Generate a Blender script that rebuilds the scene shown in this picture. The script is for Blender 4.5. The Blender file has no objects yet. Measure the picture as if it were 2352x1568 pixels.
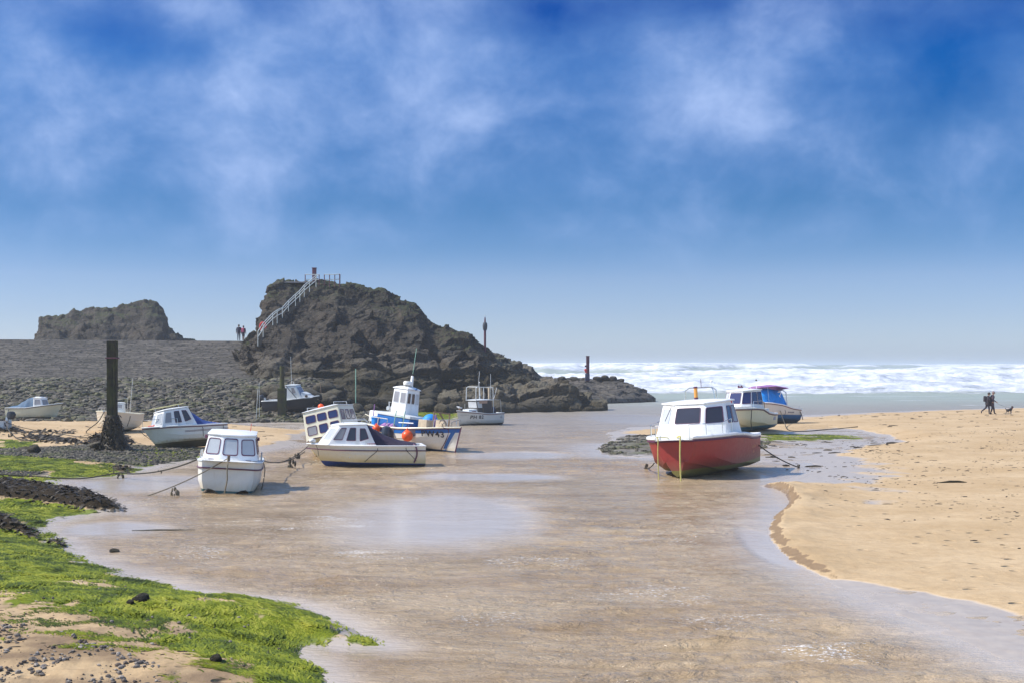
import bpy, bmesh, math, random
import numpy as np
from mathutils import Vector, Matrix, Quaternion
random.seed(7)
RNG = np.random.default_rng(11)
SC = bpy.context.scene
COL = SC.collection
rad = math.radians

# ---------------------------------------------------------------- survey helpers
H = 4.5            # eye height above the river
FP = 2940.0        # focal length in survey units (45 mm lens)
def G(px, py, z=0.0):
    """ground point (x, y, z) seen at a survey position"""
    Y = FP * (H - z) / (py - 840.0)
    return Vector(((px - 1176.0) / FP * Y, Y, z))
def at(px, py, Y):
    return Vector(((px - 1176.0) / FP * Y, Y, H - (py - 840.0) / FP * Y))
def gxy(pts):
    return np.array([tuple(G(x, y)[:2]) for x, y in pts])

# ---------------------------------------------------------------- noise
_perm = np.random.default_rng(3).permutation(512).astype(np.int64)
_perm = np.concatenate([_perm, _perm, _perm])
_grad = np.random.default_rng(5).normal(size=(512, 3)); _grad /= np.linalg.norm(_grad, axis=1)[:, None]
def perlin(x, y, z=0.0):
    x, y, z = np.broadcast_arrays(np.asarray(x, float), np.asarray(y, float), np.asarray(z, float))
    xi = np.floor(x).astype(np.int64); yi = np.floor(y).astype(np.int64); zi = np.floor(z).astype(np.int64)
    xf = x - xi; yf = y - yi; zf = z - zi
    f = lambda t: t * t * t * (t * (t * 6 - 15) + 10)
    u, v, w = f(xf), f(yf), f(zf)
    def g(i, j, k):
        h = _perm[_perm[_perm[(xi + i) & 511] + ((yi + j) & 511)] + ((zi + k) & 511)]
        q = _grad[h]
        return q[..., 0] * (xf - i) + q[..., 1] * (yf - j) + q[..., 2] * (zf - k)
    l = lambda a, b, t: a + (b - a) * t
    return 1.6 * l(l(l(g(0,0,0), g(1,0,0), u), l(g(0,1,0), g(1,1,0), u), v),
                   l(l(g(0,0,1), g(1,0,1), u), l(g(0,1,1), g(1,1,1), u), v), w)
def fbm(x, y, z=0.0, o=4, gain=0.5, ridged=False):
    a, s, t = 1.0, 0.0, 0.0
    for i in range(o):
        n = perlin(x + 17.3 * i, y - 9.1 * i, z + 5.7 * i)
        if ridged: n = 1 - 2 * np.abs(n)
        s = s + a * n; t += a
        x, y, z = x * 2.03, y * 2.03, np.asarray(z) * 2.03
        a *= gain
    return s / t
def sstep(a, b, x):
    t = np.clip((x - a) / (b - a), 0, 1)
    return t * t * (3 - 2 * t)
def sdpoly(x, y, P):
    """signed distance to polygon, positive inside"""
    d = np.full(x.shape, 1e9); ins = np.zeros(x.shape, bool)
    n = len(P)
    for i in range(n):
        ax, ay = P[i]; bx, by = P[(i + 1) % n]
        ex, ey = bx - ax, by - ay
        t = np.clip(((x - ax) * ex + (y - ay) * ey) / (ex * ex + ey * ey + 1e-12), 0, 1)
        d = np.minimum(d, np.hypot(x - ax - t * ex, y - ay - t * ey))
        c = (ay > y) != (by > y)
        with np.errstate(divide='ignore', invalid='ignore'):
            xc = ax + (y - ay) / (by - ay if by != ay else 1e-9) * ex
        ins ^= c & (x < xc)
    return np.where(ins, d, -d)

# ---------------------------------------------------------------- materials
class NT:
    def __init__(s, tree): s.t = tree; s.n = tree.nodes; s.l = tree.links
    def __call__(s, kind, _ins=None, **kw):
        nd = s.n.new(kind)
        for k, v in kw.items(): setattr(nd, k, v)
        for k, v in (_ins or {}).items(): s.set(nd, k, v)
        return nd
    def set(s, nd, k, v):
        sock = nd.inputs[k]
        if isinstance(v, bpy.types.NodeSocket): s.l.new(v, sock)
        elif isinstance(v, bpy.types.Node): s.l.new(v.outputs[0], sock)
        else: sock.default_value = v
    def math(s, op, a, b=0.0, c=None, clamp=False):
        nd = s.n.new('ShaderNodeMath'); nd.operation = op; nd.use_clamp = clamp
        s.set(nd, 0, a); s.set(nd, 1, b)
        if c is not None: s.set(nd, 2, c)
        return nd.outputs[0]
    def noise(s, vec, scale, detail=4, rough=0.55, dist=0.0, out='Fac'):
        nd = s.n.new('ShaderNodeTexNoise')
        if vec is not None: s.set(nd, 'Vector', vec)
        s.set(nd, 'Scale', scale); s.set(nd, 'Detail', detail); s.set(nd, 'Roughness', rough); s.set(nd, 'Distortion', dist)
        return nd.outputs[out]
    def ramp(s, fac, stops, interp='LINEAR'):
        nd = s.n.new('ShaderNodeValToRGB'); s.set(nd, 0, fac); r = nd.color_ramp; r.interpolation = interp
        while len(r.elements) > len(stops): r.elements.remove(r.elements[-1])
        while len(r.elements) < len(stops): r.elements.new(0.5)
        for e, (p, c) in zip(r.elements, stops):
            e.position = p
            e.color = (c, c, c, 1) if isinstance(c, (int, float)) else (*c, 1)
        return nd.outputs[0]
    def mix(s, fac, a, b, blend='MIX'):
        nd = s.n.new('ShaderNodeMix'); nd.data_type = 'RGBA'; nd.blend_type = blend
        s.set(nd, 0, fac)
        for i, v in ((6, a), (7, b)):
            if isinstance(v, tuple): nd.inputs[i].default_value = (*v[:3], 1)
            elif isinstance(v, (int, float)): nd.inputs[i].default_value = (v, v, v, 1)
            else: s.l.new(v, nd.inputs[i])
        return nd.outputs[2]
    def mapr(s, v, a, b, c=0.0, d=1.0, smooth=False):
        nd = s.n.new('ShaderNodeMapRange'); nd.clamp = True
        if smooth: nd.interpolation_type = 'SMOOTHSTEP'
        for i, q in enumerate((v, a, b, c, d)): s.set(nd, i, q)
        return nd.outputs[0]
    def mapping(s, vec, scale=(1,1,1), rot=(0,0,0), loc=(0,0,0)):
        nd = s.n.new('ShaderNodeMapping'); s.set(nd, 0, vec)
        nd.inputs['Scale'].default_value = scale; nd.inputs['Rotation'].default_value = rot; nd.inputs['Location'].default_value = loc
        return nd.outputs[0]
    def bump(s, h, strength, dist=0.05, normal=None):
        nd = s.n.new('ShaderNodeBump'); s.set(nd, 'Height', h); s.set(nd, 'Strength', strength); s.set(nd, 'Distance', dist)
        if normal is not None: s.set(nd, 'Normal', normal)
        return nd.outputs[0]
    def attr(s, name, out='Fac'):
        nd = s.n.new('ShaderNodeAttribute'); nd.attribute_name = name
        return nd.outputs[out]
    def obj(s): return s.n.new('ShaderNodeTexCoord').outputs['Object']
    def sep(s, v):
        nd = s.n.new('ShaderNodeSeparateXYZ'); s.set(nd, 0, v); return nd.outputs

def new_mat(name):
    m = bpy.data.materials.new(name); m.use_nodes = True
    m.node_tree.nodes.clear()
    t = NT(m.node_tree)
    out = t('ShaderNodeOutputMaterial')
    b = t('ShaderNodeBsdfPrincipled')
    t.l.new(b.outputs[0], out.inputs[0])
    return m, t, b

def simple(name, col, rough=0.5, var=0.12, scale=3.0, metal=0.0, bump=0.0, spec=0.5, dirt=None, dscale=2.0):
    """plain paint / cloth / metal with slight mottling"""
    m, t, b = new_mat(name)
    o = t.obj()
    n = t.noise(o, scale, 5, 0.6)
    lo = tuple(c * (1 - var) for c in col); hi = tuple(min(1, c * (1 + var)) for c in col)
    c = t.mix(t.mapr(n, 0.3, 0.7), lo, hi)
    if dirt:
        c = t.mix(t.math('MULTIPLY', t.mapr(t.noise(t.mapping(o, (1, 1, .35)), dscale, 6, 0.7), 0.52, 0.75), 0.6), c, dirt)
    t.set(b, 'Base Color', c); b.inputs['Roughness'].default_value = rough
    b.inputs['Metallic'].default_value = metal; b.inputs['Specular IOR Level'].default_value = spec
    if bump: t.set(b, 'Normal', t.bump(t.noise(o, scale * 4, 5, 0.65), bump, 0.03))
    return m

# ---------------------------------------------------------------- object helpers
def tag(o, label=None, cat=None, group=None, kind=None):
    if label: o['label'] = label
    if cat: o['category'] = cat
    if group: o['group'] = group
    if kind: o['kind'] = kind
    return o
def thing(name, label, cat, loc=(0, 0, 0), group=None):
    o = bpy.data.objects.new(name, None); COL.objects.link(o)
    o.empty_display_size = 0.3
    o.location = loc
    return tag(o, label, cat, group)

def np_mesh(name, V, F, mats, parent=None, smooth=True, attrs=None, uv=None, midx=None):
    """V (n,3), F (m,k) arrays"""
    V = np.asarray(V, np.float32); F = np.asarray(F, np.int32)
    me = bpy.data.meshes.new(name)
    m, k = F.shape
    me.vertices.add(len(V)); me.vertices.foreach_set('co', V.ravel())
    me.loops.add(m * k); me.loops.foreach_set('vertex_index', F.ravel())
    me.polygons.add(m)
    me.polygons.foreach_set('loop_start', np.arange(0, m * k, k, dtype=np.int32))
    me.polygons.foreach_set('loop_total', np.full(m, k, np.int32))
    me.update(calc_edges=True)
    me.polygons.foreach_set('use_smooth', np.full(m, smooth, bool))
    if midx is not None: me.polygons.foreach_set('material_index', np.asarray(midx, np.int32))
    for a, arr in (attrs or {}).items():
        at_ = me.attributes.new(a, 'FLOAT', 'POINT'); at_.data.foreach_set('value', np.asarray(arr, np.float32).ravel())
    if uv is not None:
        l = me.uv_layers.new(name='UVMap'); l.data.foreach_set('uv', np.asarray(uv, np.float32)[F.ravel()].ravel())
    for q in (mats if isinstance(mats, (list, tuple)) else [mats]): me.materials.append(q)
    me.validate()
    o = bpy.data.objects.new(name, me); COL.objects.link(o)
    if parent: o.parent = parent
    return o
def grid_faces(nr, nc):
    i = np.arange(nr * nc).reshape(nr, nc)
    return np.stack([i[:-1, :-1], i[:-1, 1:], i[1:, 1:], i[1:, :-1]], -1).reshape(-1, 4)

class MB:
    """collects polygons, builds one mesh object"""
    def __init__(s): s.v = []; s.f = []; s.mi = []
    def add(s, vs, fs, mi=0):
        b = len(s.v); s.v += [tuple(p) for p in vs]
        s.f += [tuple(b + i for i in f) for f in fs]; s.mi += [mi] * len(fs)
        return s
    def box(s, c, d, rz=0.0, M=None, taper=1.0, mi=0):
        x, y, z = d[0] / 2, d[1] / 2, d[2] / 2
        vs = [Vector(((-x if i & 1 == 0 else x) * (taper if i & 4 else 1), (-y if i & 2 == 0 else y) * (taper if i & 4 else 1), -z if i & 4 == 0 else z)) for i in range(8)]
        R = M or Matrix.Rotation(rz, 3, 'Z')
        vs = [R @ v + Vector(c) for v in vs]
        return s.add(vs, [(0, 2, 3, 1), (4, 5, 7, 6), (0, 1, 5, 4), (2, 6, 7, 3), (0, 4, 6, 2), (1, 3, 7, 5)], mi)
    def tube(s, pts, r, n=8, mi=0, closed=False):
        pts = [Vector(p) for p in pts]
        rs = r if isinstance(r, (list, tuple)) else [r] * len(pts)
        rings = []; N = None
        for i, p in enumerate(pts):
            if closed: d = pts[(i + 1) % len(pts)] - pts[i - 1]
            else: d = pts[min(i + 1, len(pts) - 1)] - pts[max(i - 1, 0)]
            d = d.normalized() if d.length > 1e-9 else Vector((0, 0, 1))
            if N is None:
                N = d.cross(Vector((0, 0, 1)) if abs(d.z) < 0.9 else Vector((1, 0, 0))).normalized()
            else:
                N = N - d * N.dot(d)
                N = N.normalized() if N.length > 1e-6 else d.orthogonal().normalized()
            B = d.cross(N)
            rings.append([p + (N * math.cos(2 * math.pi * k / n) + B * math.sin(2 * math.pi * k / n)) * rs[i] for k in range(n)])
        vs = [q for R in rings for q in R]; fs = []
        m = len(rings)
        for i in range(m if closed else m - 1):
            j = (i + 1) % m
            for k in range(n):
                fs.append((i * n + k, i * n + (k + 1) % n, j * n + (k + 1) % n, j * n + k))
        if not closed:
            fs.append(tuple(range(n - 1, -1, -1))); fs.append(tuple((m - 1) * n + k for k in range(n)))
        return s.add(vs, fs, mi)
    def lathe(s, prof, c=(0, 0, 0), n=16, M=None, mi=0):
        """prof list of (r, z)"""
        M = M or Matrix.Identity(3); c = Vector(c)
        vs = [M @ Vector((r * math.cos(2 * math.pi * k / n), r * math.sin(2 * math.pi * k / n), z)) + c for r, z in prof for k in range(n)]
        fs = [(i * n + k, i * n + (k + 1) % n, (i + 1) * n + (k + 1) % n, (i + 1) * n + k) for i in range(len(prof) - 1) for k in range(n)]
        fs.append(tuple(range(n - 1, -1, -1))); fs.append(tuple((len(prof) - 1) * n + k for k in range(n)))
        return s.add(vs, fs, mi)
    def loft(s, rows, closed_u=False, cap0=False, cap1=False, mi=0):
        n = len(rows[0]); vs = [p for r in rows for p in r]; fs = []
        for i in range(len(rows) - 1):
            for k in range(n if closed_u else n - 1):
                fs.append((i * n + k, i * n + (k + 1) % n, (i + 1) * n + (k + 1) % n, (i + 1) * n + k))
        if cap0: fs.append(tuple(range(n - 1, -1, -1)))
        if cap1: fs.append(tuple((len(rows) - 1) * n + k for k in range(n)))
        return s.add(vs, fs, mi)
    def build(s, name, mats, parent=None, smooth=None, bevel=0.0, recalc=True):
        me = bpy.data.meshes.new(name)
        bm = bmesh.new()
        bv = [bm.verts.new(p) for p in s.v]
        for f, mi in zip(s.f, s.mi):
            g = []
            for i in f:
                if i not in g: g.append(i)
            if len(g) < 3: continue
            try: fc = bm.faces.new([bv[i] for i in g])
            except ValueError: continue
            fc.material_index = mi
        bmesh.ops.remove_doubles(bm, verts=bm.verts, dist=1e-5)
        if recalc: bmesh.ops.recalc_face_normals(bm, faces=bm.faces)
        if bevel:
            es = [e for e in bm.edges if len(e.link_faces) == 2 and e.calc_face_angle(0) > 0.6]
            bmesh.ops.bevel(bm, geom=es, offset=bevel, segments=2, affect='EDGES', profile=0.6)
        lim = 0.6 if smooth is None else smooth
        for f in bm.faces: f.smooth = True
        for e in bm.edges:
            e.smooth = not (len(e.link_faces) == 2 and e.calc_face_angle(0) > lim)
        bm.to_mesh(me); bm.free()
        for q in (mats if isinstance(mats, (list, tuple)) else [mats]): me.materials.append(q)
        o = bpy.data.objects.new(name, me); COL.objects.link(o)
        if parent: o.parent = parent
        return o

def ico(sub=1):
    bm = bmesh.new(); bmesh.ops.create_icosphere(bm, subdivisions=sub, radius=1.0)
    V = np.array([v.co[:] for v in bm.verts]); F = np.array([[v.index for v in f.verts] for f in bm.faces]); bm.free()
    return V, F
def scatter(name, base, pos, sx, sy, sz, rz, tilt, mat, kind='stuff', jit=0.0, smooth=False, attrs=None):
    """many copies of a small base shape in ONE mesh"""
    V, F = base; n = len(pos); k = len(V)
    P = np.repeat(V[None], n, 0).copy()
    if jit: P *= 1 + jit * RNG.uniform(-1, 1, (n, k, 1))
    P[..., 0] *= np.asarray(sx).reshape(-1, 1); P[..., 1] *= np.asarray(sy).reshape(-1, 1); P[..., 2] *= np.asarray(sz).reshape(-1, 1)
    ct, st = np.cos(tilt)[:, None], np.sin(tilt)[:, None]
    y = P[..., 1] * ct - P[..., 2] * st; z = P[..., 1] * st + P[..., 2] * ct
    P[..., 1], P[..., 2] = y, z
    c, s_ = np.cos(rz)[:, None], np.sin(rz)[:, None]
    x = P[..., 0] * c - P[..., 1] * s_; y = P[..., 0] * s_ + P[..., 1] * c
    P[..., 0], P[..., 1] = x, y
    P += np.asarray(pos)[:, None, :]
    FF = (F[None] + (np.arange(n) * k)[:, None, None]).reshape(-1, F.shape[1])
    a = {q: np.repeat(w, k) for q, w in (attrs or {}).items()}
    o = np_mesh(name, P.reshape(-1, 3), FF, mat, smooth=smooth, attrs=a)
    if kind: o['kind'] = kind
    return o
# ================================================================= SKY, SUN, CAMERA
SUN_AZ, SUN_EL = rad(-92), rad(46)
SDIR = Vector((math.sin(SUN_AZ) * math.cos(SUN_EL), math.cos(SUN_AZ) * math.cos(SUN_EL), math.sin(SUN_EL)))
def build_world():
    w = bpy.data.worlds.new('World'); SC.world = w; w.use_nodes = True
    w.node_tree.nodes.clear(); t = NT(w.node_tree)
    out = t('ShaderNodeOutputWorld'); bg = t('ShaderNodeBackground'); t.l.new(bg.outputs[0], out.inputs[0])
    sky = t('ShaderNodeTexSky'); sky.sky_type = 'NISHITA'; sky.sun_disc = False
    sky.sun_elevation = SUN_EL; sky.sun_rotation = SUN_AZ % (2 * math.pi)
    sky.air_density = 1.0; sky.dust_density = 0.6; sky.ozone_density = 2.5
    d = t('ShaderNodeTexCoord').outputs['Generated']
    sx, sy, sz = t.sep(d)
    # saturated polarised blue well above the horizon, pale sea haze low down
    back = t.mapr(sy, .25, -.25, smooth=True)
    tint = t.ramp(t.math('MULTIPLY', sz, 2.0), [(0.0, (.66, .78, 1.12)), (.034, (.66, .80, 1.19)), (.082, (.56, .68, 1.05)), (.136, (.49, .60, .92)), (.184, (.30, .47, .76)), (.25, (.115, .33, .60)), (.33, (.06, .28, .58)), (.46, (.012, .26, .66)), (.54, (.002, .18, .60)), (.9, (.25, .45, .8))])
    col = t.mix(1.0, sky.outputs[0], tint, 'MULTIPLY')
    col = t.mix(1.0, col, (.667, .667, .667), 'MULTIPLY')
    col = t.mix(t.math('MAXIMUM', back, t.mapr(sz, .33, .6, smooth=True)), col, t.mix(1.0, sky.outputs[0], (.80, .88, 1.0), 'MULTIPLY'))  # unseen sky behind and overhead made brighter, as fill for camera-facing sides
    # broken cumulus and veils
    warp = t.noise(d, 5.0, 4, 0.55, out='Color')
    dv = t.n.new('ShaderNodeVectorMath'); dv.operation = 'MULTIPLY_ADD'
    t.set(dv, 0, warp); dv.inputs[1].default_value = (.05, .05, .05); t.set(dv, 2, t.mapping(d, (1, 1, 1.25)))
    n1 = t.noise(dv.outputs[0], 10.5, 10, 0.57, 0.15)
    n2 = t.noise(t.mapping(d, (1.0, 1, 2.2), loc=(.3, .1, .2)), 4.6, 6, 0.5, 0.2)
    def blob(px, py, rx, ry, amp):
        cx, cz = (px - 1176) / FP, (840 - py) / FP
        nrm = math.sqrt(cx * cx + cz * cz + 1); cx /= nrm; cz /= nrm
        ux = t.math('DIVIDE', t.math('SUBTRACT', sx, cx), rx / FP); uz = t.math('DIVIDE', t.math('SUBTRACT', sz, cz), ry / FP)
        r2 = t.math('ADD', t.math('MULTIPLY', ux, ux), t.math('MULTIPLY', uz, uz))
        return t.math('MULTIPLY', t.math('EXPONENT', t.math('MULTIPLY', r2, -1.0)), amp)
    field = None
    for b in [(900, 140, 330, 230, .22), (400, 260, 460, 140, .20), (560, 100, 90, 60, .12), (1080, 330, 330, 110, .18), (150, 380, 430, 100, .20), (640, 270, 160, 110, .02), (120, 230, 200, 120, .14), (560, 240, 260, 90, .06),
              (1490, 70, 160, 70, .24), (1800, 110, 230, 120, .24), (1640, 230, 160, 90, .12), (2270, 330, 150, 110, .17), (30, 60, 110, 130, .2), (430, 20, 170, 40, .18), (500, 570, 800, 110, .14), (1500, 300, 300, 120, .17), (1176, 500, 1500, 110, .09), (1900, 560, 600, 90, .12),
              (280, 95, 190, 55, -.42), (1270, 25, 140, 50, -.4), (1260, 110, 110, 70, -.22), (2240, 130, 170, 110, -.3), (760, 475, 700, 45, -.14), (1290, 420, 330, 90, -.14), (2000, 420, 300, 90, -.1), (620, 30, 60, 40, -.2), (1620, 20, 80, 30, -.12), (2060, 60, 90, 60, -.1)]:
        v = blob(*b); field = v if field is None else t.math('ADD', field, v)
    dens = t.math('ADD', t.math('ADD', t.math('MULTIPLY', n1, 1.0), t.math('MULTIPLY', n2, .80)), t.math('MULTIPLY', field, .78))
    cov = t.mapr(dens, .58, 1.38)
    fade = t.mapr(sz, .045, .15, smooth=True)
    cov = t.math('MULTIPLY', t.math('MULTIPLY', cov, fade), .95)
    shade = t.mapr(t.math('ADD', t.math('MULTIPLY', n1, 1.5), t.math('ADD', t.math('MULTIPLY', field, .8), t.math('MULTIPLY', n2, .3))), .80, 1.62, smooth=True)
    ccol = t.mix(shade, (.80, 1.62, 3.35), (2.15, 2.85, 4.55))
    fin = t.mix(cov, col, ccol)
    t.set(bg, 0, fin); bg.inputs[1].default_value = 0.15
build_world()
sl = bpy.data.lights.new('sun', 'SUN'); sl.energy = 4.0; sl.angle = rad(0.53); sl.color = (1, .95, .86)
so = bpy.data.objects.new('sun', sl); COL.objects.link(so); so.rotation_euler = (-SDIR).to_track_quat('-Z', 'Y').to_euler(); so.location = (0, 0, 60)
cam = bpy.data.cameras.new('camera'); cam.lens = 45.0; cam.sensor_width = 36; cam.shift_y = 56 / 2352; cam.clip_start = 0.1; cam.clip_end = 60000
co = bpy.data.objects.new('camera', cam); COL.objects.link(co); co.location = (0, 0, H); co.rotation_euler = (rad(90), 0, 0); SC.camera = co
SC.view_settings.view_transform = 'Standard'; SC.view_settings.look = 'None'; SC.view_settings.exposure = 0.55; SC.view_settings.gamma = 1.0
SC.view_settings.use_curve_mapping = False
SC.render.engine = 'CYCLES'
try:
    SC.cycles.use_denoising = True
    SC.cycles.denoiser = 'OPENIMAGEDENOISE'
except Exception: pass
SC.cycles.max_bounces = 6; SC.cycles.diffuse_bounces = 3; SC.cycles.glossy_bounces = 3; SC.cycles.transmission_bounces = 4
SC.cycles.volume_bounces = 1
SC.cycles.sample_clamp_indirect = 8

# ================================================================= GROUND SHAPE
R_SHORE = gxy([(3400, 1640), (2352, 1532), (2200, 1466), (2060, 1406), (1900, 1336), (1830, 1296), (1795, 1268), (1770, 1240), (1765, 1212), (1778, 1185), (1800, 1168), (1814, 1152), (1806, 1134), (1785, 1122), (1745, 1115), (1790, 1103), (1845, 1088), (1890, 1072), (1860, 1062), (1700, 1058), (1500, 1051), (1400, 1046), (1368, 1030), (1405, 1012), (1395, 992), (1450, 980), (1560, 976), (1700, 966), (1840, 953), (2000, 946), (2130, 941), (2352, 935), (3400, 925)])
W_FLAT = gxy([(1745, 1112), (1850, 1088), (1890, 1071), (1960, 1045), (2060, 1026), (2140, 1018), (2090, 1000), (2000, 985), (1900, 982), (1790, 990), (1700, 1000), (1640, 1040), (1600, 1070), (1690, 1110)])
SPIT = gxy([(1368, 1030), (1410, 1010), (1395, 992), (1500, 984), (1640, 990), (1660, 1030), (1560, 1052), (1400, 1046)])
L_SHORE = gxy([(-1500, 1700), (750, 1640), (748, 1560), (715, 1525), (662, 1493), (690, 1481), (800, 1482), (885, 1483), (842, 1465), (772, 1425), (700, 1396), (600, 1373), (500, 1371), (420, 1358), (330, 1331), (230, 1300), (165, 1270), (150, 1250), (105, 1222), (112, 1200), (200, 1182), (292, 1172), (250, 1150), (190, 1130), (125, 1113), (150, 1098), (270, 1092), (330, 1078), (440, 1056), (560, 1040), (640, 1030), (692, 1018), (705, 1000), (760, 988), (840, 974), (960, 972), (1040, 964), (1075, 954), (1150, 944), (1260, 939), (1390, 934), (1365, 915), (1500, 911), (1390, 885), (1200, 864), (-1500, 850)])
FLAT_L = gxy([(480, 962), (710, 964), (760, 975), (690, 990), (560, 982), (500, 978)])   # wet strip behind the moored boats
POOL_L = gxy([(560, 1048), (640, 1030), (600, 1020), (500, 1040)])
CUT = gxy([(1745, 1116), (1785, 1122), (1806, 1134), (1814, 1152), (1778, 1188), (1765, 1214), (1775, 1244), (1830, 1297), (1920, 1346)])
WETR = gxy([(1800, 1290), (1905, 1328), (2050, 1350), (2200, 1378), (2352, 1412), (3400, 1640), (3400, 1760), (2352, 1550), (2200, 1480), (2060, 1416), (1900, 1346)])
def ground_h(x, y):
    x = np.asarray(x, float); y = np.asarray(y, float)
    wob = fbm(x * .35, y * .35, 1.7, 3) * .6 * np.clip(y / 60, .3, 1.2)
    sr = sdpoly(x, y, R_SHORE) + wob * .25 * sstep(38, 60, y)
    cut = np.zeros_like(x)
    for (ax, ay), (bx, by), wa in zip(CUT[:-1], CUT[1:], (.5, 1.0, .95, .72, .62, .58, .46, .22)):
        ex, ey = bx - ax, by - ay; tt = np.clip(((x - ax) * ex + (y - ay) * ey) / (ex * ex + ey * ey), 0, 1)
        cut = np.maximum(cut, wa * np.exp(-(np.hypot(x - ax - tt * ex, y - ay - tt * ey) / 1.5) ** 2))
    hr = np.where(sr > 0, .03 * (1 - np.exp(-sr / .3)) + cut * (.25 + .12 * perlin(x * 1.1, y * 1.1, 2.2)) * sstep(0, .20 + .4 * (1 - cut), sr + .10 * perlin(x * 3, y * 3, 8.8)) + .72 * (1 - np.exp(-np.maximum(sr - .6, 0) * (.030 + .03 * cut))), sr * .25)
    wf = sstep(-1.0, 2.5, sdpoly(x, y, W_FLAT))
    flat = .012 + .05 * fbm(x * .22, y * .45, 4.0, 4)
    hr = np.where(sr > 0, hr * (1 - wf) + flat * wf, hr)
    wr = sstep(-.5, .25, sdpoly(x, y, WETR)); hr = np.where(sr > 0, hr * (1 - .72 * wr), hr)
    sp = sstep(-.5, 2.0, sdpoly(x, y, SPIT))
    hr = hr + sp * (.03 + .05 * fbm(x * .6, y * .6, 8, 3)) * (sr > 0)
    hr = hr + np.where(sr > .3, .035 * fbm(x * .5, y * .5, 3.3, 4) + .012 * fbm(x * 2.5, y * 2.5, 1.1, 3), 0) * (1 - wf)
    slx = sdpoly(x, y, L_SHORE)
    sl_ = slx + wob * .4 * sstep(15, 45, y) + .25 * np.clip(y / 60, .2, 1) * perlin(x * 1.3, y * 1.3, 9.0)
    near = sstep(40, 24, y)
    hl = np.where(sl_ > 0, (.30 + .35 * near) * (1 - np.exp(-sl_ * (.28 + .1 * near))), sl_ * .25)
    hl = hl + np.where(sl_ > 0, np.clip(sl_ / 1.2, 0, 1), 0) * np.where(sl_ > 0, .05 * fbm(x * .5, y * .5, 2.0, 4) + near * .06 * fbm(x * 1.6, y * 1.6, 5.0, 3), 0)
    fl = sstep(-.8, 1.5, sdpoly(x, y, FLAT_L))
    hl = np.where(sl_ > 0, hl * (1 - fl) + fl * (.0 + .05 * fbm(x * .3, y * .6, 2.2, 3)), hl)
    ramp = sstep(0, 1, np.clip((y - 99) / 23.5, 0, 1)) * 2.9
    ramp = ramp * sstep(-13, -19, x) * (slx > 0)
    hl = hl + ramp
    h = np.maximum(hr, hl)
    return np.maximum(h, -.9)
def gz(x, y): return float(ground_h(np.array([x]), np.array([y]))[0])
def GP(px, py):
    """where the line of sight meets the real ground"""
    Y = np.linspace(14, 240, 2600); X = (px - 1176) / FP * Y; Z = H - (py - 840) / FP * Y
    g = np.maximum(ground_h(X, Y), 0); k = int(np.argmax(Z <= g)) or len(Y) - 1
    return Vector((X[k], Y[k], g[k]))

# masks --------------------------------------------------------------------
ALG = [gxy(q) for q in (
    [(-900, 1180), (0, 1190), (100, 1225), (150, 1262), (230, 1300), (330, 1333), (420, 1360), (500, 1373), (600, 1374), (700, 1397), (772, 1427), (842, 1467), (885, 1485), (800, 1484), (700, 1478), (600, 1440), (480, 1405), (330, 1385), (180, 1372), (0, 1365), (-900, 1360)],
    [(-900, 1350), (0, 1352), (150, 1378), (330, 1392), (470, 1412), (560, 1447), (640, 1492), (715, 1528), (750, 1562), (740, 1640), (600, 1600), (520, 1560), (420, 1510), (300, 1478), (150, 1450), (0, 1420), (-900, 1400)],
    [(-900, 1055), (0, 1055), (120, 1060), (230, 1075), (330, 1078), (300, 1092), (180, 1097), (80, 1090), (0, 1088), (-900, 1085)],
    [(-900, 1098), (0, 1098), (80, 1100), (130, 1112), (150, 1124), (60, 1122), (0, 1116), (-900, 1112)],
    [(0, 1158), (80, 1160), (190, 1168), (190, 1180), (120, 1188), (105, 1210), (0, 1196), (-900, 1196), (-900, 1160)],
    [(350, 1030), (440, 1034), (430, 1052), (330, 1072), (300, 1056)],
    [(0, 1020), (90, 1028), (60, 1040), (0, 1044)],
    [(815, 944), (900, 938), (1050, 944), (1060, 952), (1040, 962), (950, 969), (840, 971), (800, 960)],
    [(1750, 999), (1860, 996), (1960, 1000), (1980, 1006), (1880, 1010), (1760, 1012)],
    [(380, 925), (560, 930), (640, 940), (560, 945), (400, 934)],
)]
MOUND = [(gxy(q), hh) for q, hh in (
    ([(-900, 1112), (0, 1122), (60, 1122), (140, 1133), (230, 1145), (285, 1163), (292, 1174), (200, 1178), (100, 1168), (0, 1160), (-900, 1150)], .42),
    ([(-500, 1205), (0, 1200), (50, 1206), (85, 1224), (104, 1246), (60, 1250), (20, 1232), (-500, 1235)], .40),
    ([(105, 1246), (120, 1240), (142, 1242), (152, 1252), (140, 1260), (112, 1258)], .3),
    ([(50, 1015), (110, 1012), (190, 1026), (200, 1034), (120, 1030), (60, 1022)], .16),
    ([(-300, 988), (0, 990), (30, 992), (58, 1004), (30, 1006), (-300, 1006)], .3),
    ([(195, 1022), (240, 1008), (290, 1012), (312, 1030), (260, 1036), (200, 1034)], .3),
    ([(250, 1078), (300, 1076), (300, 1088), (262, 1090)], .12),
    ([(20, 1000), (140, 1002), (170, 1006), (60, 1006)], .06),
)]
PEB = [gxy(q) for q in (
    [(-700, 1040), (60, 1040), (200, 1032), (330, 1032), (470, 1036), (450, 1056), (330, 1076), (200, 1070), (0, 1060), (-700, 1058)],
    [(-200, 1088), (0, 1090), (110, 1092), (60, 1100), (0, 1100), (-200, 1100)],
)]
PEB_SPIT = gxy([(1368, 1030), (1405, 1014), (1430, 1003), (1520, 1002), (1640, 1008), (1770, 1010), (1760, 1030), (1640, 1040), (1500, 1049), (1400, 1045)])
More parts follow.
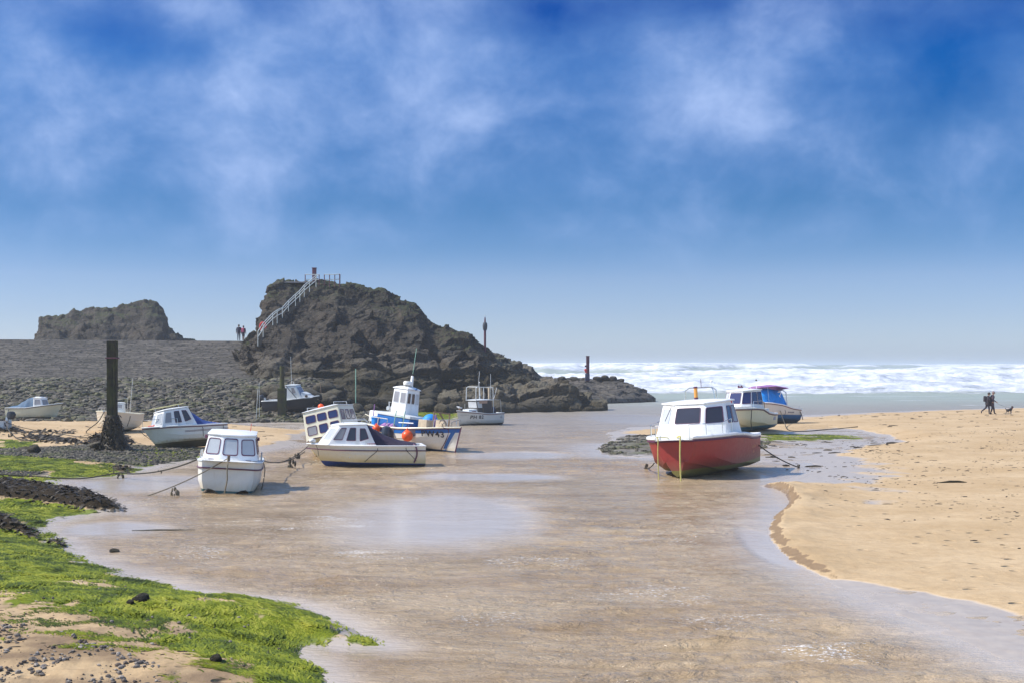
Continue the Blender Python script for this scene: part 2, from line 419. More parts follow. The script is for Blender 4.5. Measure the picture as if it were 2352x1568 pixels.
def union(x, y, Ps):
    d = np.full(np.shape(x), -1e9)
    for P in Ps: d = np.maximum(d, sdpoly(x, y, P))
    return d

# ground sheet ---------------------------------------------------------------
us = np.linspace(-.62, .62, 620)
ys = np.concatenate([np.geomspace(6, 16, 40)[:-1], np.geomspace(16, 125, 520), np.geomspace(126, 320, 70)[1:], np.geomspace(330, 9000, 14)])
YY, UU = np.meshgrid(ys, us, indexing='ij'); XX = UU * YY
ZZ = ground_h(XX, YY)
ZZ = np.where(YY > 200, -2.5 * sstep(200, 320, YY) + ZZ * (1 - sstep(200, 300, YY)), ZZ)
mnd = np.zeros_like(ZZ)
for P, hh in MOUND:
    d = sdpoly(XX, YY, P); mnd = np.maximum(mnd, sstep(0, 1.3 * hh + .15, d) * hh * (.75 + .5 * fbm(XX * 1.7, YY * 1.7, 6, 3)))
ZZ = ZZ + mnd
alg = union(XX, YY, ALG)
nz = fbm(XX * .9, YY * .5, 3, 4)
algm = sstep(-.25, .35, alg * .5 + nz * 1.0 + .10 + .22 * fbm(XX * 3, YY * 2, 1, 3)) * (alg > -1.2)
pebd = np.maximum(union(XX, YY, PEB), sdpoly(XX, YY, PEB_SPIT))
pebm = sstep(-.5, .6, pebd * .6 + fbm(XX * .7, YY * .7, 12, 3))
pebm = np.maximum(pebm, sstep(98.5, 101, YY + 2.0 * fbm(XX * .15, YY * .3, 1, 3)) * sstep(-8, -16, XX) * (ZZ > .05) * (YY < 200))
weedm = sstep(.03, .12, mnd)
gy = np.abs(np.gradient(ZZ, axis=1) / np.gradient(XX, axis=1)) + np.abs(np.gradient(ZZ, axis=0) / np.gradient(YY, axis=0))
wet = np.where((XX > 0) & (YY < 41), sstep(-.25, .2, sdpoly(XX, YY, WETR) + .25 * fbm(XX * .6, YY * 1.2, 7, 3)), -1)
damp_steep = sstep(.24, .5, gy) * (XX > 0) * (YY < 60) * .9 + (XX < 0) * sstep(26, 19, YY) * np.clip(.42 + .7 * fbm(XX * .5, YY * 1.1, 21, 4), 0, .75)  # darker on steep faces at right, damp patches at near left
wet0 = wet; wet = 1 - sstep(.02, .095, ZZ + .05 * fbm(XX * .4, YY * .4, 7, 3) - .02)
_t = sstep(44, 40, YY); wet = np.where(wet0 >= 0, wet * (1 - _t) + np.maximum(wet0, 1 - sstep(.0, .02, ZZ)) * _t, wet)
print('ground', ZZ.size)

def ground_mat():
    m, t, b = new_mat('sand_and_shingle')
    o = t.obj()
    n1 = t.noise(o, .25, 6, .6); n2 = t.noise(o, 3.0, 6, .6); n3 = t.noise(o, 40, 3, .7)
    sand = t.mix(t.mapr(n1, .35, .65), (.45, .315, .175), (.55, .405, .245))
    sand = t.mix(t.math('MULTIPLY', t.mapr(n2, .45, .7), .35), sand, (.36, .23, .12))
    # wind- and water-combed streaks of darker grains and weed crumbs
    st = t.noise(t.mapping(o, (.8, 6, 1), rot=(0, 0, rad(12))), 1.6, 6, .7)
    sand = t.mix(t.math('MULTIPLY', t.mapr(st, .58, .70), .5), sand, (.17, .11, .07))
    w = t.attr('wet')
    wn = t.math('ADD', w, t.math('MULTIPLY', t.math('SUBTRACT', n2, .5), .35), clamp=True)
    wn = t.mapr(wn, .25, .8, smooth=True)
    wetc = t.mix(t.mapr(n2, .3, .7), (.42, .345, .27), (.52, .435, .34))
    c = t.mix(wn, sand, wetc)
    dp = t.mapr(t.math('ADD', t.attr('damp_steep'), t.math('MULTIPLY', t.math('SUBTRACT', n2, .5), .5)), .25, .6)
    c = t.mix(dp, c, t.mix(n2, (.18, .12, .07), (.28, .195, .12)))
    # shingle
    vo = t('ShaderNodeTexVoronoi', {'Vector': o, 'Scale': 5.0}, feature='F1')
    peb = t.mix(t.sep(vo.outputs['Color'])[0], (.08, .07, .06), (.24, .21, .17))
    peb = t.mix(t.mapr(t.noise(o, .5, 5, .6), .5, .68), peb, (.09, .10, .035))
    pm = t.mapr(t.math('ADD', t.attr('peb'), t.math('MULTIPLY', t.math('SUBTRACT', n2, .5), .8)), .45, .65)
    c = t.mix(pm, c, peb)
    # algae film under the strands
    a = t.attr('alg')
    am = t.mapr(t.math('ADD', a, t.math('MULTIPLY', t.math('SUBTRACT', t.noise(o, 2.2, 6, .7), .5), .9)), .42, .62)
    ac = t.mix(t.mapr(n2, .3, .7), (.09, .12, .008), (.20, .235, .015))
    c = t.mix(am, c, ac)
    wd = t.attr('weed')
    c = t.mix(t.mapr(wd, .3, .7), c, t.mix(n3, (.018, .013, .008), (.05, .036, .02)))
    t.set(b, 'Base Color', c)
    r = t.mix(wn, .95, .3)
    r = t.mix(t.math('MAXIMUM', pm, am), r, .85)
    t.set(b, 'Roughness', r)
    t.set(b, 'Specular IOR Level', t.mapr(wn, 0, 1, .12, .6))
    rip = t.noise(t.mapping(o, (1.0, 3.5, 1), rot=(0, 0, rad(8))), 2.4, 5, .6)
    hgt = t.math('ADD', t.math('MULTIPLY', rip, 1.0), t.math('MULTIPLY', n2, 1.2))
    hgt = t.math('ADD', hgt, t.math('MULTIPLY', n3, t.mapr(t.math('MAXIMUM', pm, wd), 0, 1, .12, 1.0)))
    # scattered footprints and dog tracks
    fv = t('ShaderNodeTexVoronoi', {'Vector': t.mapping(o, (1.0, 1.6, 1), rot=(0, 0, .5)), 'Scale': 1.25, 'Randomness': 1.0}, feature='F1')
    fp = t.math('MULTIPLY', t.mapr(fv.outputs['Distance'], .05, .17), t.mapr(t.noise(o, .22, 3, .5), .44, .54, 0, 1))
    fmask = t.mapr(t.noise(o, .22, 3, .5), .46, .56)
    fdep = t.math('MULTIPLY', t.mapr(fv.outputs['Distance'], .05, .19, -4.5, 0), fmask)
    hgt = t.math('ADD', hgt, t.math('MULTIPLY', fdep, t.math('SUBTRACT', 1.0, wn)))
    hgt = t.math('MULTIPLY', hgt, t.mapr(wn, 0, 1, 1, .10))
    t.set(b, 'Normal', t.bump(hgt, .9, .035))
    return m
ground = np_mesh('ground', np.stack([XX, YY, ZZ], -1).reshape(-1, 3), grid_faces(*XX.shape), ground_mat(),
                 attrs={'wet': wet, 'damp_steep': damp_steep, 'alg': algm * (1 - weedm), 'peb': pebm, 'weed': weedm})
ground['kind'] = 'structure'

# ================================================================= WATER
uw = np.linspace(-.60, .60, 560)
yw = np.concatenate([np.geomspace(10, 150, 640), np.geomspace(151, 900, 330), np.geomspace(905, 9000, 60)])
WY, WU = np.meshgrid(yw, uw, indexing='ij'); WX = WU * WY
calm = np.zeros_like(WY)
def ell(px, py, rx, ry):
    c = G(px, py); e = G(px + rx, py); f1 = G(px, py - ry); 
    return sstep(1.15, .55, np.sqrt(((WX - c.x) / (e.x - c.x)) ** 2 + ((WY - c.y) / (f1.y - c.y)) ** 2) + .22 * fbm(WX * .4, WY * .25, 3, 3))
for q in ((1010, 1185, 270, 62), (1130, 1095, 190, 10), (1180, 1045, 160, 10), (330, 1110, 200, 22), (250, 1215, 150, 22), (1720, 1092, 60, 16), (1780, 1260, 80, 60), (1450, 960, 120, 12)):
    calm = np.maximum(calm, ell(*q))
nearrow = WY < 75
_d = np.full(WY.shape, 9.0); _d[nearrow] = np.minimum(np.abs(sdpoly(WX[nearrow], WY[nearrow], L_SHORE)), np.abs(sdpoly(WX[nearrow], WY[nearrow], R_SHORE)) * .6)
calm = np.maximum(calm, .85 * np.exp(-(_d / (.35 + .012 * WY)) ** 2))
glints = np.zeros_like(WY)
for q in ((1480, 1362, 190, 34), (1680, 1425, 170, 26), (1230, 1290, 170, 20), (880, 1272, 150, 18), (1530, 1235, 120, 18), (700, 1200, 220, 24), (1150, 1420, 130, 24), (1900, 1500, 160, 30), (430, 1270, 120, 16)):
    glints = np.maximum(glints, ell(*q))
near = sstep(190, 120, WY)
lod = lambda wl: np.clip(wl / (WY * .0021) / 3.0, 0, 1)      # drop ripples the sheet cannot carry
rough = (1 - .9 * calm) * (.55 + .9 * sstep(-.2, .35, fbm(WX * .12, WY * .12, 2, 3)))
rz = (.10 * fbm(WX * .38 + .2 * WY, WY * 1.0, 1, 3) * lod(1.0) + .050 * fbm(WX * 1.2, WY * 2.8, 2, 3, .6) * lod(.5) + .012 * fbm(WX * 5, WY * 7, 3, 2) * lod(.15)) * rough
# breaking surf
sea = sstep(150, 215, WY)
wz = np.zeros_like(WY); foam = np.zeros_like(WY)
warp = 14 * fbm(WX * .012, WY * .004, 1, 3) + 5 * fbm(WX * .05, WY * .02, 6, 2)
for i, (y0, amp, wd, fo) in enumerate([(222, .7, 6, .9), (250, 1.3, 8, 1.), (285, 1.8, 10, 1.), (322, 2.1, 11, 1.), (365, 2.5, 13, 1.), (415, 2.5, 15, .95), (480, 2.9, 18, .25), (570, 3.8, 22, .22), (690, 4.5, 26, .25), (860, 5.0, 32, .2), (1100, 5.3, 40, .18), (1500, 5.2, 50, .12)]):
    d = WY - y0 - warp * (1 + y0 / 500)
    along = .45 + .9 * sstep(-.4, .5, perlin(WX * 3.2 / y0 * 1.3 + 7 * i, i * 3.1, .5))
    prof = np.where(d < 0, np.exp(-(d / (wd * .55)) ** 2), np.exp(-(d / (wd * 1.4)) ** 2))
    wz = np.maximum(wz, amp * along * prof)
    if fo > .5: foam = np.maximum(foam, fo * np.exp(-((d + wd * .2) / (wd * 1.9)) ** 2))
    else: foam = np.maximum(foam, prof * sstep(.8, 1.1, along) * (d < wd * .5) * 1.0)
band = sstep(196, 214, WY + warp * .8) * sstep(470, 400, WY + warp)
foam = np.maximum(foam, band * (.72 + .5 * fbm(WX * .05, WY * .03, 4, 4)))
for yl, s in ((182, 1.5), (168, 1.1), (193, 1.8), (150, .7), (158, .7), (175, 1.0), (138, .5)):
    d = WY - yl - 6 * fbm(WX * .03, 0 * WY + yl, 2, 3)
    foam = np.maximum(foam, .80 * np.exp(-(d / s) ** 2) * sstep(-.25, .15, perlin(WX * .06, yl * 1.0, 0)))
lump = fbm(WX * .22, WY * .12, 5, 5, .6)
wz = wz + foam * band * (.35 + .9 * lump + .35 * fbm(WX * .6, WY * .3, 2, 4, .6)) * .9 + sea * .12 * fbm(WX * .12, WY * .08, 8, 3) * lod(8)
WZ = rz * near + wz * sea
def water_mat():
    m, t, b = new_mat('water')
    o = t.obj(); x, y, z = t.sep(o)
    calm_ = t.attr('calm')
    n = t.math('ADD', t.math('MULTIPLY', t.noise(t.mapping(o, (.5, 1, 1)), .35, 5, .6), .6), t.math('MULTIPLY', t.noise(t.mapping(o, (.45, 1.6, 1)), 1.5, 5, .65), .4))
    brown = t.mix(t.mapr(n, .38, .62), (.49, .365, .225), (.30, .205, .11))
    brown = t.mix(t.math('MULTIPLY', calm_, .8), brown, (.56, .49, .43))  # pale sky reflection of calm water put into its base colour
    seac = t.mix(t.noise(t.mapping(o, (.3, 1, 1)), .05, 4, .6), (.27, .315, .27), (.38, .42, .36))
    mid = t.mix(t.mapr(y, 62, 118, smooth=True), brown, (.33, .28, .22))
    c = t.mix(t.mapr(y, 112, 190, smooth=True), mid, seac)
    f = t.attr('foam')
    fn = t.noise(t.mapping(o, (.6, 1.5, 1.5)), .35, 8, .68); fn2 = t.noise(t.mapping(o, (.3, 1, 1)), .08, 6, .65)
    rf = t.attr('glints'); fl = t.noise(t.mapping(o, (1.3, 3.4, 1)), 8.0, 4, .7); fl2 = t.noise(t.mapping(o, (.6, 1.6, 1)), 1.1, 4, .65)
    glint_mask = t.mapr(t.math('ADD', t.math('MULTIPLY', fl, .75), t.math('ADD', t.math('MULTIPLY', fl2, .35), t.math('MULTIPLY', rf, .10))), .718, .752)  # sun glints painted as white flecks, mixed in with the foam colour
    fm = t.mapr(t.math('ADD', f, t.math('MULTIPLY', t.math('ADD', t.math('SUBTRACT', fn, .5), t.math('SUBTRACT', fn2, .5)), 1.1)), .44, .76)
    fms = fm; fm = t.math('MAXIMUM', fm, t.math('MULTIPLY', glint_mask, t.mapr(y, 70, 40, 0, .7)))
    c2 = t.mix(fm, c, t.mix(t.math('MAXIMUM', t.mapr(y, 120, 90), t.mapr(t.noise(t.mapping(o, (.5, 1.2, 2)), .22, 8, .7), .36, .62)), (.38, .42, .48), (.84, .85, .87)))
    t.set(b, 'Base Color', c2)
    t.set(b, 'Roughness', t.mix(fm, t.mapr(y, 60, 200, .12, .5), 1.0))
    b.inputs['IOR'].default_value = 1.33
    rp = t.math('MULTIPLY', t.mapr(calm_, 0, 1, 1, .10), t.mapr(t.noise(o, .16, 4, .6), .32, .62, .35, 1.0))
    h1 = t.noise(t.mapping(o, (1.0, 2.4, 1)), 2.0, 4, .65, .8); h2 = t.noise(t.mapping(o, (1, 1.8, 1)), 10, 3, .6, .5)
    hh = t.math('ADD', h1, t.math('MULTIPLY', h2, .30))
    hh = t.math('ADD', t.math('MULTIPLY', hh, rp), t.math('MULTIPLY', fms, t.math('MULTIPLY', fn, 4.0)))
    t.set(b, 'Normal', t.bump(hh, 1.0, .16))
    return m
water = np_mesh('water', np.stack([WX, WY, WZ], -1).reshape(-1, 3), grid_faces(*WX.shape), water_mat(), attrs={'calm': calm, 'foam': foam, 'glints': glints})
water['kind'] = 'structure'

# ================================================================= ROCK
def rock_mat(name, dark=(.014, .0125, .011), mid=(.046, .039, .033), lite=(.115, .098, .08), green=.5, scale=1.0, weed=False):
    m, t, b = new_mat(name)
    o = t.obj(); geo = t('ShaderNodeNewGeometry')
    st = t.mapping(o, (.35, .35, 1.3), rot=(rad(18), rad(-24), 0))
    n1 = t.noise(st, .9 * scale, 8, .65, .6); n2 = t.noise(o, 3.2 * scale, 7, .7); n3 = t.noise(o, .22 * scale, 4, .6)
    vo = t('ShaderNodeTexVoronoi', {'Vector': t.mapping(o, (.7, .7, 1.4), rot=(.3, .4, .2)), 'Scale': 1.1 * scale}, feature='DISTANCE_TO_EDGE')
    c = t.ramp(t.math('ADD', t.math('MULTIPLY', n1, .6), t.math('MULTIPLY', n2, .4)), [(.36, dark), (.5, mid), (.64, lite)])
    c = t.mix(t.mapr(n3, .42, .60), c, t.mix(.45, c, (.085, .066, .048)))
    c = t.mix(t.mapr(t.noise(t.mapping(o, (1.4, 1.4, .25), rot=(0, rad(-12), 0)), .55, 6, .65), .46, .64), c, t.mix(.6, c, (.010, .009, .008)))
    up = t.sep(geo.outputs['Normal'])[2]
    g = t.mapr(t.math('ADD', t.math('MULTIPLY', up, .55), t.math('MULTIPLY', n2, .9)), .80, 1.02)
    g = t.math('MULTIPLY', g, t.math('MULTIPLY', t.attr('moss'), green))
    c = t.mix(g, c, t.mix(n2, (.022, .032, .008), (.065, .082, .02)))
    lit_tops = t.math('MULTIPLY', t.mapr(t.math('ADD', up, t.math('MULTIPLY', n2, .5)), .72, 1.0), t.mapr(t.sep(o)[2], 6.5, 4.5)); c = t.mix(t.math('MULTIPLY', lit_tops, .45), c, t.mix(n1, (.12, .10, .075), (.27, .235, .18)))  # dry tan on low ledge tops, with the light they catch painted in
    if weed:
        wz = t.math('MULTIPLY', t.attr('low'), t.mapr(n3, .35, .6, .4, 1))
        c = t.mix(wz, c, t.mix(n2, (.016, .013, .009), (.07, .06, .03)))
    t.set(b, 'Base Color', c); b.inputs['Roughness'].default_value = .85; b.inputs['Specular IOR Level'].default_value = .25
    hgt = t.math('ADD', t.math('MULTIPLY', n1, 1.4), t.math('ADD', t.math('MULTIPLY', n2, .8), t.math('MULTIPLY', t.mapr(vo.outputs[0], 0, .10), .25)))
    t.set(b, 'Normal', t.bump(hgt, 1.0, .30 / scale))
    return m
M_ROCK = rock_mat('cliff_rock', green=.95, weed=True)
M_ROCKB = rock_mat('shore_rock', dark=(.02, .017, .012), mid=(.075, .062, .04), lite=(.19, .16, .105), green=.4, scale=1.6, weed=True)

def facets(x, y, z, cell, seed):
    """fractured-block relief: every cell of a 3-D Voronoi pattern is a tilted flat face"""
    p = np.stack([x, y, z], -1) / cell
    b = np.floor(p).astype(np.int64); best = np.full(x.shape, 1e9); val = np.zeros(x.shape)
    for i in (-1, 0, 1):
        for j in (-1, 0, 1):
            for k in (-1, 0, 1):
                c = b + np.array([i, j, k])
                h = _perm[_perm[_perm[c[..., 0] & 511] + (c[..., 1] & 511)] + ((c[..., 2] + seed) & 511)]
                r1 = _grad[h]; r2 = _grad[(h * 7 + 3) & 511]
                d = p - (c + .5 + .42 * r1); dist = (d * d).sum(-1)
                m = dist < best
                best = np.where(m, dist, best); val = np.where(m, .5 * r2[..., 0] + .75 * (d * r2).sum(-1), val)
    return val * cell
def massif(name, crest, foot, back, mat, nu, nv, prof=1.25, amp=1.0, label=None, cat=None, low_z=2.2, mosstop=.45, terr=.35, seed=0.0, undercut=0.0):
    """rock body: crest, front-foot and back-foot lines (lists of 3-D points), roughened in 3-D"""
    def res(P, n):
        P = np.array([tuple(p) for p in P]); s = np.r_[0, np.cumsum(np.linalg.norm(np.diff(P, axis=0), axis=1))]
        q = np.linspace(0, s[-1], n); return np.stack([np.interp(q, s, P[:, k]) for k in range(3)], -1)
    def resx(P, n, C):
        return res(P, n)
    C = res(crest, nu); F_ = res(foot, nu); B = res(back, nu)
    v = np.linspace(0, 1, nv)[None, :, None]
    zf = v ** prof
    front = F_[:, None] * (1 - v) + C[:, None] * v
    zz = F_[:, None, 2:] * (1 - zf) + C[:, None, 2:] * zf
    front = np.concatenate([front[..., :2], zz], -1)
    nb = nv // 3; vb = np.linspace(0, 1, nb + 1)[None, 1:, None]
    backs = C[:, None] * (1 - vb) + B[:, None] * vb
    backs = np.concatenate([backs[..., :2], C[:, None, 2:] * (1 - vb ** 1.6) + B[:, None, 2:] * vb ** 1.6], -1)
    P = np.concatenate([front, backs], 1)
    du = np.gradient(P, axis=0); dv = np.gradient(P, axis=1)
    N = np.cross(du, dv); N /= np.linalg.norm(N, axis=2, keepdims=True) + 1e-9
    if (N[..., 2].mean()) < 0: N = -N
    x, y, z = P[..., 0], P[..., 1], P[..., 2]
    big = fbm(x * .13 + seed, y * .13, z * .16, 4)
    # tilted strata
    s = z * .9 + x * .28 - y * .1
    rid = fbm(x * .45, y * .45, z * .45 + seed, 5, .55, ridged=True)
    stra = fbm(s * .9 + 1.2 * big, x * .10, y * .1 + seed, 4, .6, ridged=True)
    fine = fbm(x * 1.6, y * 1.6, z * 1.6, 4, .6)
    crag = fbm(x * 2.6, y * 2.6, z * 3.4 + seed, 4, .6, ridged=True)
    hh = np.clip((z - F_[:, None, 2]) / np.maximum(C[:, None, 2] - F_[:, None, 2], .4), 0, 1)
    tops = np.concatenate([np.linspace(0, 1, nv), np.linspace(1, 0, nb + 1)[1:]])[None, :]
    k = (.10 + .90 * np.sin(np.pi * np.clip(tops, 0, 1) * .97)) * amp
    zt = np.clip(sstep(7.0, 3.5, z), 0, 1); q3 = z * .75 + 1.1 * big + .25 * perlin(x * .35, y * .35, z * .35); sw3 = q3 - np.floor(q3); sw3 = np.minimum(sw3, 6 * (1 - sw3))
    q = s * .42 + .9 * big + .35 * perlin(x * .3, y * .3, z * .3 + 5); saw = q - np.floor(q); saw = np.minimum(saw, 5 * (1 - saw))
    q2 = (x * .8 + y * .3 - z * .45) * .16 + .8 * fbm(x * .07, y * .07, z * .07 + seed, 3); saw2 = q2 - np.floor(q2); saw2 = np.minimum(saw2, 4 * (1 - saw2))
    jag = np.exp(-((tops - 1) / .12) ** 2) * min(1.0, amp + .2)
    D = (1.35 * big + 1.5 * (saw2 - .5) + .8 * (saw - .4) * (1 - .5 * zt) + 1.1 * zt * (.55 - sw3) + .18 * rid + .4 * terr * stra + .16 * fine + .14 * crag + .34 * facets(x * .8 + .5 * z, y * .8, z * 1.25 - .35 * x, 2.9, 3) + .30 * facets(x + .4 * z, y, z * 1.4 - .3 * x, 1.15, 9)) * k + jag * (.30 * (saw - .4) + .12 * crag + .30 * facets(x, y, z, 1.4, 17))
    P = P + N * D[..., None]
    gr = np.ones(P.shape[:2])
    P[:, 0, 2] -= .6; P[:, -1, 2] -= .6
    low = sstep(low_z + .8, low_z - .8, P[..., 2] + .6 * big)
    moss = np.clip(sstep(mosstop, mosstop + .35, tops + .5 * big), .12, 1)
    nuu, nvv = P.shape[:2]
    o = np_mesh(name, P.reshape(-1, 3), grid_faces(nuu, nvv), mat, attrs={'moss': moss, 'low': low})
    tag(o, label, cat)
    return o

# the main rock with the platform
YR = 141.0
crest = [at(556, 800, 136), at(585, 770, 137), at(608, 742, 138.0), at(614, 700, 138.6), at(619, 662, 139), at(640, 650, 139.8), at(700, 648, 141), at(780, 652, 141), at(830, 661, 141), at(880, 668, 141), at(920, 692, 140.5), at(960, 716, 140), at(1000, 745, 139.5), at(1040, 757, 139), at(1080, 778, 139), at(1115, 800, 139), at(1140, 826, 139), at(1170, 846, 139), at(1200, 868, 139), at(1240, 890, 139), at(1275, 900, 138)]
foot = [at(545, 860, 131), at(600, 905, 119), at(700, 905, 118), at(800, 915, 119), at(900, 918, 120), at(1000, 922, 122), at(1100, 925, 126), at(1200, 925, 131), at(1290, 925, 134)]
back = [Vector((-30, 150, 3)), Vector((-26, 158, 1)), Vector((-10, 165, 0)), Vector((0, 160, 0)), Vector((6, 150, 0))]
HILL = massif('sea_rock', crest, foot, back, M_ROCK, 560, 260, prof=1.15, amp=.85, label='big dark rock hill carrying a railed viewing platform at the end of the breakwater', cat='rock', seed=1.3, mosstop=.62, low_z=4.2)
# brown weedy ledges in front on the right
massif('rock_ledge', [at(1010, 905, 126), at(1090, 890, 128), at(1180, 885, 130), at(1240, 892, 130), at(1300, 895, 131), at(1335, 905, 131), at(1350, 925, 131)],
       [at(1000, 948, 117.5), at(1060, 947, 120), at(1150, 942, 122), at(1240, 942, 125), at(1300, 940, 127), at(1345, 938, 129), at(1375, 937, 130)],
       [Vector((-7, 134, .5)), Vector((0, 138, 0)), Vector((5, 138, -.3)), Vector((9, 134, -.3))], M_ROCKB, 300, 90, prof=.6, amp=.8, label='low brown weedy rock ledge at the foot of the big rock hill', cat='rock', low_z=1.2, mosstop=.2, seed=4.4)
massif('weedy_rock', [at(1270, 912, 132), at(1310, 905, 132), at(1345, 915, 132), at(1370, 928, 131.5), at(1388, 934, 131)],
       [at(1255, 940, 128), at(1310, 941, 127), at(1350, 940, 127.5), at(1380, 938, 128.5), at(1396, 936, 130)],
       [at(1280, 925, 138), at(1340, 928, 137), at(1390, 933, 134)], M_ROCKB, 160, 60, prof=.6, amp=.6, label='rounded weed covered rock at the seaward tip of the brown ledge', cat='rock', low_z=.8, mosstop=.2, seed=7.7)
# rocks behind on the right
massif('jagged_rock', [at(1130, 842, 170), at(1160, 830, 170), at(1180, 829, 170), at(1200, 840, 170), at(1215, 850, 169)],
       [at(1110, 890, 160), at(1170, 890, 160), at(1235, 885, 160)], [at(1130, 868, 182), at(1230, 868, 180)], M_ROCK, 90, 50, prof=.9, amp=.5, label='pale grey jagged rock just behind the low end of the rock hill', cat='rock', low_z=-5, seed=2.2)
massif('jagged_rock', [at(1188, 858, 165), at(1205, 842, 165), at(1222, 840, 165), at(1232, 852, 165), at(1236, 864, 165), at(1262, 870, 164)],
       [at(1170, 885, 158), at(1220, 885, 158), at(1275, 880, 159)], [at(1200, 866, 176), at(1270, 866, 174)], M_ROCKB, 100, 46, prof=.8, amp=.35, label='brown jagged rock with a square top beside the surf', cat='rock', low_z=-5, seed=9.2)
# the distant stack behind the breakwater
massif('sea_stack', [at(80, 790, 205), at(92, 733, 205), at(110, 727, 205), at(150, 726, 205), at(200, 707, 205), at(262, 710, 205), at(284, 697, 205), at(330, 691, 205), at(358, 696, 205), at(372, 720, 205), at(392, 752, 205), at(418, 776, 205), at(455, 786, 205), at(470, 792, 205)],
       [at(60, 850, 192), at(160, 850, 190), at(300, 850, 190), at(420, 845, 192), at(490, 840, 198)],
       [at(100, 830, 225), at(300, 830, 228), at(470, 830, 220)], M_ROCK, 260, 80, prof=1.0, amp=.75, label='distant dark rock stack showing above the breakwater crest', cat='rock', low_z=-5, mosstop=.55, seed=5.1)

# ================================================================= BREAKWATER
def stone_mat():
    m, t, b = new_mat('pitched_stone')
    uv = t('ShaderNodeTexCoord').outputs['UV']; o = t.obj()
    wv = t.n.new('ShaderNodeVectorMath'); wv.operation = 'MULTIPLY_ADD'; t.set(wv, 0, t.noise(uv, .35, 5, .6, out='Color')); wv.inputs[1].default_value = (4.5, 3.2, 0); t.set(wv, 2, uv)
    br = t('ShaderNodeTexBrick', {'Vector': wv.outputs[0], 'Scale': 1.0, 'Mortar Size': .10, 'Mortar Smooth': .6, 'Bias': -.1, 'Brick Width': 1.9, 'Row Height': 1.0})
    br.offset = .5; br.squash = 1.0
    for i, c in ((1, (.125, .11, .095, 1)), (2, (.055, .049, .044, 1)), (3, (.012, .011, .010, 1))): br.inputs[i].default_value = c
    n = t.noise(o, .3, 6, .65); n2 = t.noise(o, 2.5, 6, .7)
    c = t.mix(t.mapr(n, .35, .68), br.outputs[0], t.mix(.7, br.outputs[0], (.040, .037, .030)))
    c = t.mix(t.math('MULTIPLY', t.mapr(n2, .50, .66), .5), c, (.24, .215, .165))
    wt = t.attr('damp_steep'); wm = t.mapr(t.math('ADD', wt, t.math('MULTIPLY', t.math('SUBTRACT', t.noise(t.mapping(o, (.25, 1, 1)), .7, 5, .65), .5), 1.4)), .5, .75)
    t.set(b, 'Base Color', c); t.set(b, 'Roughness', t.mapr(wm, 0, 1, .85, .22)); t.set(b, 'Specular IOR Level', t.mapr(wm, 0, 1, .2, .8))
    t.set(b, 'Normal', t.bump(t.math('ADD', t.math('MULTIPLY', br.outputs[1], -1.0), t.math('MULTIPLY', n2, .9)), .9, .14))
    return m
M_STONE = stone_mat()
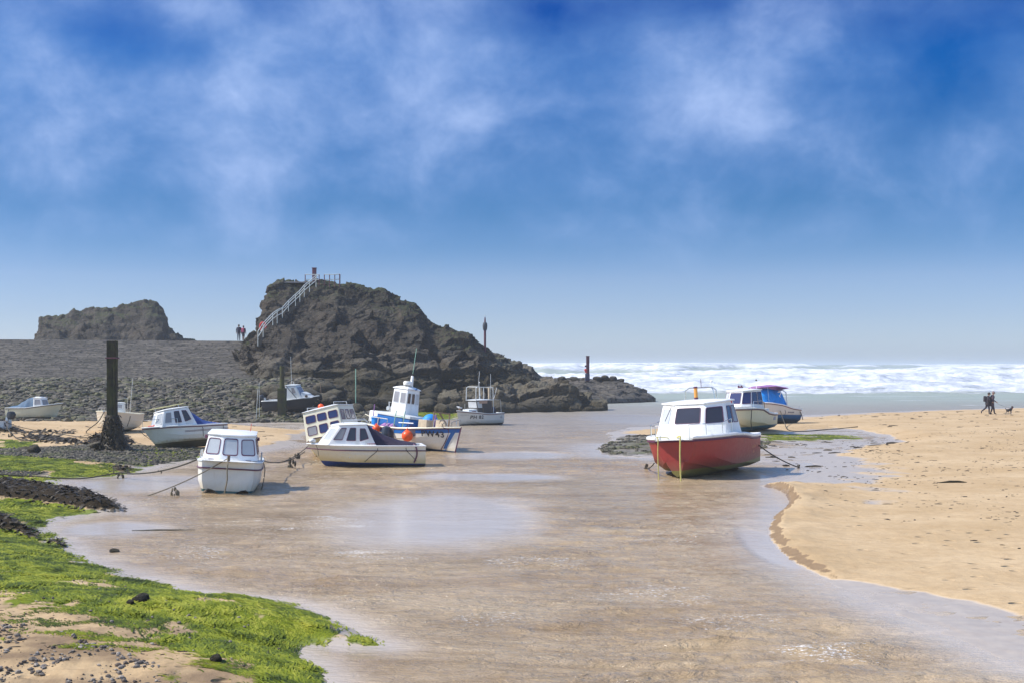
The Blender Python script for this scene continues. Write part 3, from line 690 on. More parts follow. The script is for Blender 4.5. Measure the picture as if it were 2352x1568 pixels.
def breakwater():
    # crest from far left to the rock; front foot; a walkway and a seaward face
    n = 340; s = np.linspace(0, 1, n)
    cx = np.interp(s, [0, .5, 1], [-95, -55, -26.0]); cy = np.interp(s, [0, 1], [139, 143.5]); cz = np.interp(s, [0, 1], [7.55, 7.25])
    fx = np.interp(s, [0, .5, .8, 1], [-92, -50, -30, -21.5]); fy = np.interp(s, [0, .5, .8, 1], [121, 121.5, 122, 125]); fz = np.interp(s, [0, .8, 1], [2.75, 2.75, 3.3])
    m = 90; v = np.linspace(0, 1, m)[None]
    X = fx[:, None] * (1 - v) + cx[:, None] * v; Y = fy[:, None] * (1 - v) + cy[:, None] * v
    Z = fz[:, None] * (1 - v ** 1.12) + cz[:, None] * v ** 1.12
    Z = Z + .10 * fbm(X * .5, Y * .5, 3, 4) * np.sin(np.pi * v) ** .5 + .22 * fbm(X * .1, Y * .1, 9, 2) * np.sin(np.pi * v)
    Z[:, -1] = cz
    add = [(.6, .02), (4.2, .0), (4.25, -.0), (12, -7.5)]
    Xa = np.concatenate([X] + [cx[:, None] for a in add], 1); Ya = np.concatenate([Y] + [cy[:, None] + a[0] for a in add], 1); Za = np.concatenate([Z] + [cz[:, None] + a[1] for a in add], 1)
    P = np.stack([Xa, Ya, Za], -1)
    L = np.concatenate([np.zeros((n, 1)), np.cumsum(np.linalg.norm(np.diff(P, axis=1), axis=2), 1)], 1)
    U = Xa * 1.0
    damp_steep = np.concatenate([sstep(.30, .02, v + 0 * X), np.zeros((n, 4))], 1) * (.55 + .6 * fbm(Xa * .07, Ya * .05, 2, 3))
    o = np_mesh('breakwater', P.reshape(-1, 3), grid_faces(*Xa.shape), M_STONE, uv=np.stack([U, L], -1).reshape(-1, 2), attrs={'damp_steep': np.clip(damp_steep, 0, 1)})
    tag(o, 'long sloping breakwater paved with rough grey stone blocks', 'breakwater')
    # low causeway on the far side with boulders along its top
    cr = [at(1160, 872, 168), at(1230, 872, 168), at(1300, 871, 168), at(1370, 869, 167), at(1405, 871, 166), at(1440, 882, 165), at(1475, 897, 164), at(1502, 911, 163)]
    ft = [at(1150, 925, 150), at(1240, 923, 150), at(1350, 919, 152), at(1420, 916, 155), at(1460, 915, 158), at(1506, 913, 162)]
    bk = [Vector((-2, 176, -.6)), Vector((10, 176, -.6)), Vector((19, 170, -.6))]
    c = massif('stone_causeway', cr, ft, bk, None, 300, 80, prof=.9, amp=.32, label='low stone causeway running out into the surf beyond the rock hill', cat='causeway', low_z=-9, terr=.8, seed=3.1)
    me = c.data; co_ = np.empty(len(me.vertices) * 3, np.float32); me.vertices.foreach_get('co', co_); co_ = co_.reshape(-1, 3)
    li = np.empty(len(me.loops), np.int32); me.loops.foreach_get('vertex_index', li)
    ul = me.uv_layers.new(name='UVMap'); ul.data.foreach_set('uv', (np.stack([co_[:, 0], co_[:, 1] * .6 + co_[:, 2]], -1)[li]).astype(np.float32).ravel())
    dm = me.attributes.new('damp_steep', 'FLOAT', 'POINT'); dm.data.foreach_set('value', (sstep(.7, 0, co_[:, 2]) * .5).astype(np.float32))
    me.materials.clear(); me.materials.append(M_STONE)
breakwater()

# sea air
def haze():
    mb = MB(); mb.box((0, 4650, 5.5), (13000, 9500, 23))
    m = bpy.data.materials.new('sea_air'); m.use_nodes = True; m.node_tree.nodes.clear(); t = NT(m.node_tree)
    out = t('ShaderNodeOutputMaterial'); v = t('ShaderNodeVolumePrincipled')
    v.inputs['Color'].default_value = (.90, .94, 1.0, 1); v.inputs['Density'].default_value = .00042; v.inputs['Anisotropy'].default_value = .35
    t.l.new(v.outputs[0], out.inputs['Volume'])
    tag(mb.build('haze', m), kind='stuff')
haze()
# ================================================================= BOAT KIT
def paint(name, top, bottom=None, wl=.35, band=None, stain=(.42, .36, .22), stain_h=.35, rough=.35, streak=.5, slope=0.0):
    """gloss hull paint: antifouling below the waterline, a tide stain above it, an optional stripe under the sheer"""
    m, t, b = new_mat(name)
    o = t.obj(); x, y, z = t.sep(o)
    n = t.noise(o, 1.6, 5, .6); nv = t.noise(t.mapping(o, (5, 5, .5)), 2.0, 4, .6); nf = t.noise(o, 9, 5, .7)
    c = t.mix(n, tuple(q * .9 for q in top), tuple(min(1, q * 1.06) for q in top))
    zz = t.math('ADD', z, t.math('MULTIPLY', x, slope))
    z2 = t.math('ADD', zz, t.math('MULTIPLY', t.math('SUBTRACT', nv, .5), .35))
    if stain:
        sm = t.math('MULTIPLY', t.mapr(z2, wl, wl + stain_h, .75, 0), 1.0)
        c = t.mix(sm, c, stain)
        c = t.mix(t.math('MULTIPLY', t.mapr(nv, .55, .75), streak * .35), c, tuple(q * .6 for q in stain))
    if band:
        col, d0, d1 = band
        bl = t.attr('below')
        c = t.mix(t.math('MULTIPLY', t.math('GREATER_THAN', bl, d0), t.math('LESS_THAN', bl, d1)), c, col)
    if bottom:
        bc = t.mix(t.mapr(nf, .3, .7), tuple(q * .7 for q in bottom), tuple(q * 1.2 for q in bottom))
        bc = t.mix(t.mapr(t.math('ADD', nf, t.mapr(z, 0, wl, .25, -.1)), .52, .75), bc, (.10, .085, .05))
        c = t.mix(t.mapr(t.math('ADD', zz, t.math('MULTIPLY', t.math('SUBTRACT', nf, .5), .02)), wl - .006, wl + .006), bc, c)
    t.set(b, 'Base Color', c)
    t.set(b, 'Roughness', t.mapr(nf, .3, .7, rough * .8, rough * 1.3))
    t.set(b, 'Normal', t.bump(t.noise(o, 2.5, 3, .5), .12, .02))
    return m

M_WHITE = simple('white_gelcoat', (.86, .85, .83), .32, .05, 2.0, dirt=(.5, .47, .38))
M_CREAM = simple('cream_gelcoat', (.78, .72, .55), .35, .05, 2.0, dirt=(.5, .43, .28))
M_GREYW = simple('grey_white_gelcoat', (.62, .64, .64), .4, .06, 2.0, dirt=(.35, .33, .28))
M_STEEL = simple('stainless_tube', (.62, .62, .62), .22, .05, metal=1.0)
M_GALV = simple('galvanised_tube', (.55, .56, .55), .45, .1, 9, metal=.6)
M_BLACK = simple('black_rubber', (.02, .02, .022), .45, .2)
M_DKGASK = simple('window_gasket', (.025, .02, .03), .5, .1)
M_MAROON = simple('maroon_trim', (.10, .02, .06), .5, .15)
M_NAVY = simple('navy_canvas', (.022, .012, .034), .75, .25, 3, bump=.5)
M_BLUEC = simple('blue_canvas', (.018, .055, .22), .7, .25, 3, bump=.5)
M_SKYC = simple('bright_blue_canvas', (.008, .27, .74), .6, .25, 3, bump=.5)
M_SLATEC = simple('slate_blue_canvas', (.06, .12, .20), .75, .25, 3, bump=.6)
M_BLUEP = simple('blue_paint', (.01, .12, .38), .4, .15, 3, dirt=(.05, .06, .12))
M_ORANGE = simple('orange_buoy_vinyl', (.90, .10, .012), .38, .08, 3)
M_RED = simple('red_plastic', (.62, .03, .025), .45, .12)
M_TEAK = simple('weathered_wood', (.20, .13, .08), .75, .25, 8, bump=.4)
M_TAN = simple('tan_plywood', (.50, .40, .28), .7, .15, 3)
M_ROPE = simple('old_rope', (.20, .17, .12), .9, .3, 20)
M_ROPED = simple('weedy_rope', (.045, .04, .03), .9, .35, 14)
M_ROPEY = simple('yellow_rope', (.52, .46, .14), .85, .2, 20)
M_DARKIN = simple('dark_interior', (.05, .05, .05), .8, .2)
M_MOTOR = simple('outboard_cowl', (.025, .026, .03), .35, .2)
M_GREENT = simple('green_painted_tube', (.28, .48, .36), .5, .15)
M_PURPT = simple('faded_purple_canvas', (.30, .14, .34), .7, .2, 3, bump=.4)
def glass(name, col, rough=.06):
    m, t, b = new_mat(name)
    o = t.obj()
    t.set(b, 'Base Color', t.mix(t.noise(o, .9, 3, .5), tuple(q * .6 for q in col), tuple(min(1, q * 1.3) for q in col)))
    b.inputs['Roughness'].default_value = rough; b.inputs['Specular IOR Level'].default_value = .7
    return m
G_DARK = glass('dark_glass', (.035, .035, .05)); G_GREY = glass('grey_perspex', (.30, .29, .30), .12)
G_BLUE = glass('blue_tinted_glass', (.02, .028, .11)); G_PALE = glass('pale_glare_glass', (.52, .54, .56), .15)  # pale pane has sky glare and see-through brightness painted into its colour

class Hull:
    def __init__(s, L, B, stern=.9, mid=.85, bow=1.15, tw=.82, p=2.2, rake=.45, fore=.25, bow_w=.0, bow_round=.0, t0=.45,
                 sec=None, strakes=0, lap=.018, sheer=None, keel=None, n=44):
        s.L, s.B = L, B; s.a = dict(stern=stern, mid=mid, bow=bow, tw=tw, p=p, rake=rake, fore=fore, bow_w=bow_w, bow_round=bow_round, t0=t0)
        s.sheerpts = sheer; s.n = n
        s.sec = sec or [(0, [(0, 0), (.45, .06), (.86, .17), (.95, .5), (1, 1)]), (.55, [(0, 0), (.42, .10), (.82, .27), (.94, .55), (1, 1)]), (1, [(0, 0), (.12, .2), (.34, .45), (.62, .74), (1, 1)])]
        s.strakes, s.lap = strakes, lap
    def b(s, t):
        a = s.a; h = s.B / 2
        if t < a['t0']: return h * (a['tw'] + (1 - a['tw']) * math.sin(math.pi / 2 * t / a['t0']))
        return h * (a['bow_w'] + (1 - a['bow_w']) * max(0.0, 1 - ((t - a['t0']) / (1 - a['t0'])) ** a['p']))
    def zs(s, t):
        if s.sheerpts: return float(np.interp(t, [q[0] for q in s.sheerpts], [q[1] for q in s.sheerpts]))
        a = s.a; k = .38
        return a['mid'] + (a['stern'] - a['mid']) * ((k - t) / k) ** 2 if t < k else a['mid'] + (a['bow'] - a['mid']) * ((t - k) / (1 - k)) ** 2
    def zk(s, t): return s.a['fore'] * max(0, (t - .68) / .32) ** 2.0
    def prof(s, t):
        """section at t as list of (y, z), keel to sheer"""
        ts = [q[0] for q in s.sec]; i = max(0, min(len(ts) - 2, sum(1 for q in ts if q <= t) - 1))
        w = (t - ts[i]) / (ts[i + 1] - ts[i]); w = w * w * (3 - 2 * w)
        A, Bb = s.sec[i][1], s.sec[i + 1][1]
        ctrl = [(a[0] * (1 - w) + c[0] * w, a[1] * (1 - w) + c[1] * w) for a, c in zip(A, Bb)]
        bb, k, z = s.b(t), s.zk(t), s.zs(t)
        return [(y * bb, k + q * (z - k)) for y, q in ctrl]
    def dense(s, t):
        c = s.prof(t); out = []
        if s.strakes:
            d = np.cumsum([0] + [math.hypot(c[i + 1][0] - c[i][0], c[i + 1][1] - c[i][1]) for i in range(len(c) - 1)])
            q = np.linspace(0, d[-1], s.strakes + 1)
            ys = np.interp(q, d, [v[0] for v in c]); zz = np.interp(q, d, [v[1] for v in c])
            fade = min(1, (1 - t) * 6)
            for i in range(s.strakes + 1):
                out.append((ys[i], zz[i]))
                if 0 < i < s.strakes: out.append((ys[i] + s.lap * fade, zz[i] + .003))
            return out
        for i in range(len(c) - 1):
            for k in range(4):
                w = k / 4; out.append((c[i][0] * (1 - w) + c[i + 1][0] * w, c[i][1] * (1 - w) + c[i + 1][1] * w))
        return out + [c[-1]]
    def xof(s, t, y, z):
        a = s.a; k, zz = s.zk(t), s.zs(t); w = max(0, (t - .6) / .4) ** 2
        r = (z - k) / max(zz - k, .01)
        bb = max(s.b(t), .02)
        return s.L * (t - .5) + a['rake'] * (r - 1) * w - a['bow_round'] * w * (abs(y) / bb) ** 2 * 1.0
    def P(s, t, side=1, d=0.0, dz=0.0):
        """point on the sheer (d inboard, dz up)"""
        y = max(s.b(t) - d, 0.0); z = s.zs(t)
        return Vector((s.xof(t, y, z), side * y, z + dz))
    def half(s, x, z):
        """half breadth at local x, z"""
        t = min(.999, max(0, x / s.L + .5))
        for _ in range(4):
            pr = s.prof(t); y = float(np.interp(z, [q[1] for q in pr], [q[0] for q in pr]))
            t = min(.999, max(0, t + (x - s.xof(t, y, z)) / s.L))
        return y
    def build(s, parent, mat, name='hull'):
        rows = []; bel = []
        ts = np.linspace(0, 1, s.n)
        for t in ts:
            d = s.dense(t); zt = s.zs(t)
            full = [(-y, z) for y, z in reversed(d)] + d[1:]
            rows.append([(s.xof(t, y, z), y, z) for y, z in full]); bel.append([zt - z for y, z in full])
        m = len(rows[0]); V = [p for r in rows for p in r]; A = [q for r in bel for q in r]
        F = grid_faces(s.n, m).tolist()
        # transom and blunt bow
        c0 = len(V); V.append((rows[0][m // 2][0], 0, s.zs(0) * .55)); A.append(.4)
        for k in range(m - 1): F.append([k + 1, k, c0, c0])
        F.append([0, m - 1, c0, c0])
        bm = bmesh.new(); lay = bm.verts.layers.float.new('below'); bv = [bm.verts.new(v) for v in V]
        for v, q in zip(bv, A): v[lay] = q
        for f in F:
            g = list(dict.fromkeys(f))
            try: bm.faces.new([bv[i] for i in g])
            except ValueError: pass
        if s.a['bow_w'] > 0:
            try: bm.faces.new([bv[(s.n - 1) * m + k] for k in range(m)])
            except ValueError: pass
        bmesh.ops.remove_doubles(bm, verts=bm.verts, dist=2e-4)
        bmesh.ops.recalc_face_normals(bm, faces=bm.faces)
        for f in bm.faces: f.smooth = True
        for e in bm.edges: e.smooth = not (len(e.link_faces) == 2 and e.calc_face_angle(0) > .45)
        me = bpy.data.meshes.new(name); bm.to_mesh(me); bm.free(); me.materials.append(mat)
        o = bpy.data.objects.new(name, me); COL.objects.link(o); o.parent = parent
        s.obj = o; s.root = parent
        return o
    def deck(s, mat, t_open=(.03, .5), floor=.35, w=.10, camber=.06, lift=.01, name='deck'):
        """fore deck, side decks and a sunk cockpit"""
        mb = MB(); n = 26
        ta, tb = t_open
        fr = []
        for t in np.linspace(tb, 1, n):
            b = max(s.b(t) - .012, .004); z = s.zs(t)
            r = []
            for k in np.linspace(-1, 1, 9): r.append((s.xof(t, k * b, z), k * b, z + lift + camber * (1 - k * k) * min(1, b / s.B * 3)))
            fr.append(r)
        mb.loft(fr)
        def side(sg):
            rows = []
            for t in np.linspace(0, tb, 20):
                b = s.b(t) - .012; z = s.zs(t); zf = s.zk(t) + floor; pr = s.prof(t); yi = min(b - w, float(np.interp(zf, [q[1] for q in pr], [q[0] for q in pr])) - .06)
                rows.append([(s.xof(t, b, z), sg * b, z + lift), (s.xof(t, b, z), sg * (b - w), z + lift), (s.xof(t, b, z), sg * yi, zf), (s.xof(t, b, z), 0, zf)])
            mb.loft(rows)
        side(1); side(-1)
        b = s.b(tb) - .012; z = s.zs(tb); xx = s.xof(tb, b, z)
        mb.add([(xx, -b, z), (xx, b, z), (xx, (b - w) * .7, s.zk(tb) + floor), (xx, -(b - w) * .7, s.zk(tb) + floor)], [(0, 1, 2, 3)])
        b = s.b(0) - .012; z = s.zs(0); x0 = s.xof(0, b, z)
        mb.box((x0 + .05, 0, z - .12), (.09, 2 * b - .02, .26))
        return mb.build(name, mat, s.root, smooth=.5)
    def rubrail(s, mat, r=.028, dz=0.0, name='rubbing_strake', stern=True):
        mb = MB()
        ts = np.linspace(0, 1, 40)
        L_ = [s.P(t, 1, -.006, dz) for t in ts]; R_ = [s.P(t, -1, -.006, dz) for t in ts]
        mb.tube(L_ + R_[::-1], r, 7, closed=stern)
        return mb.build(name, mat, s.root)
    def text(s, txt, size, x, z, side, mat, name='registration', lean=0.0):
        cu = bpy.data.curves.new(name, 'FONT'); cu.body = txt; cu.size = size; cu.extrude = .0; cu.resolution_u = 3; cu.space_character = 1.12
        try: cu.offset = size * .018
        except Exception: pass
        ob = bpy.data.objects.new(name, cu); COL.objects.link(ob)
        dg = bpy.context.evaluated_depsgraph_get(); dg.update()
        me = bpy.data.meshes.new_from_object(ob.evaluated_get(dg))
        bpy.data.objects.remove(ob); bpy.data.curves.remove(cu)
        bm = bmesh.new(); bm.from_mesh(me)
        bmesh.ops.triangulate(bm, faces=bm.faces)
        bmesh.ops.subdivide_edges(bm, edges=[e for e in bm.edges if e.calc_length() > size * .25], cuts=2)
        wid = max(v.co.x for v in bm.verts)
        for v in bm.verts:
            lx = v.co.x - wid / 2
            X = x + (-lx if side > 0 else lx); Z = z + v.co.y + lean * (v.co.x - wid / 2)
            v.co = Vector((X, side * (s.half(X, Z) + (.034 if s.strakes else .010)), Z))
        bm.to_mesh(me); bm.free(); me.materials.clear(); me.materials.append(mat)
        o = bpy.data.objects.new(name, me); COL.objects.link(o); o.parent = s.root
        return o

def rounded(poly, r, n=4):
    """round the corners of a 2-D polygon"""
    out = []; m = len(poly)
    for i in range(m):
        p0, p, p1 = (Vector(poly[i - 1]), Vector(poly[i]), Vector(poly[(i + 1) % m]))
        a = (p0 - p); b = (p1 - p); d = min(r, a.length * .45, b.length * .45)
        A = p + a.normalized() * d; B_ = p + b.normalized() * d
        for k in range(n + 1):
            w = k / n; out.append(A * (1 - w) ** 2 + p * 2 * w * (1 - w) + B_ * w * w)
    return out
def window(parent, quad, rect, frame_m, pane_m, r=.06, fw=.028, skew=0.0, name='window'):
    """quad: bl, br, tr, tl (3-D, seen from outside); rect in its u, v; frame ring with a pane child"""
    bl, br, tr, tl = [Vector(q) for q in quad]
    u0, u1, v0, v1 = rect[:4]
    P2 = rect[4] if len(rect) > 4 else [(u0, v0), (u1, v0), (u1, v1), (u0, v1)]
    U = ((br + tr) - (bl + tl)) * .5; Vv = ((tl + tr) - (bl + br)) * .5
    N = U.cross(Vv).normalized()
    lu, lv = U.length, Vv.length
    out = rounded([(a * lu, b * lv) for a, b in P2], r)
    cx = sum((p.x for p in out)) / len(out); cy = sum((p.y for p in out)) / len(out)
    def M3(p, d):
        u, v = p.x / lu, p.y / lv
        return (bl * (1 - u) * (1 - v) + br * u * (1 - v) + tr * u * v + tl * (1 - u) * v) + N * d
    ins = []
    for p in out:
        q = Vector((p.x - cx, p.y - cy)); L = q.length; ins.append(Vector((cx, cy)) + q * max(0, (L - fw * 1.25) / L))
    mb = MB(); m = len(out)
    vs = [M3(p, -.01) for p in out] + [M3(p, .018) for p in out] + [M3(p, .018) for p in ins] + [M3(p, -.004) for p in ins]
    fs = [(a * m + k, a * m + (k + 1) % m, (a + 1) * m + (k + 1) % m, (a + 1) * m + k) for a in range(3) for k in range(m)]
    mb.add(vs, fs); f = mb.build(name, frame_m, parent)
    pb = MB(); cc = Vector((cx, cy))
    pb.loft([[M3(cc + (p - cc) * q, .007) for p in ins] for q in (1, .7, .4, .12)], closed_u=True, cap1=True); pb.build('pane', pane_m, f)
    return f

class Cabin:
    """deck house: ring of bottom and top corners (starboard aft .. starboard fore, port fore .. port aft)"""
    def __init__(s, root, bot, top, mat, crown=.07, over=.05, roof_m=None, zb=None, zt=None, name='cabin', bevel=.03, thick=.05, nose=0.0, topslope=0.0):
        full = lambda P: [Vector((x, -y, z)) for x, y, z in P] + [Vector((x + (nose if False else 0), y, z)) for x, y, z in reversed(P)]
        s.bot, s.top, s.root = full(bot), full(top), root
        n = len(s.bot); mb = MB()
        sub = lambda R: [R[i].lerp(R[(i + 1) % n], k / 6) for i in range(n) for k in range(6)]
        A, Bt = sub(s.bot), sub(s.top)
        mb.loft([[p.lerp(q, k / 6) for p, q in zip(A, Bt)] for k in range(7)], closed_u=True)
        mb.add(Bt, [tuple(range(len(Bt)))])
        s.obj = mb.build(name, mat, root, bevel=bevel)
        # roof slab with camber
        c = sum(s.top, Vector()) / n
        ring = [c + (p - c) * (1 + over / max((p - c).length, .1)) for p in s.top]
        rb = MB()
        rings = [ring, [p + Vector((0, 0, thick)) for p in ring]]
        for k in (.8, .5, .2): rings.append([c + (p - c) * k + Vector((0, 0, thick + crown * (1 - k * k) + (p.z - c.z) * (1 - k) * 0)) for p in ring])
        rb.loft(rings, closed_u=True, cap0=True, cap1=True)
        s.roof = rb.build('roof', roof_m or mat, root, bevel=.012, smooth=.9)
        s.c = c
    def wall(s, i):
        """corners bl, br, tr, tl of wall i seen from outside"""
        n = len(s.bot); j = (i + 1) % n
        a = [s.bot[i], s.bot[j], s.top[j], s.top[i]]
        N = (a[1] - a[0]).cross(a[3] - a[0]); mid = (a[0] + a[1]) / 2 - sum(s.bot, Vector()) / n
        if N.dot(mid) < 0: a = [a[1], a[0], a[3], a[2]]
        return a
    def win(s, i, rect, frame_m=None, pane_m=None, **k):
        return window(s.root, s.wall(i), rect, frame_m or M_DKGASK, pane_m or G_DARK, **k)

def rail(parent, pts, r=.016, mat=None, posts=(), name='handrail', extra=()):
    mb = MB(); mb.tube(pts, r, 6)
    for a, b in posts: mb.tube([a, b], r, 6)
    for e in extra: mb.tube(e, r * .8, 6)
    return mb.build(name, mat or M_STEEL, parent)
def arc(a, b, h, n=8, up=(0, 0, 1)):
    a, b = Vector(a), Vector(b)
    return [a.lerp(b, k / n) + Vector(up) * h * math.sin(math.pi * k / n) ** .6 for k in range(n + 1)]
def canopy(parent, rows, mat, name='canvas_cover', wr=.02, seed=0):
    """rows: list of (x, half_width, z_edge, z_crown)"""
    mb = MB(); R = []
    for i, (x, w, ze, zc) in enumerate(rows):
        r = []
        for k in np.linspace(-1, 1, 15):
            zz = ze + (zc - ze) * (1 - abs(k) ** 2.6)
            q = wr * float(perlin(x * 3.1 + seed, k * 2.3, seed * 1.7)) + .5 * wr * float(perlin(x * 8, k * 5 + seed, 3))
            r.append((x, k * (w + q), zz + q))
        R.append(r)
    mb.loft(R)
    e0 = R[0]; e1 = R[-1]
    mb.add(e0, [tuple(range(len(e0)))]); mb.add(e1, [tuple(range(len(e1)))])
    return mb.build(name, mat, parent, smooth=.9)
def dense_rows(rows, n=4):
    out = []
    for a, b in zip(rows[:-1], rows[1:]):
        for k in range(n): out.append(tuple(p + (q - p) * k / n for p, q in zip(a, b)))
    return out + [rows[-1]]
def outboard(parent, x, y, z, tilt=0.0, s=1.0, name='outboard_motor'):
    M = Matrix.Rotation(tilt, 3, 'Y')
    mb = MB(); o = Vector((x, y, z))
    def T(p): return M @ (Vector(p) * s)
    rows = []
    for zz, w, l, f in ((0, .13, .20, 0), (.12, .16, .26, -.02), (.28, .16, .27, -.03), (.40, .13, .22, -.02), (.45, .07, .13, -.01)):
        rows.append([tuple(T((f - .1 + l * math.cos(a) * (1 if abs(math.cos(a)) < .8 else .95), w * math.sin(a), zz))) for a in np.linspace(0, 2 * math.pi, 15)[:-1]])
    mb.loft(rows, closed_u=True, cap0=True, cap1=True)
    m = mb.build(name, M_MOTOR, parent); m.location = o
    lg = MB(); lg.box(tuple(T((-.08, 0, -.35))), (.16 * s, .07 * s, .75 * s), M=M, taper=1.0)
    lg.box(tuple(T((-.10, 0, -.55))), (.30 * s, .16 * s, .015 * s), M=M)
    lg.lathe([(.005, -.16), (.045, -.08), (.05, .08), (.02, .16)], tuple(T((-.12, 0, -.74))), 10, M=M @ Matrix.Rotation(math.pi / 2, 3, 'Y'))
    lg.box(tuple(T((.08, 0, .02))), (.12 * s, .2 * s, .26 * s), M=M)
    lg.build('drive_leg', M_GALV, m)
    pr = MB()
    for k in range(3):
        A = Matrix.Rotation(2 * math.pi * k / 3, 3, 'X') @ Matrix.Rotation(.5, 3, 'Z')
        pr.box(tuple(T((-.26, 0, -.74)) + M @ (A @ Vector((0, 0, .07))) * s), (.015 * s, .06 * s, .13 * s), M=M @ A)
    pr.build('propeller', M_BLACK, m)
    return m
def settle(root, p, yaw, roll=0.0, pitch=0.0, sink=.06):
    """rest the boat on the ground at p"""
    R = Matrix.Rotation(rad(yaw), 3, 'Z') @ Matrix.Rotation(rad(pitch), 3, 'Y') @ Matrix.Rotation(rad(roll), 3, 'X')
    root.rotation_euler = R.to_euler()
    h = [c for c in root.children if c.name.startswith('hull')][0]
    lo = min((R @ v.co).z for v in h.data.vertices)
    z = max(gz(p.x, p.y), 0)
    root.location = (p.x, p.y, z - sink - lo)
    return R
def W(root, v):
    """world position of a local point on a settled boat"""
    return root.location + root.rotation_euler.to_matrix() @ Vector(v)
def fender_ball(name, label, cat, p, r, mat, group=None):
    mb = MB(); prof = [(.001, -r)] + [(r * math.sin(a), -r * math.cos(a)) for a in np.linspace(.15, 2.7, 14)] + [(r * .22, r * 1.02), (r * .2, r * 1.28), (r * .08, r * 1.34)]
    mb.lathe(prof, (0, 0, 0), 18)
    t = thing(name, label, cat, p, group); mb.build('float', mat, t)
    nb = MB(); nb.tube([(0, 0, r * 1.25), (.02, 0, r * 1.6)], .018, 6); nb.build('eye', M_BLUEP, t)
    return t
def rope(label, pts, r, mat, name='rope', cat='rope', sub=6, weed=()):
    """slack line through points (Catmull-Rom)"""
    P = [Vector(p) for p in pts]; Q = [2 * P[0] - P[1]] + P + [2 * P[-1] - P[-2]]; out = []
    for i in range(1, len(Q) - 2):
        for k in range(sub):
            u = k / sub; a, b, c, d = Q[i - 1:i + 3]
            out.append(.5 * ((2 * b) + (c - a) * u + (2 * a - 5 * b + 4 * c - d) * u * u + (3 * b - a - 3 * c + d) * u ** 3))
    out.append(P[-1])
    mb = MB(); mb.tube(out, r, 6)
    for wp, wr in weed:
        V, F = ico(1)
        for q in range(9):
            c = Vector(wp) + Vector((random.uniform(-1, 1), random.uniform(-1, 1), random.uniform(-1.6, .4))) * wr
            s = wr * random.uniform(.3, .7)
            mb.add([tuple(c + Vector((v[0] * s * .6, v[1] * s * .6, v[2] * s * 1.5 + .2 * s * random.uniform(-1, 1)))) for v in V], F.tolist())
    o = mb.build(name, mat)
    return tag(o, label, cat)
def sag(a, b, d, n=5):
    a, b = Vector(a), Vector(b)
    return [a.lerp(b, k / n) - Vector((0, 0, d * 4 * (k / n) * (1 - k / n))) for k in range(n + 1)]
# ================================================================= THE BOATS
BG = 'boats aground in the harbour at low tide'
def mooring_cleat(root, p, s=1.0, name='cleat'):
    mb = MB(); x, y, z = p
    mb.tube([(x, y - .10 * s, z + .08 * s), (x, y + .10 * s, z + .08 * s)], .018 * s, 6); mb.box((x, y, z + .035 * s), (.06 * s, .06 * s, .08 * s))
    return mb.build(name, M_STEEL, root)

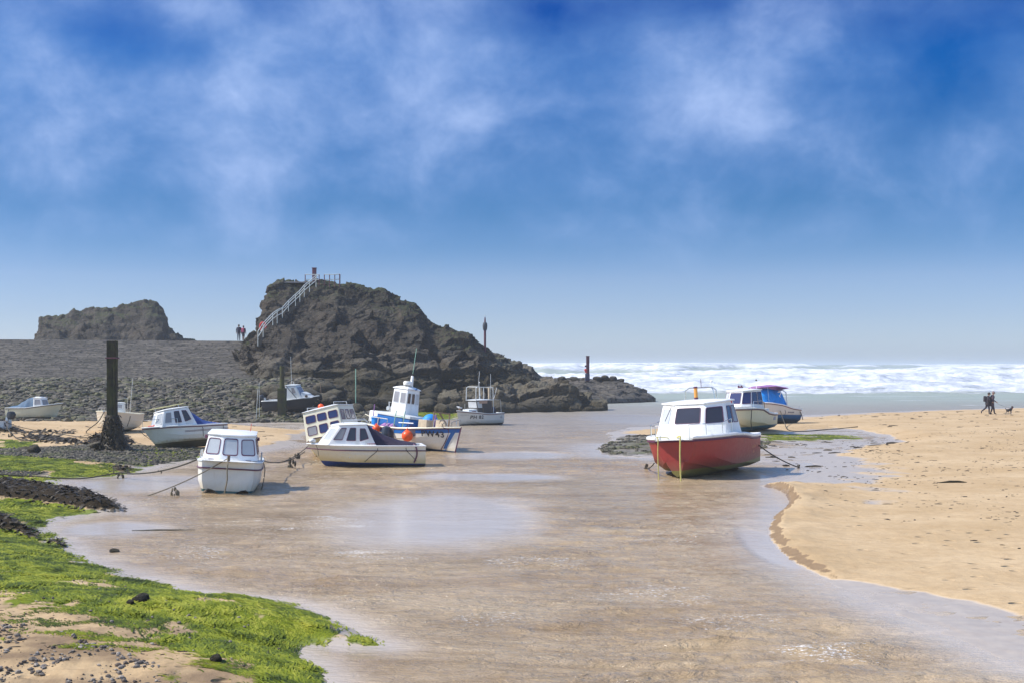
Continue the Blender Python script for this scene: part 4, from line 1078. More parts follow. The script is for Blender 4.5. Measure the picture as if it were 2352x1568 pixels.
# ---- red boat ---------------------------------------------------------------
def red_boat():
    r = thing('motor_boat', 'red hulled cabin boat with white wheelhouse resting on the wet sand by the right bank', 'boat', group=BG)
    sec = [(0, [(0, 0), (.30, .03), (.55, .07), (.72, .10), (.95, .20), (1, 1)]), (.5, [(0, 0), (.28, .05), (.52, .13), (.70, .15), (.93, .30), (1, 1)]), (1, [(0, 0), (.22, .12), (.46, .44), (.58, .40), (.84, .66), (1, 1)])]
    h = Hull(7.3, 3.62, tw=.86, p=2.6, rake=.7, fore=.18, bow_w=.46, bow_round=.55, sec=sec, sheer=[(0, 1.34), (.12, 1.34), (.26, 1.40), (.42, 1.54), (.6, 1.62), (1, 1.66)])
    h.build(r, paint('red_hull_paint', (.33, .034, .026), (.20, .17, .04), .46, stain=(.20, .075, .045), stain_h=.45, rough=.5, streak=1.3))
    h.deck(M_WHITE, (.03, .40), .55, .12, .07); h.rubrail(M_MAROON, .05, -.01)
    h.rubrail(M_WHITE, .075, .11, name='gunwale')
    c = Cabin(r, [(-1.0, 1.58, 1.58), (.95, 1.58, 1.66), (1.70, .70, 1.68)], [(-.72, 1.34, 3.05), (.48, 1.34, 3.05), (1.02, .62, 3.01)], M_WHITE, crown=.10, over=.07, bevel=.05, thick=.06)
    c.win(1, (.13, .87, .40, .88), M_WHITE, G_PALE, r=.1); c.win(2, (.08, .92, .42, .90), M_MAROON, G_DARK, r=.08); c.win(3, (.10, .88, .40, .88), M_MAROON, G_DARK, r=.08)
    c.win(4, (.10, .48, .38, .88), M_MAROON, G_BLUE, r=.06); c.win(4, (.54, .90, .38, .88), M_MAROON, G_GREY, r=.06); c.win(0, (.1, .9, .4, .86), M_MAROON, G_DARK, r=.07)
    # trunk below the wheelhouse
    mb = MB()
    ring0 = [Vector(q) for q in ((-.9, -1.56, 1.3), (1.2, -1.56, 1.6), (2.3, -.85, 1.6), (2.3, .85, 1.6), (1.2, 1.56, 1.6), (-.9, 1.56, 1.3))]
    ring1 = [Vector(q) for q in ((-.9, -1.46, 1.9), (.80, -1.46, 2.12), (1.60, -.68, 2.14), (1.60, .68, 2.14), (.80, 1.46, 2.12), (-.9, 1.46, 1.9))]
    mb.loft([ring0, ring1], closed_u=True, cap1=True); mb.build('cabin_trunk', M_WHITE, r, bevel=.03)
    # roof gear
    z = 3.20
    rail(r, [(-.55, -.7, z - .1), (-.55, -.68, z + .34), (-.55, -.5, z + .46), (-.55, .5, z + .46), (-.55, .68, z + .34), (-.55, .7, z - .1)], .024, M_STEEL, name='roof_arch')
    rail(r, [(-.3, -.68, z - .1), (-.33, -.62, z + .36), (-.5, -.5, z + .46)], .02, name='roof_arch'); rail(r, [(-.3, .68, z - .1), (-.33, .62, z + .36), (-.5, .5, z + .46)], .02, name='roof_arch')
    mb = MB(); mb.lathe([(.075, 0), (.075, .42)], (.15, 0.02, z + .04), 14); b = mb.build('signal_beacon', simple('orange_beacon', (.75, .33, .06), .4), r)
    for z_ in (z, z + .46):
        mb = MB(); mb.lathe([(.085, 0), (.085, .07)], (.15, .02, z_), 14); mb.build('beacon_cap', M_MAROON, b)
    rail(r, [(-.5, .05, z + .45), (-.5, .05, z + .82)], .012, M_MAROON, name='antenna'); rail(r, [(-.55, .5, z + .44), (-.55, .5, z + .66)], .01, M_WHITE, name='antenna')
    mb = MB(); mb.lathe([(.001, 0), (.06, .02), (.06, .07), (.001, .1)], (-.55, .5, z + .66), 10); mb.build('lamp', M_WHITE, r)
    mb = MB(); mb.lathe([(.06, 0), (.05, .1), (.001, .13)], (-.45, 1.32, 2.95), 10); mb.build('lamp', M_RED, r)
    # pulpit rail
    pts = [(.4, -1.55, 2.35)] + [tuple(h.P(t, -1, .12, .62)) for t in (.72, .84, .94, 1.0)] + [tuple(h.P(t, 1, .12, .62)) for t in (1.0, .94, .84, .72)] + [(.4, 1.55, 2.35)]
    posts = [(h.P(t, s, .12, .62), h.P(t, s, .12, .0)) for t in (.72, .88, 1.0) for s in (-1, 1)] + [(Vector((.4, s * 1.55, 2.35)), Vector((.4, s * 1.55, 1.6))) for s in (-1, 1)]
    rail(r, pts, .017, M_STEEL, posts, 'pulpit_rail')
    # wiper, cockpit gear
    rail(r, [(.98, -.80, 2.95), (1.30, -1.0, 2.38)], .014, M_BLACK, name='wiper')
    rail(r, [(-1.2, -.9, 1.2), (-1.2, -.9, 1.95), (-1.2, 1.0, 1.95), (-1.2, 1.0, 1.2)], .03, M_GALV, name='gantry')
    rail(r, [(-1.2, .9, 1.95), (-2.7, .9, 1.85), (-2.7, .9, 1.2)], .025, M_GALV, name='gantry')
    mb = MB(); mb.lathe([(.16, 0), (.18, .45), (.18, .5)], (-2.25, .75, 1.15), 14); mb.build('bucket', M_BLUEP, r)
    mb = MB(); mb.box((-1.7, .55, 1.25), (.5, .6, .6)); mb.build('engine_box', M_GREYW, r, bevel=.04)
    mb = MB(); mb.box((-2.75, .35, 1.25), (.35, .5, .5)); mb.build('bait_box', M_WHITE, r, bevel=.03)
    mb = MB(); mb.box((-2.95, .9, 1.22), (.12, .25, .28)); mb.build('transom_pad', M_GREYW, r, bevel=.03)
    mooring_cleat(r, (2.85, 0, 1.74), 1.5)
    mb = MB(); mb.box((-1.15, 1.0, 1.42), (.5, .05, .25)); mb.build('side_locker', M_WHITE, r, bevel=.02)
    # faded name marks on the quarter
    fm = simple('faded_lettering', (.55, .20, .10), .6)
    for row, (z0, n) in enumerate(((.95, 7), (.74, 3))):
        mb = MB()
        for k in range(n):
            x = -1.75 - .11 * k - (.15 if row else 0)
            P_ = lambda xx, zz: (xx, h.half(xx, zz) + .008, zz)
            mb.loft([[P_(x, z0), P_(x, z0 + .03)], [P_(x - .03, z0), P_(x - .03, z0 + .13)], [P_(x - .06, z0 + (.07 if k % 2 else 0)), P_(x - .06, z0 + .13)], [P_(x - .11, z0), P_(x - .11, z0 + .03)]])
        mb.build('faded_name', fm, r, recalc=False)
    R = settle(r, G(1612, 1086), -117, 3.5, 1.0, .10)
    bt = W(r, (2.95, 0, 1.74))
    f1 = W(r, (3.05, .12, 1.72))
    for px, s, lab in ((1580, .35, 'yellow rope hanging straight down the bow of the red boat to the water'), (1541, -.42, 'thin yellow rope hanging down the left bow of the red boat')):
        q = h.P(1.0, 1 if s > 0 else -1, .35); top = W(r, (q.x + .10, s * 1.2, q.z + .14))
        g = Vector((top.x + .02, top.y - .12, -.02))
        rope(lab, [bt, top + Vector((0, .08, .06)), top + Vector((0, -.06, -.05)), top.lerp(g, .4) + Vector((-.02, -.05, 0)), g], .030 if s > 0 else .022, M_ROPEY)
    st = W(r, (-3.1, 1.42, 1.15))
    rope('dark mooring rope from the stern of the red boat to the sand on its right', [st] + sag(st, GP(1837, 1076) + Vector((0, 0, .05)), .12)[1:], .028, M_ROPED, weed=[(GP(1834, 1074) + Vector((0, 0, .08)), .10)])
    a = W(r, (2.6, -1.1, .75)); e = G(1482, 1072)
    rope('short weedy rope from the left bow of the red boat into the water', [a] + sag(a, e, .1)[1:], .026, M_ROPED, weed=[(a.lerp(e, .75), .13)])
red_boat()

# ---- small white boat, bow to camera ------------------------------------------
def white_boat():
    r = thing('motor_boat', 'small white boat with three front windows floating bow on in the near channel', 'boat', group=BG)
    sec = [(0, [(0, 0), (.28, .05), (.46, .14), (.60, .14), (.78, .05), (.96, .36), (1, 1)]), (.6, [(0, 0), (.27, .06), (.47, .22), (.60, .22), (.78, .05), (.96, .36), (1, 1)]), (1, [(0, .0), (.26, .06), (.52, .17), (.72, .19), (.88, .08), (.97, .40), (1, 1)])]
    h = Hull(4.7, 2.28, tw=.93, p=3.2, rake=.30, fore=.02, bow_w=.80, bow_round=.50, sec=sec, sheer=[(0, 1.0), (.4, 1.08), (1, 1.22)])
    h.build(r, paint('white_hull_paint', (.74, .72, .66), (.012, .085, .095), .20, stain=(.55, .48, .33), stain_h=.34, streak=.5))
    h.deck(M_WHITE, (.03, .35), .4, .1, .05); h.rubrail(M_MAROON, .026, -.25); h.rubrail(M_GREYW, .03, .0, name='gunwale')
    c = Cabin(r, [(-1.0, .98, 1.08), (.95, .98, 1.20), (1.22, .36, 1.22)], [(-.95, .82, 2.08), (.66, .82, 2.06), (.90, .30, 2.05)], M_WHITE, crown=.10, over=.05, bevel=.06, thick=.05)
    for i, rc in ((1, (.10, .92, .20, .88)), (2, (.10, .90, .18, .90)), (3, (.08, .90, .20, .88))): c.win(i, rc, M_MAROON, G_PALE, r=.10, fw=.03)
    c.win(4, (.05, .42, .25, .88), M_MAROON, G_GREY, r=.06); c.win(4, (.5, .9, .25, .88), M_MAROON, G_GREY, r=.06); c.win(0, (.1, .5, .25, .88), M_MAROON, G_GREY, r=.06)
    mb = MB(); mb.box((1.85, 0, 1.33), (.10, .10, .24)); mb.build('mooring_post', M_TEAK, r, bevel=.01)
    mb = MB(); mb.box((1.12, 0, 1.215), (.02, 1.5, .03)); mb.build('trim_strip', M_MAROON, r)
    for s in (-1, 1):
        mb = MB(); mb.lathe([(.05, -.06), (.05, .06)], (.3, s * .93, 1.95), 10); mb.build('lamp', M_MAROON, r)
        rail(r, [(-.2, s * 1.05, 1.12), (-.2, s * 1.07, 1.42), (.2, s * 1.09, 1.42), (.2, s * 1.1, 1.14)], .022, M_GALV, name='fairlead')
    rail(r, [(-.4, .6, 2.15), (-.4, .62, 2.45)], .01, M_RED, name='antenna')
    mb = MB(); mb.lathe([(.001, 0), (.10, .02), (.16, .10), (.13, .17), (.001, .2)], (0, 0, 0), 12, M=Matrix.Rotation(1.2, 3, 'Y')); mb.v = [(x + .35, y - .45, z + 1.55) for x, y, z in mb.v]; mb.build('steering_wheel', M_GREYW, r)
    outboard(r, -2.45, 0, 1.05, 0)
    R = settle(r, G(527, 1121), -81, -3.8, 1.5, .08)
    top = W(r, (1.9, -.05, 1.33)); e = G(338, 1138)
    pts = sag(top, e, .10, 6)
    rope('pale mooring line running from the small white boat down into the channel on its left', pts, .022, M_ROPE, weed=[(pts[4] + Vector((0, 0, -.12)), .14)])
    q = W(r, (2.35, 0, 1.25)); d = G(533, 1130)
    rope('pale rope hanging from the bow post of the small white boat to its keel', [top, q, Vector((q.x, q.y - .08, q.z - .3)), Vector((d.x + .02, q.y - .02, .5)), Vector((d.x - .1, q.y + .1, .05))], .024, M_ROPE)
    q = W(r, (.3, 1.16, 1.12))
    rope('thin dark rope end dangling beside the small white boat', [q, q + Vector((.08, -.1, -.25)), q + Vector((.03, -.12, -.7)), q + Vector((-.06, -.12, -1.05))], .018, M_ROPED)
    st = W(r, (-1.9, 1.0, .95)); e = G(705, 1036)
    pts = [st] + [Vector(p) for p in sag(st, at(700, 1036, 60), .25, 6)][1:]
    rope('weed hung rope between the small white boat and the cream boat', pts, .022, M_ROPED, weed=[(pts[4] + Vector((.1, 0, -.15)), .24)])
    sl = W(r, (-1.6, -1.05, 1.05)); pts = sag(sl, GP(270, 1098) + Vector((0, 0, .22)), .25, 6) + [GP(180, 1100) + Vector((0, 0, .03)), GP(60, 1094) + Vector((0, 0, .04)), GP(-40, 1090) + Vector((0, 0, .05))]
    rope('long dark mooring rope from the small white boat to the green weed on the left', pts, .030, M_ROPED, weed=[(GP(277, 1098) + Vector((0, 0, .10)), .11), (pts[3], .06)])
white_boat()

# ---- cream boat with purple-navy cover ------------------------------------------
def cream_boat():
    r = thing('motor_boat', 'cream boat with a white raked cabin, navy cover and blue bottom lying in mid channel', 'boat', group=BG)
    h = Hull(5.25, 2.1, tw=.88, p=2.3, rake=.75, fore=.20, strakes=8, lap=.012, sheer=[(0, 1.02), (.4, 1.06), (.75, 1.10), (1, 1.16)])
    h.build(r, paint('cream_hull_paint', (.76, .70, .56), (.010, .048, .22), .31, stain=(.62, .48, .16), stain_h=.42, streak=.25, slope=-.035))
    h.deck(M_WHITE, (.03, .42), .4, .1, .06); h.rubrail(M_MAROON, .024, -.22); h.rubrail(M_WHITE, .03, -.01, name='gunwale')
    c = Cabin(r, [(-.42, .88, 1.05), (1.72, .68, 1.12), (2.12, .22, 1.14)], [(-.02, .72, 1.98), (1.18, .58, 1.96), (1.52, .20, 1.93)], M_WHITE, crown=.08, over=.04, bevel=.05, thick=.04)
    c.win(3, (.15, .90, .20, .88), M_WHITE, G_PALE, r=.06); c.win(2, (.1, .9, .2, .86), M_WHITE, G_PALE, r=.05)
    c.win(4, (0, 1, 0, 1, [(.05, .26), (.27, .24), (.29, .88), (.10, .88)]), M_MAROON, G_GREY, r=.05)
    c.win(4, (0, 1, 0, 1, [(.36, .22), (.58, .22), (.60, .88), (.40, .88)]), M_MAROON, G_DARK, r=.05)
    c.win(4, (0, 1, 0, 1, [(.67, .20), (.90, .34), (.90, .84), (.72, .84)]), M_MAROON, G_DARK, r=.05)
    c.win(0, (.1, .45, .2, .88), M_MAROON, G_GREY, r=.05); c.win(0, (.55, .9, .2, .88), M_MAROON, G_GREY, r=.05)
    canopy(r, dense_rows([(-.03, .76, 1.08, 2.0), (-.30, .80, 1.07, 1.80), (-.85, .86, 1.06, 1.48), (-1.5, .90, 1.05, 1.24), (-2.25, .86, 1.03, 1.10)]), M_NAVY, seed=2)
    rail(r, [(1.0, -.5, 2.02), (1.0, -.5, 2.16), (0, -.6, 2.2), (-.1, -.6, 2.05)], .014, name='roof_rail'); rail(r, [(1.0, .5, 2.02), (1.0, .5, 2.16), (0, .6, 2.2), (-.1, .6, 2.05)], .014, name='roof_rail')
    mooring_cleat(r, (2.3, .1, 1.2), 1.6)
    mb = MB(); V, F = ico(2); mb.add([(2.38 + v[0] * .16, .1 + v[1] * .2, 1.28 + v[2] * .10) for v in V], F.tolist()); mb.build('anchor_bundle', M_GREYW, r)
    for x, z in ((.75, .55),):
        mb = MB(); mb.lathe([(.03, 0), (.03, .02)], (x, h.half(x, z), z), 10, M=Matrix.Rotation(-math.pi / 2, 3, 'X')); mb.build('drain_fitting', M_STEEL, r)
    mk = simple('maker_mark', (.35, .1, .12), .6); mb = MB()
    for k in range(6): mb.box((-.05 - .06 * k, .885 - .0, 1.15), (.035, .012, .06 if k % 2 else .04))
    mb.build('maker_mark', mk, r)
    R = settle(r, G(840, 1069), 190, 0, 0.3, .10)
    for xx, xb, lab in ((-.45, .1, 'thin dark line slanting down the near side of the cream boat'), (-1.75, -2.2, 'thin dark line crossing the stern quarter of the cream boat')):
        y = h.half(xx, .85) + .03
        rope(lab, [W(r, (xx, y - .1, 1.08)), W(r, (xx, y + .02, .85)), W(r, (xb * .5 + xx * .5, h.half(xb, .6) + .02, .6)), W(r, (xb, h.half(xb, .35) + .02, .35))], .012, M_ROPED)
    rope('maroon rope looped over the stern quarter of the cream boat', [W(r, (-2.1, .8, 1.1)), W(r, (-2.2, h.half(-2.2, .9) + .04, .92)), W(r, (-2.22, h.half(-2.2, .6) + .03, .6)), W(r, (-2.1, h.half(-2.1, .3) + .03, .28))], .035, M_MAROON)
    rope('thin rope hanging at the bow of the cream boat', [W(r, (2.25, .3, 1.16)), W(r, (2.15, .42, .9)), W(r, (2.1, .36, .6))], .012, M_ROPED)
cream_boat()

# ---- fishing boat with blue stripe -----------------------------------------------
def fishing_boat():
    r = thing('fishing_boat', 'white fishing boat with tall wheelhouse, blue stripe and number PW43', 'boat', group=BG)
    h = Hull(6.6, 2.5, tw=.80, p=2.1, rake=.25, fore=.12, strakes=7, lap=.016, sheer=[(0, 1.20), (.25, 1.10), (.5, 1.12), (.75, 1.26), (1, 1.48)],
             sec=[(0, [(0, 0), (.45, .10), (.84, .28), (.96, .6), (1, 1)]), (.55, [(0, 0), (.42, .12), (.82, .32), (.95, .6), (1, 1)]), (1, [(0, 0), (.15, .2), (.38, .45), (.66, .74), (1, 1)])])
    h.build(r, paint('white_clinker_paint', (.76, .73, .66), (.03, .05, .10), .22, band=((.008, .12, .42), .07, .27), stain=(.55, .48, .36), stain_h=.25, streak=.5))
    h.deck(M_WHITE, (.03, .72), .72, .10, .05); h.rubrail(M_CREAM, .045, -.0)
    h.rubrail(M_MAROON, .02, -.06, name='beading')
    blk = simple('black_lettering', (.02, .02, .03), .5)
    h.text('PW43', .42, 1.95, .86, -1, blk, lean=.03)
    # diagonal stripe near the stem
    mb = MB(); pts = []
    for k in range(9):
        z = 1.36 - k * .145; x = 3.16 - k * .085
        pts.append([(x, -(h.half(x, z) + .012), z), (x - .20, -(h.half(x - .20, z) + .012), z)])
    mb.loft(pts); mb.build('bow_stripe', M_BLUEP, r, recalc=False)
    mb = MB(); mb.tube([(h.xof(1, 0, z) + .03, 0, z) for z in np.linspace(.1, 1.5, 8)], .035, 6); mb.build('stem_band', M_MAROON, r)
    # fender boards hung on the side
    def board(x0, x1, mat, d=.5):
        mb = MB(); rows = []
        for x in np.linspace(x0, x1, 6):
            zt = h.zs(x / h.L + .5) - .06
            rows.append([(x - .08 * (k / 5), -(h.half(x, zt - d * k / 5) + .02), zt - d * k / 5) for k in range(6)])
        mb.loft(rows); return mb.build('fender_board', mat, r, recalc=False)
    gb = simple('grey_rubber_mat', (.12, .11, .14), .6, .2)
    board(.42, 1.08, gb, .85); board(-1.1, -.35, gb, .9)
    # deck house and wheelhouse
    c = Cabin(r, [(-2.3, .80, .98), (.35, .84, .98)], [(-2.25, .78, 1.80), (.28, .80, 1.66)], M_BLUEP, crown=.08, over=.10, roof_m=M_GREYW, name='deck_house', thick=.14, bevel=.02)
    w = Cabin(r, [(-1.55, .52, 1.86), (-.42, .52, 1.80)], [(-1.50, .46, 3.28), (-.44, .46, 3.24)], M_WHITE, crown=.16, over=.08, name='wheelhouse', bevel=.03, thick=.04)
    for a, b, g in ((.06, .31, G_DARK), (.38, .63, G_DARK), (.70, .95, G_PALE)): w.win(1, (a, b, .46, .88), M_GREYW, g, r=.04, fw=.03)
    w.win(0, (.08, .46, .46, .90), M_GREYW, G_GREY, r=.04, fw=.03); w.win(0, (.56, .94, .46, .88), M_GREYW, G_GREY, r=.04, fw=.03)
    mb = MB(); mb.lathe([(.22, 0), (.24, .05), (.24, .16), (.20, .22)], (-.85, -.12, 3.48), 16); mb.build('radar_dome', M_WHITE, r, bevel=.01)
    mb = MB(); mb.box((-.85, .18, 3.72), (.14, .14, .62), taper=.8); mt = mb.build('mast', M_WHITE, r, bevel=.02)
    mb = MB(); mb.lathe([(.04, 0), (.04, .12)], (-.85, .18, 4.02), 8); mb.build('mast_lamp', M_BLACK, mt)
    rail(r, [(-.85, .18, 4.0), (-.85, .26, 5.55)], .016, M_GREENT, name='antenna')
    mb = MB(); mb.lathe([(.05, 0), (.05, .08)], (-.36, .05, 3.30), 10, M=Matrix.Rotation(math.pi / 2, 3, 'Y')); mb.build('horn', M_BLUEP, r)
    nm = MB()
    for k in range(7): nm.box((-.395, -.26 + .05 * k, 3.27), (.012, .03, .035 if k % 2 else .05))
    nm.build('name_board', M_BLUEP, r)
    # gear
    mb = MB(); mb.box((-2.75, -.1, 1.65), (.85, .9, .62)); mb.build('stern_locker', M_WHITE, r, bevel=.06)
    rail(r, [(-2.6, -.75, 1.2), (-2.6, -.75, 2.3)], .025, M_PURPT, name='stern_post')
    mb = MB(); V, F = ico(3); mb.add([(.75 + v[0] * .42, .3 + v[1] * .45, 1.62 + v[2] * .44) for v in V if True], F.tolist()); mb.build('tarpaulin', M_SKYC, r)
    rail(r, [(1.05, -.1, 1.0), (1.05, -.1, 1.78), (1.05, .55, 1.82), (1.05, .55, 1.0)], .02, M_STEEL, name='hoop')
    rail(r, [(1.15, .2, 1.0), (1.22, .2, 2.05)], .045, M_PURPT, name='samson_post')
    mb = MB(); mb.box((1.20, -.45, 1.35), (.62, .58, .72)); mb.build('deck_box', M_TAN, r, bevel=.03)
    rail(r, [(1.75, -.5, 1.1), (1.75, -.5, 2.15), (1.75, .7, 2.15), (1.75, .7, 1.1)], .045, M_TEAK, [((1.75, -.1, 2.15), (1.75, .6, 1.5))], 'gallows')
    mb = MB(); mb.box((2.0, -.3, 1.4), (.3, .25, .75)); mb.lathe([(.22, -.05), (.22, .05)], (2.3, -.35, 1.5), 14, M=Matrix.Rotation(math.pi / 2, 3, 'X')); mb.lathe([(.1, -.15), (.1, .15)], (2.3, -.35, 1.5), 12, M=Matrix.Rotation(math.pi / 2, 3, 'X')); mb.build('winch', M_TAN, r, bevel=.01)
    rail(r, [tuple(h.P(t, -1, .08, .42)) for t in (.80, .88, .94, .985)], .018, M_STEEL, [(h.P(t, -1, .08, .42), h.P(t, -1, .08, 0)) for t in (.80, .9, .985)], 'bow_rail')
    rail(r, [tuple(h.P(t, 1, .08, .42)) for t in (.80, .88, .94, .985)], .018, M_STEEL, [(h.P(t, 1, .08, .42), h.P(t, 1, .08, 0)) for t in (.80, .9, .985)], 'bow_rail')
    for x0 in (-.55, .12):
        rail(r, [(x0, -1.12, 1.1), (x0 + .05, -1.08, 2.05)], .028, M_GREENT, name='stanchion')
    rail(r, [(-.55, -1.10, 1.72), (.14, -1.10, 1.72)], .022, M_GREENT, name='stanchion')
    rail(r, [(-1.05, -1.14, 1.12), (-1.05, -1.14, 1.55), (-2.5, -1.08, 1.6), (-3.0, -1.0, 1.7)], .02, M_CREAM, [((-1.8, -1.12, 1.57), (-1.8, -1.12, 1.1)), ((-2.5, -1.08, 1.6), (-2.5, -1.08, 1.15))], 'side_rail')
    rail(r, [(-.2, -1.1, 1.42), (.9, -1.1, 1.45)], .03, M_WHITE, name='side_rail')
    mb = MB(); mb.lathe([(.22, 0), (.28, .42), (.28, .46)], (-2.35, -.75, 1.18), 14); mb.build('fish_bin', M_SKYC, r)
    mb = MB(); V, F = ico(2)
    for k in range(10): mb.add([(-1.55 + .1 * k + v[0] * .16, -.98 + v[1] * .12, 1.12 + v[2] * .13 + .05 * (k % 3)) for v in V], F.tolist())
    mb.build('net_heap', M_PURPT, r)
    mb = MB()
    for k in range(8): mb.tube([(.15 + .09 * k, -.98 + .08 * math.sin(2.2 * k), 1.12), (.2 + .09 * k, -.95, 1.28 + .06 * (k % 3)), (.25 + .09 * k, -.92, 1.14)], .02, 6)
    mb.build('rope_coil', M_MAROON, r)
    rail(r, [(-1.75, .3, 1.9), (-1.95, .2, 2.5), (-1.95, -.3, 2.5), (-1.75, -.4, 1.9)], .03, M_GALV, name='hauler_frame')
    mb = MB(); mb.lathe([(.12, -.1), (.08, 0), (.12, .1)], (-1.85, -.35, 2.15), 12, M=Matrix.Rotation(math.pi / 2, 3, 'X')); mb.build('hauler_drum', M_GALV, r)
    R = settle(r, G(949, 1032), -41, -6.5, 2.2, .10)
    d = Matrix.Rotation(0, 3, 'Z')
    x = .82; p = W(r, (x, -(h.half(x, .75) + .32), .86)); fender_ball('buoy', 'big orange round buoy hung on the fishing boat beside its number', 'buoy', p - Vector((0, 0, .10)), .30, M_ORANGE, 'orange buoys on the boats')
    x = -1.55; p = W(r, (x, -(h.half(x, .95) + .22), .98)); fender_ball('buoy', 'smaller orange buoy hung on the fishing boat above the navy cover', 'buoy', p, .22, M_ORANGE, 'orange buoys on the boats')
    x = -.75; p = W(r, (x, -(h.half(x, .75) + .2), .78)); mb = MB(); mb.lathe([(.001, -.42), (.22, -.36), (.27, -.1), (.27, .12), (.2, .34), (.001, .42)], (0, 0, 0), 16)
    o = mb.build('fender', simple('dark_fender', (.03, .045, .07), .4)); o.location = p; tag(o, 'fat dark fender hanging on the fishing boat beside the smaller orange buoy', 'fender')
    q = W(r, (2.8, -.8, 1.38))
    pts = [q, W(r, (2.76, -(h.half(2.76, 1.2) + .03), 1.25)), W(r, (2.55, -(h.half(2.55, .7) + .03), .7)), W(r, (2.2, -(h.half(2.2, .25) + .03), .22))]
    rope('maroon rope hanging down the bow of the fishing boat past its number', pts, .022, M_MAROON)
fishing_boat()

# ---- cream cabin boat heeled behind ------------------------------------------------
def heeled_boat():
    r = thing('motor_boat', 'cream cabin boat with two rows of dark windows, heeled over behind another boat', 'boat', group=BG)
    h = Hull(5.6, 2.25, tw=.86, p=2.0, rake=.7, fore=.25, strakes=7, lap=.014, sheer=[(0, .95), (.4, 1.0), (1, 1.15)])
    h.build(r, paint('yellowed_hull_paint', (.70, .60, .34), (.05, .03, .08), .20, stain=(.58, .42, .12), stain_h=.5, streak=.5))
    h.deck(M_CREAM, (.03, .3), .4, .1, .05); h.rubrail(M_MAROON, .022, -.02)
    c = Cabin(r, [(-1.9, 1.0, .98), (1.05, .98, 1.06)], [(-1.8, .94, 2.42), (.78, .93, 2.52)], M_CREAM, crown=.12, over=.05, roof_m=M_WHITE, bevel=.04, thick=.035)
    for a, b in ((.06, .34), (.38, .64), (.69, .95)):
        c.win(1, (a, b, .60, .86), M_MAROON, G_BLUE, r=.08); c.win(1, (a + .01, b - .01, .18, .49), M_MAROON, G_BLUE if a > .2 else G_GREY, r=.08)
    c.win(0, (.70, .93, .18, .49), M_MAROON, G_PALE, r=.05); c.win(0, (.35, .6, .18, .49), M_MAROON, G_DARK, r=.05)
    for a, b in ((.07, .3), (.38, .6), (.68, .92)): c.win(2, (a, b, .5, .85), M_MAROON, G_BLUE, r=.07)
    rail(r, [(-1.6, -.7, 2.55), (-1.6, -.7, 2.68), (.6, -.7, 2.72), (.6, -.7, 2.6)], .014, M_GREYW, name='roof_rail')
    rail(r, [(-1.6, .7, 2.55), (-1.6, .7, 2.68), (.6, .7, 2.72), (.6, .7, 2.6)], .014, M_GREYW, name='roof_rail')
    canopy(r, dense_rows([(-1.85, .95, .98, 2.35), (-2.2, .95, .98, 1.9), (-2.7, .9, .96, 1.2)]), M_BLUEC, seed=5)
    mb = MB(); V, F = ico(2); mb.add([(-1.2 + v[0] * .16, -.55 + v[1] * .16, 2.70 + v[2] * .16) for v in V], F.tolist()); mb.build('roof_buoy', M_ORANGE, r)
    R = settle(r, G(772, 1046), -99, 13.5, 0, .12)
    a = W(r, (2.6, 0, 1.1)); e = G(608, 1082)
    pts = sag(a, at(640, 1062, 57), .18, 6)
    rope('dark rope trailing left from the bow of the heeled cream boat', pts, .02, M_ROPED, weed=[(pts[3], .12)])
heeled_boat()

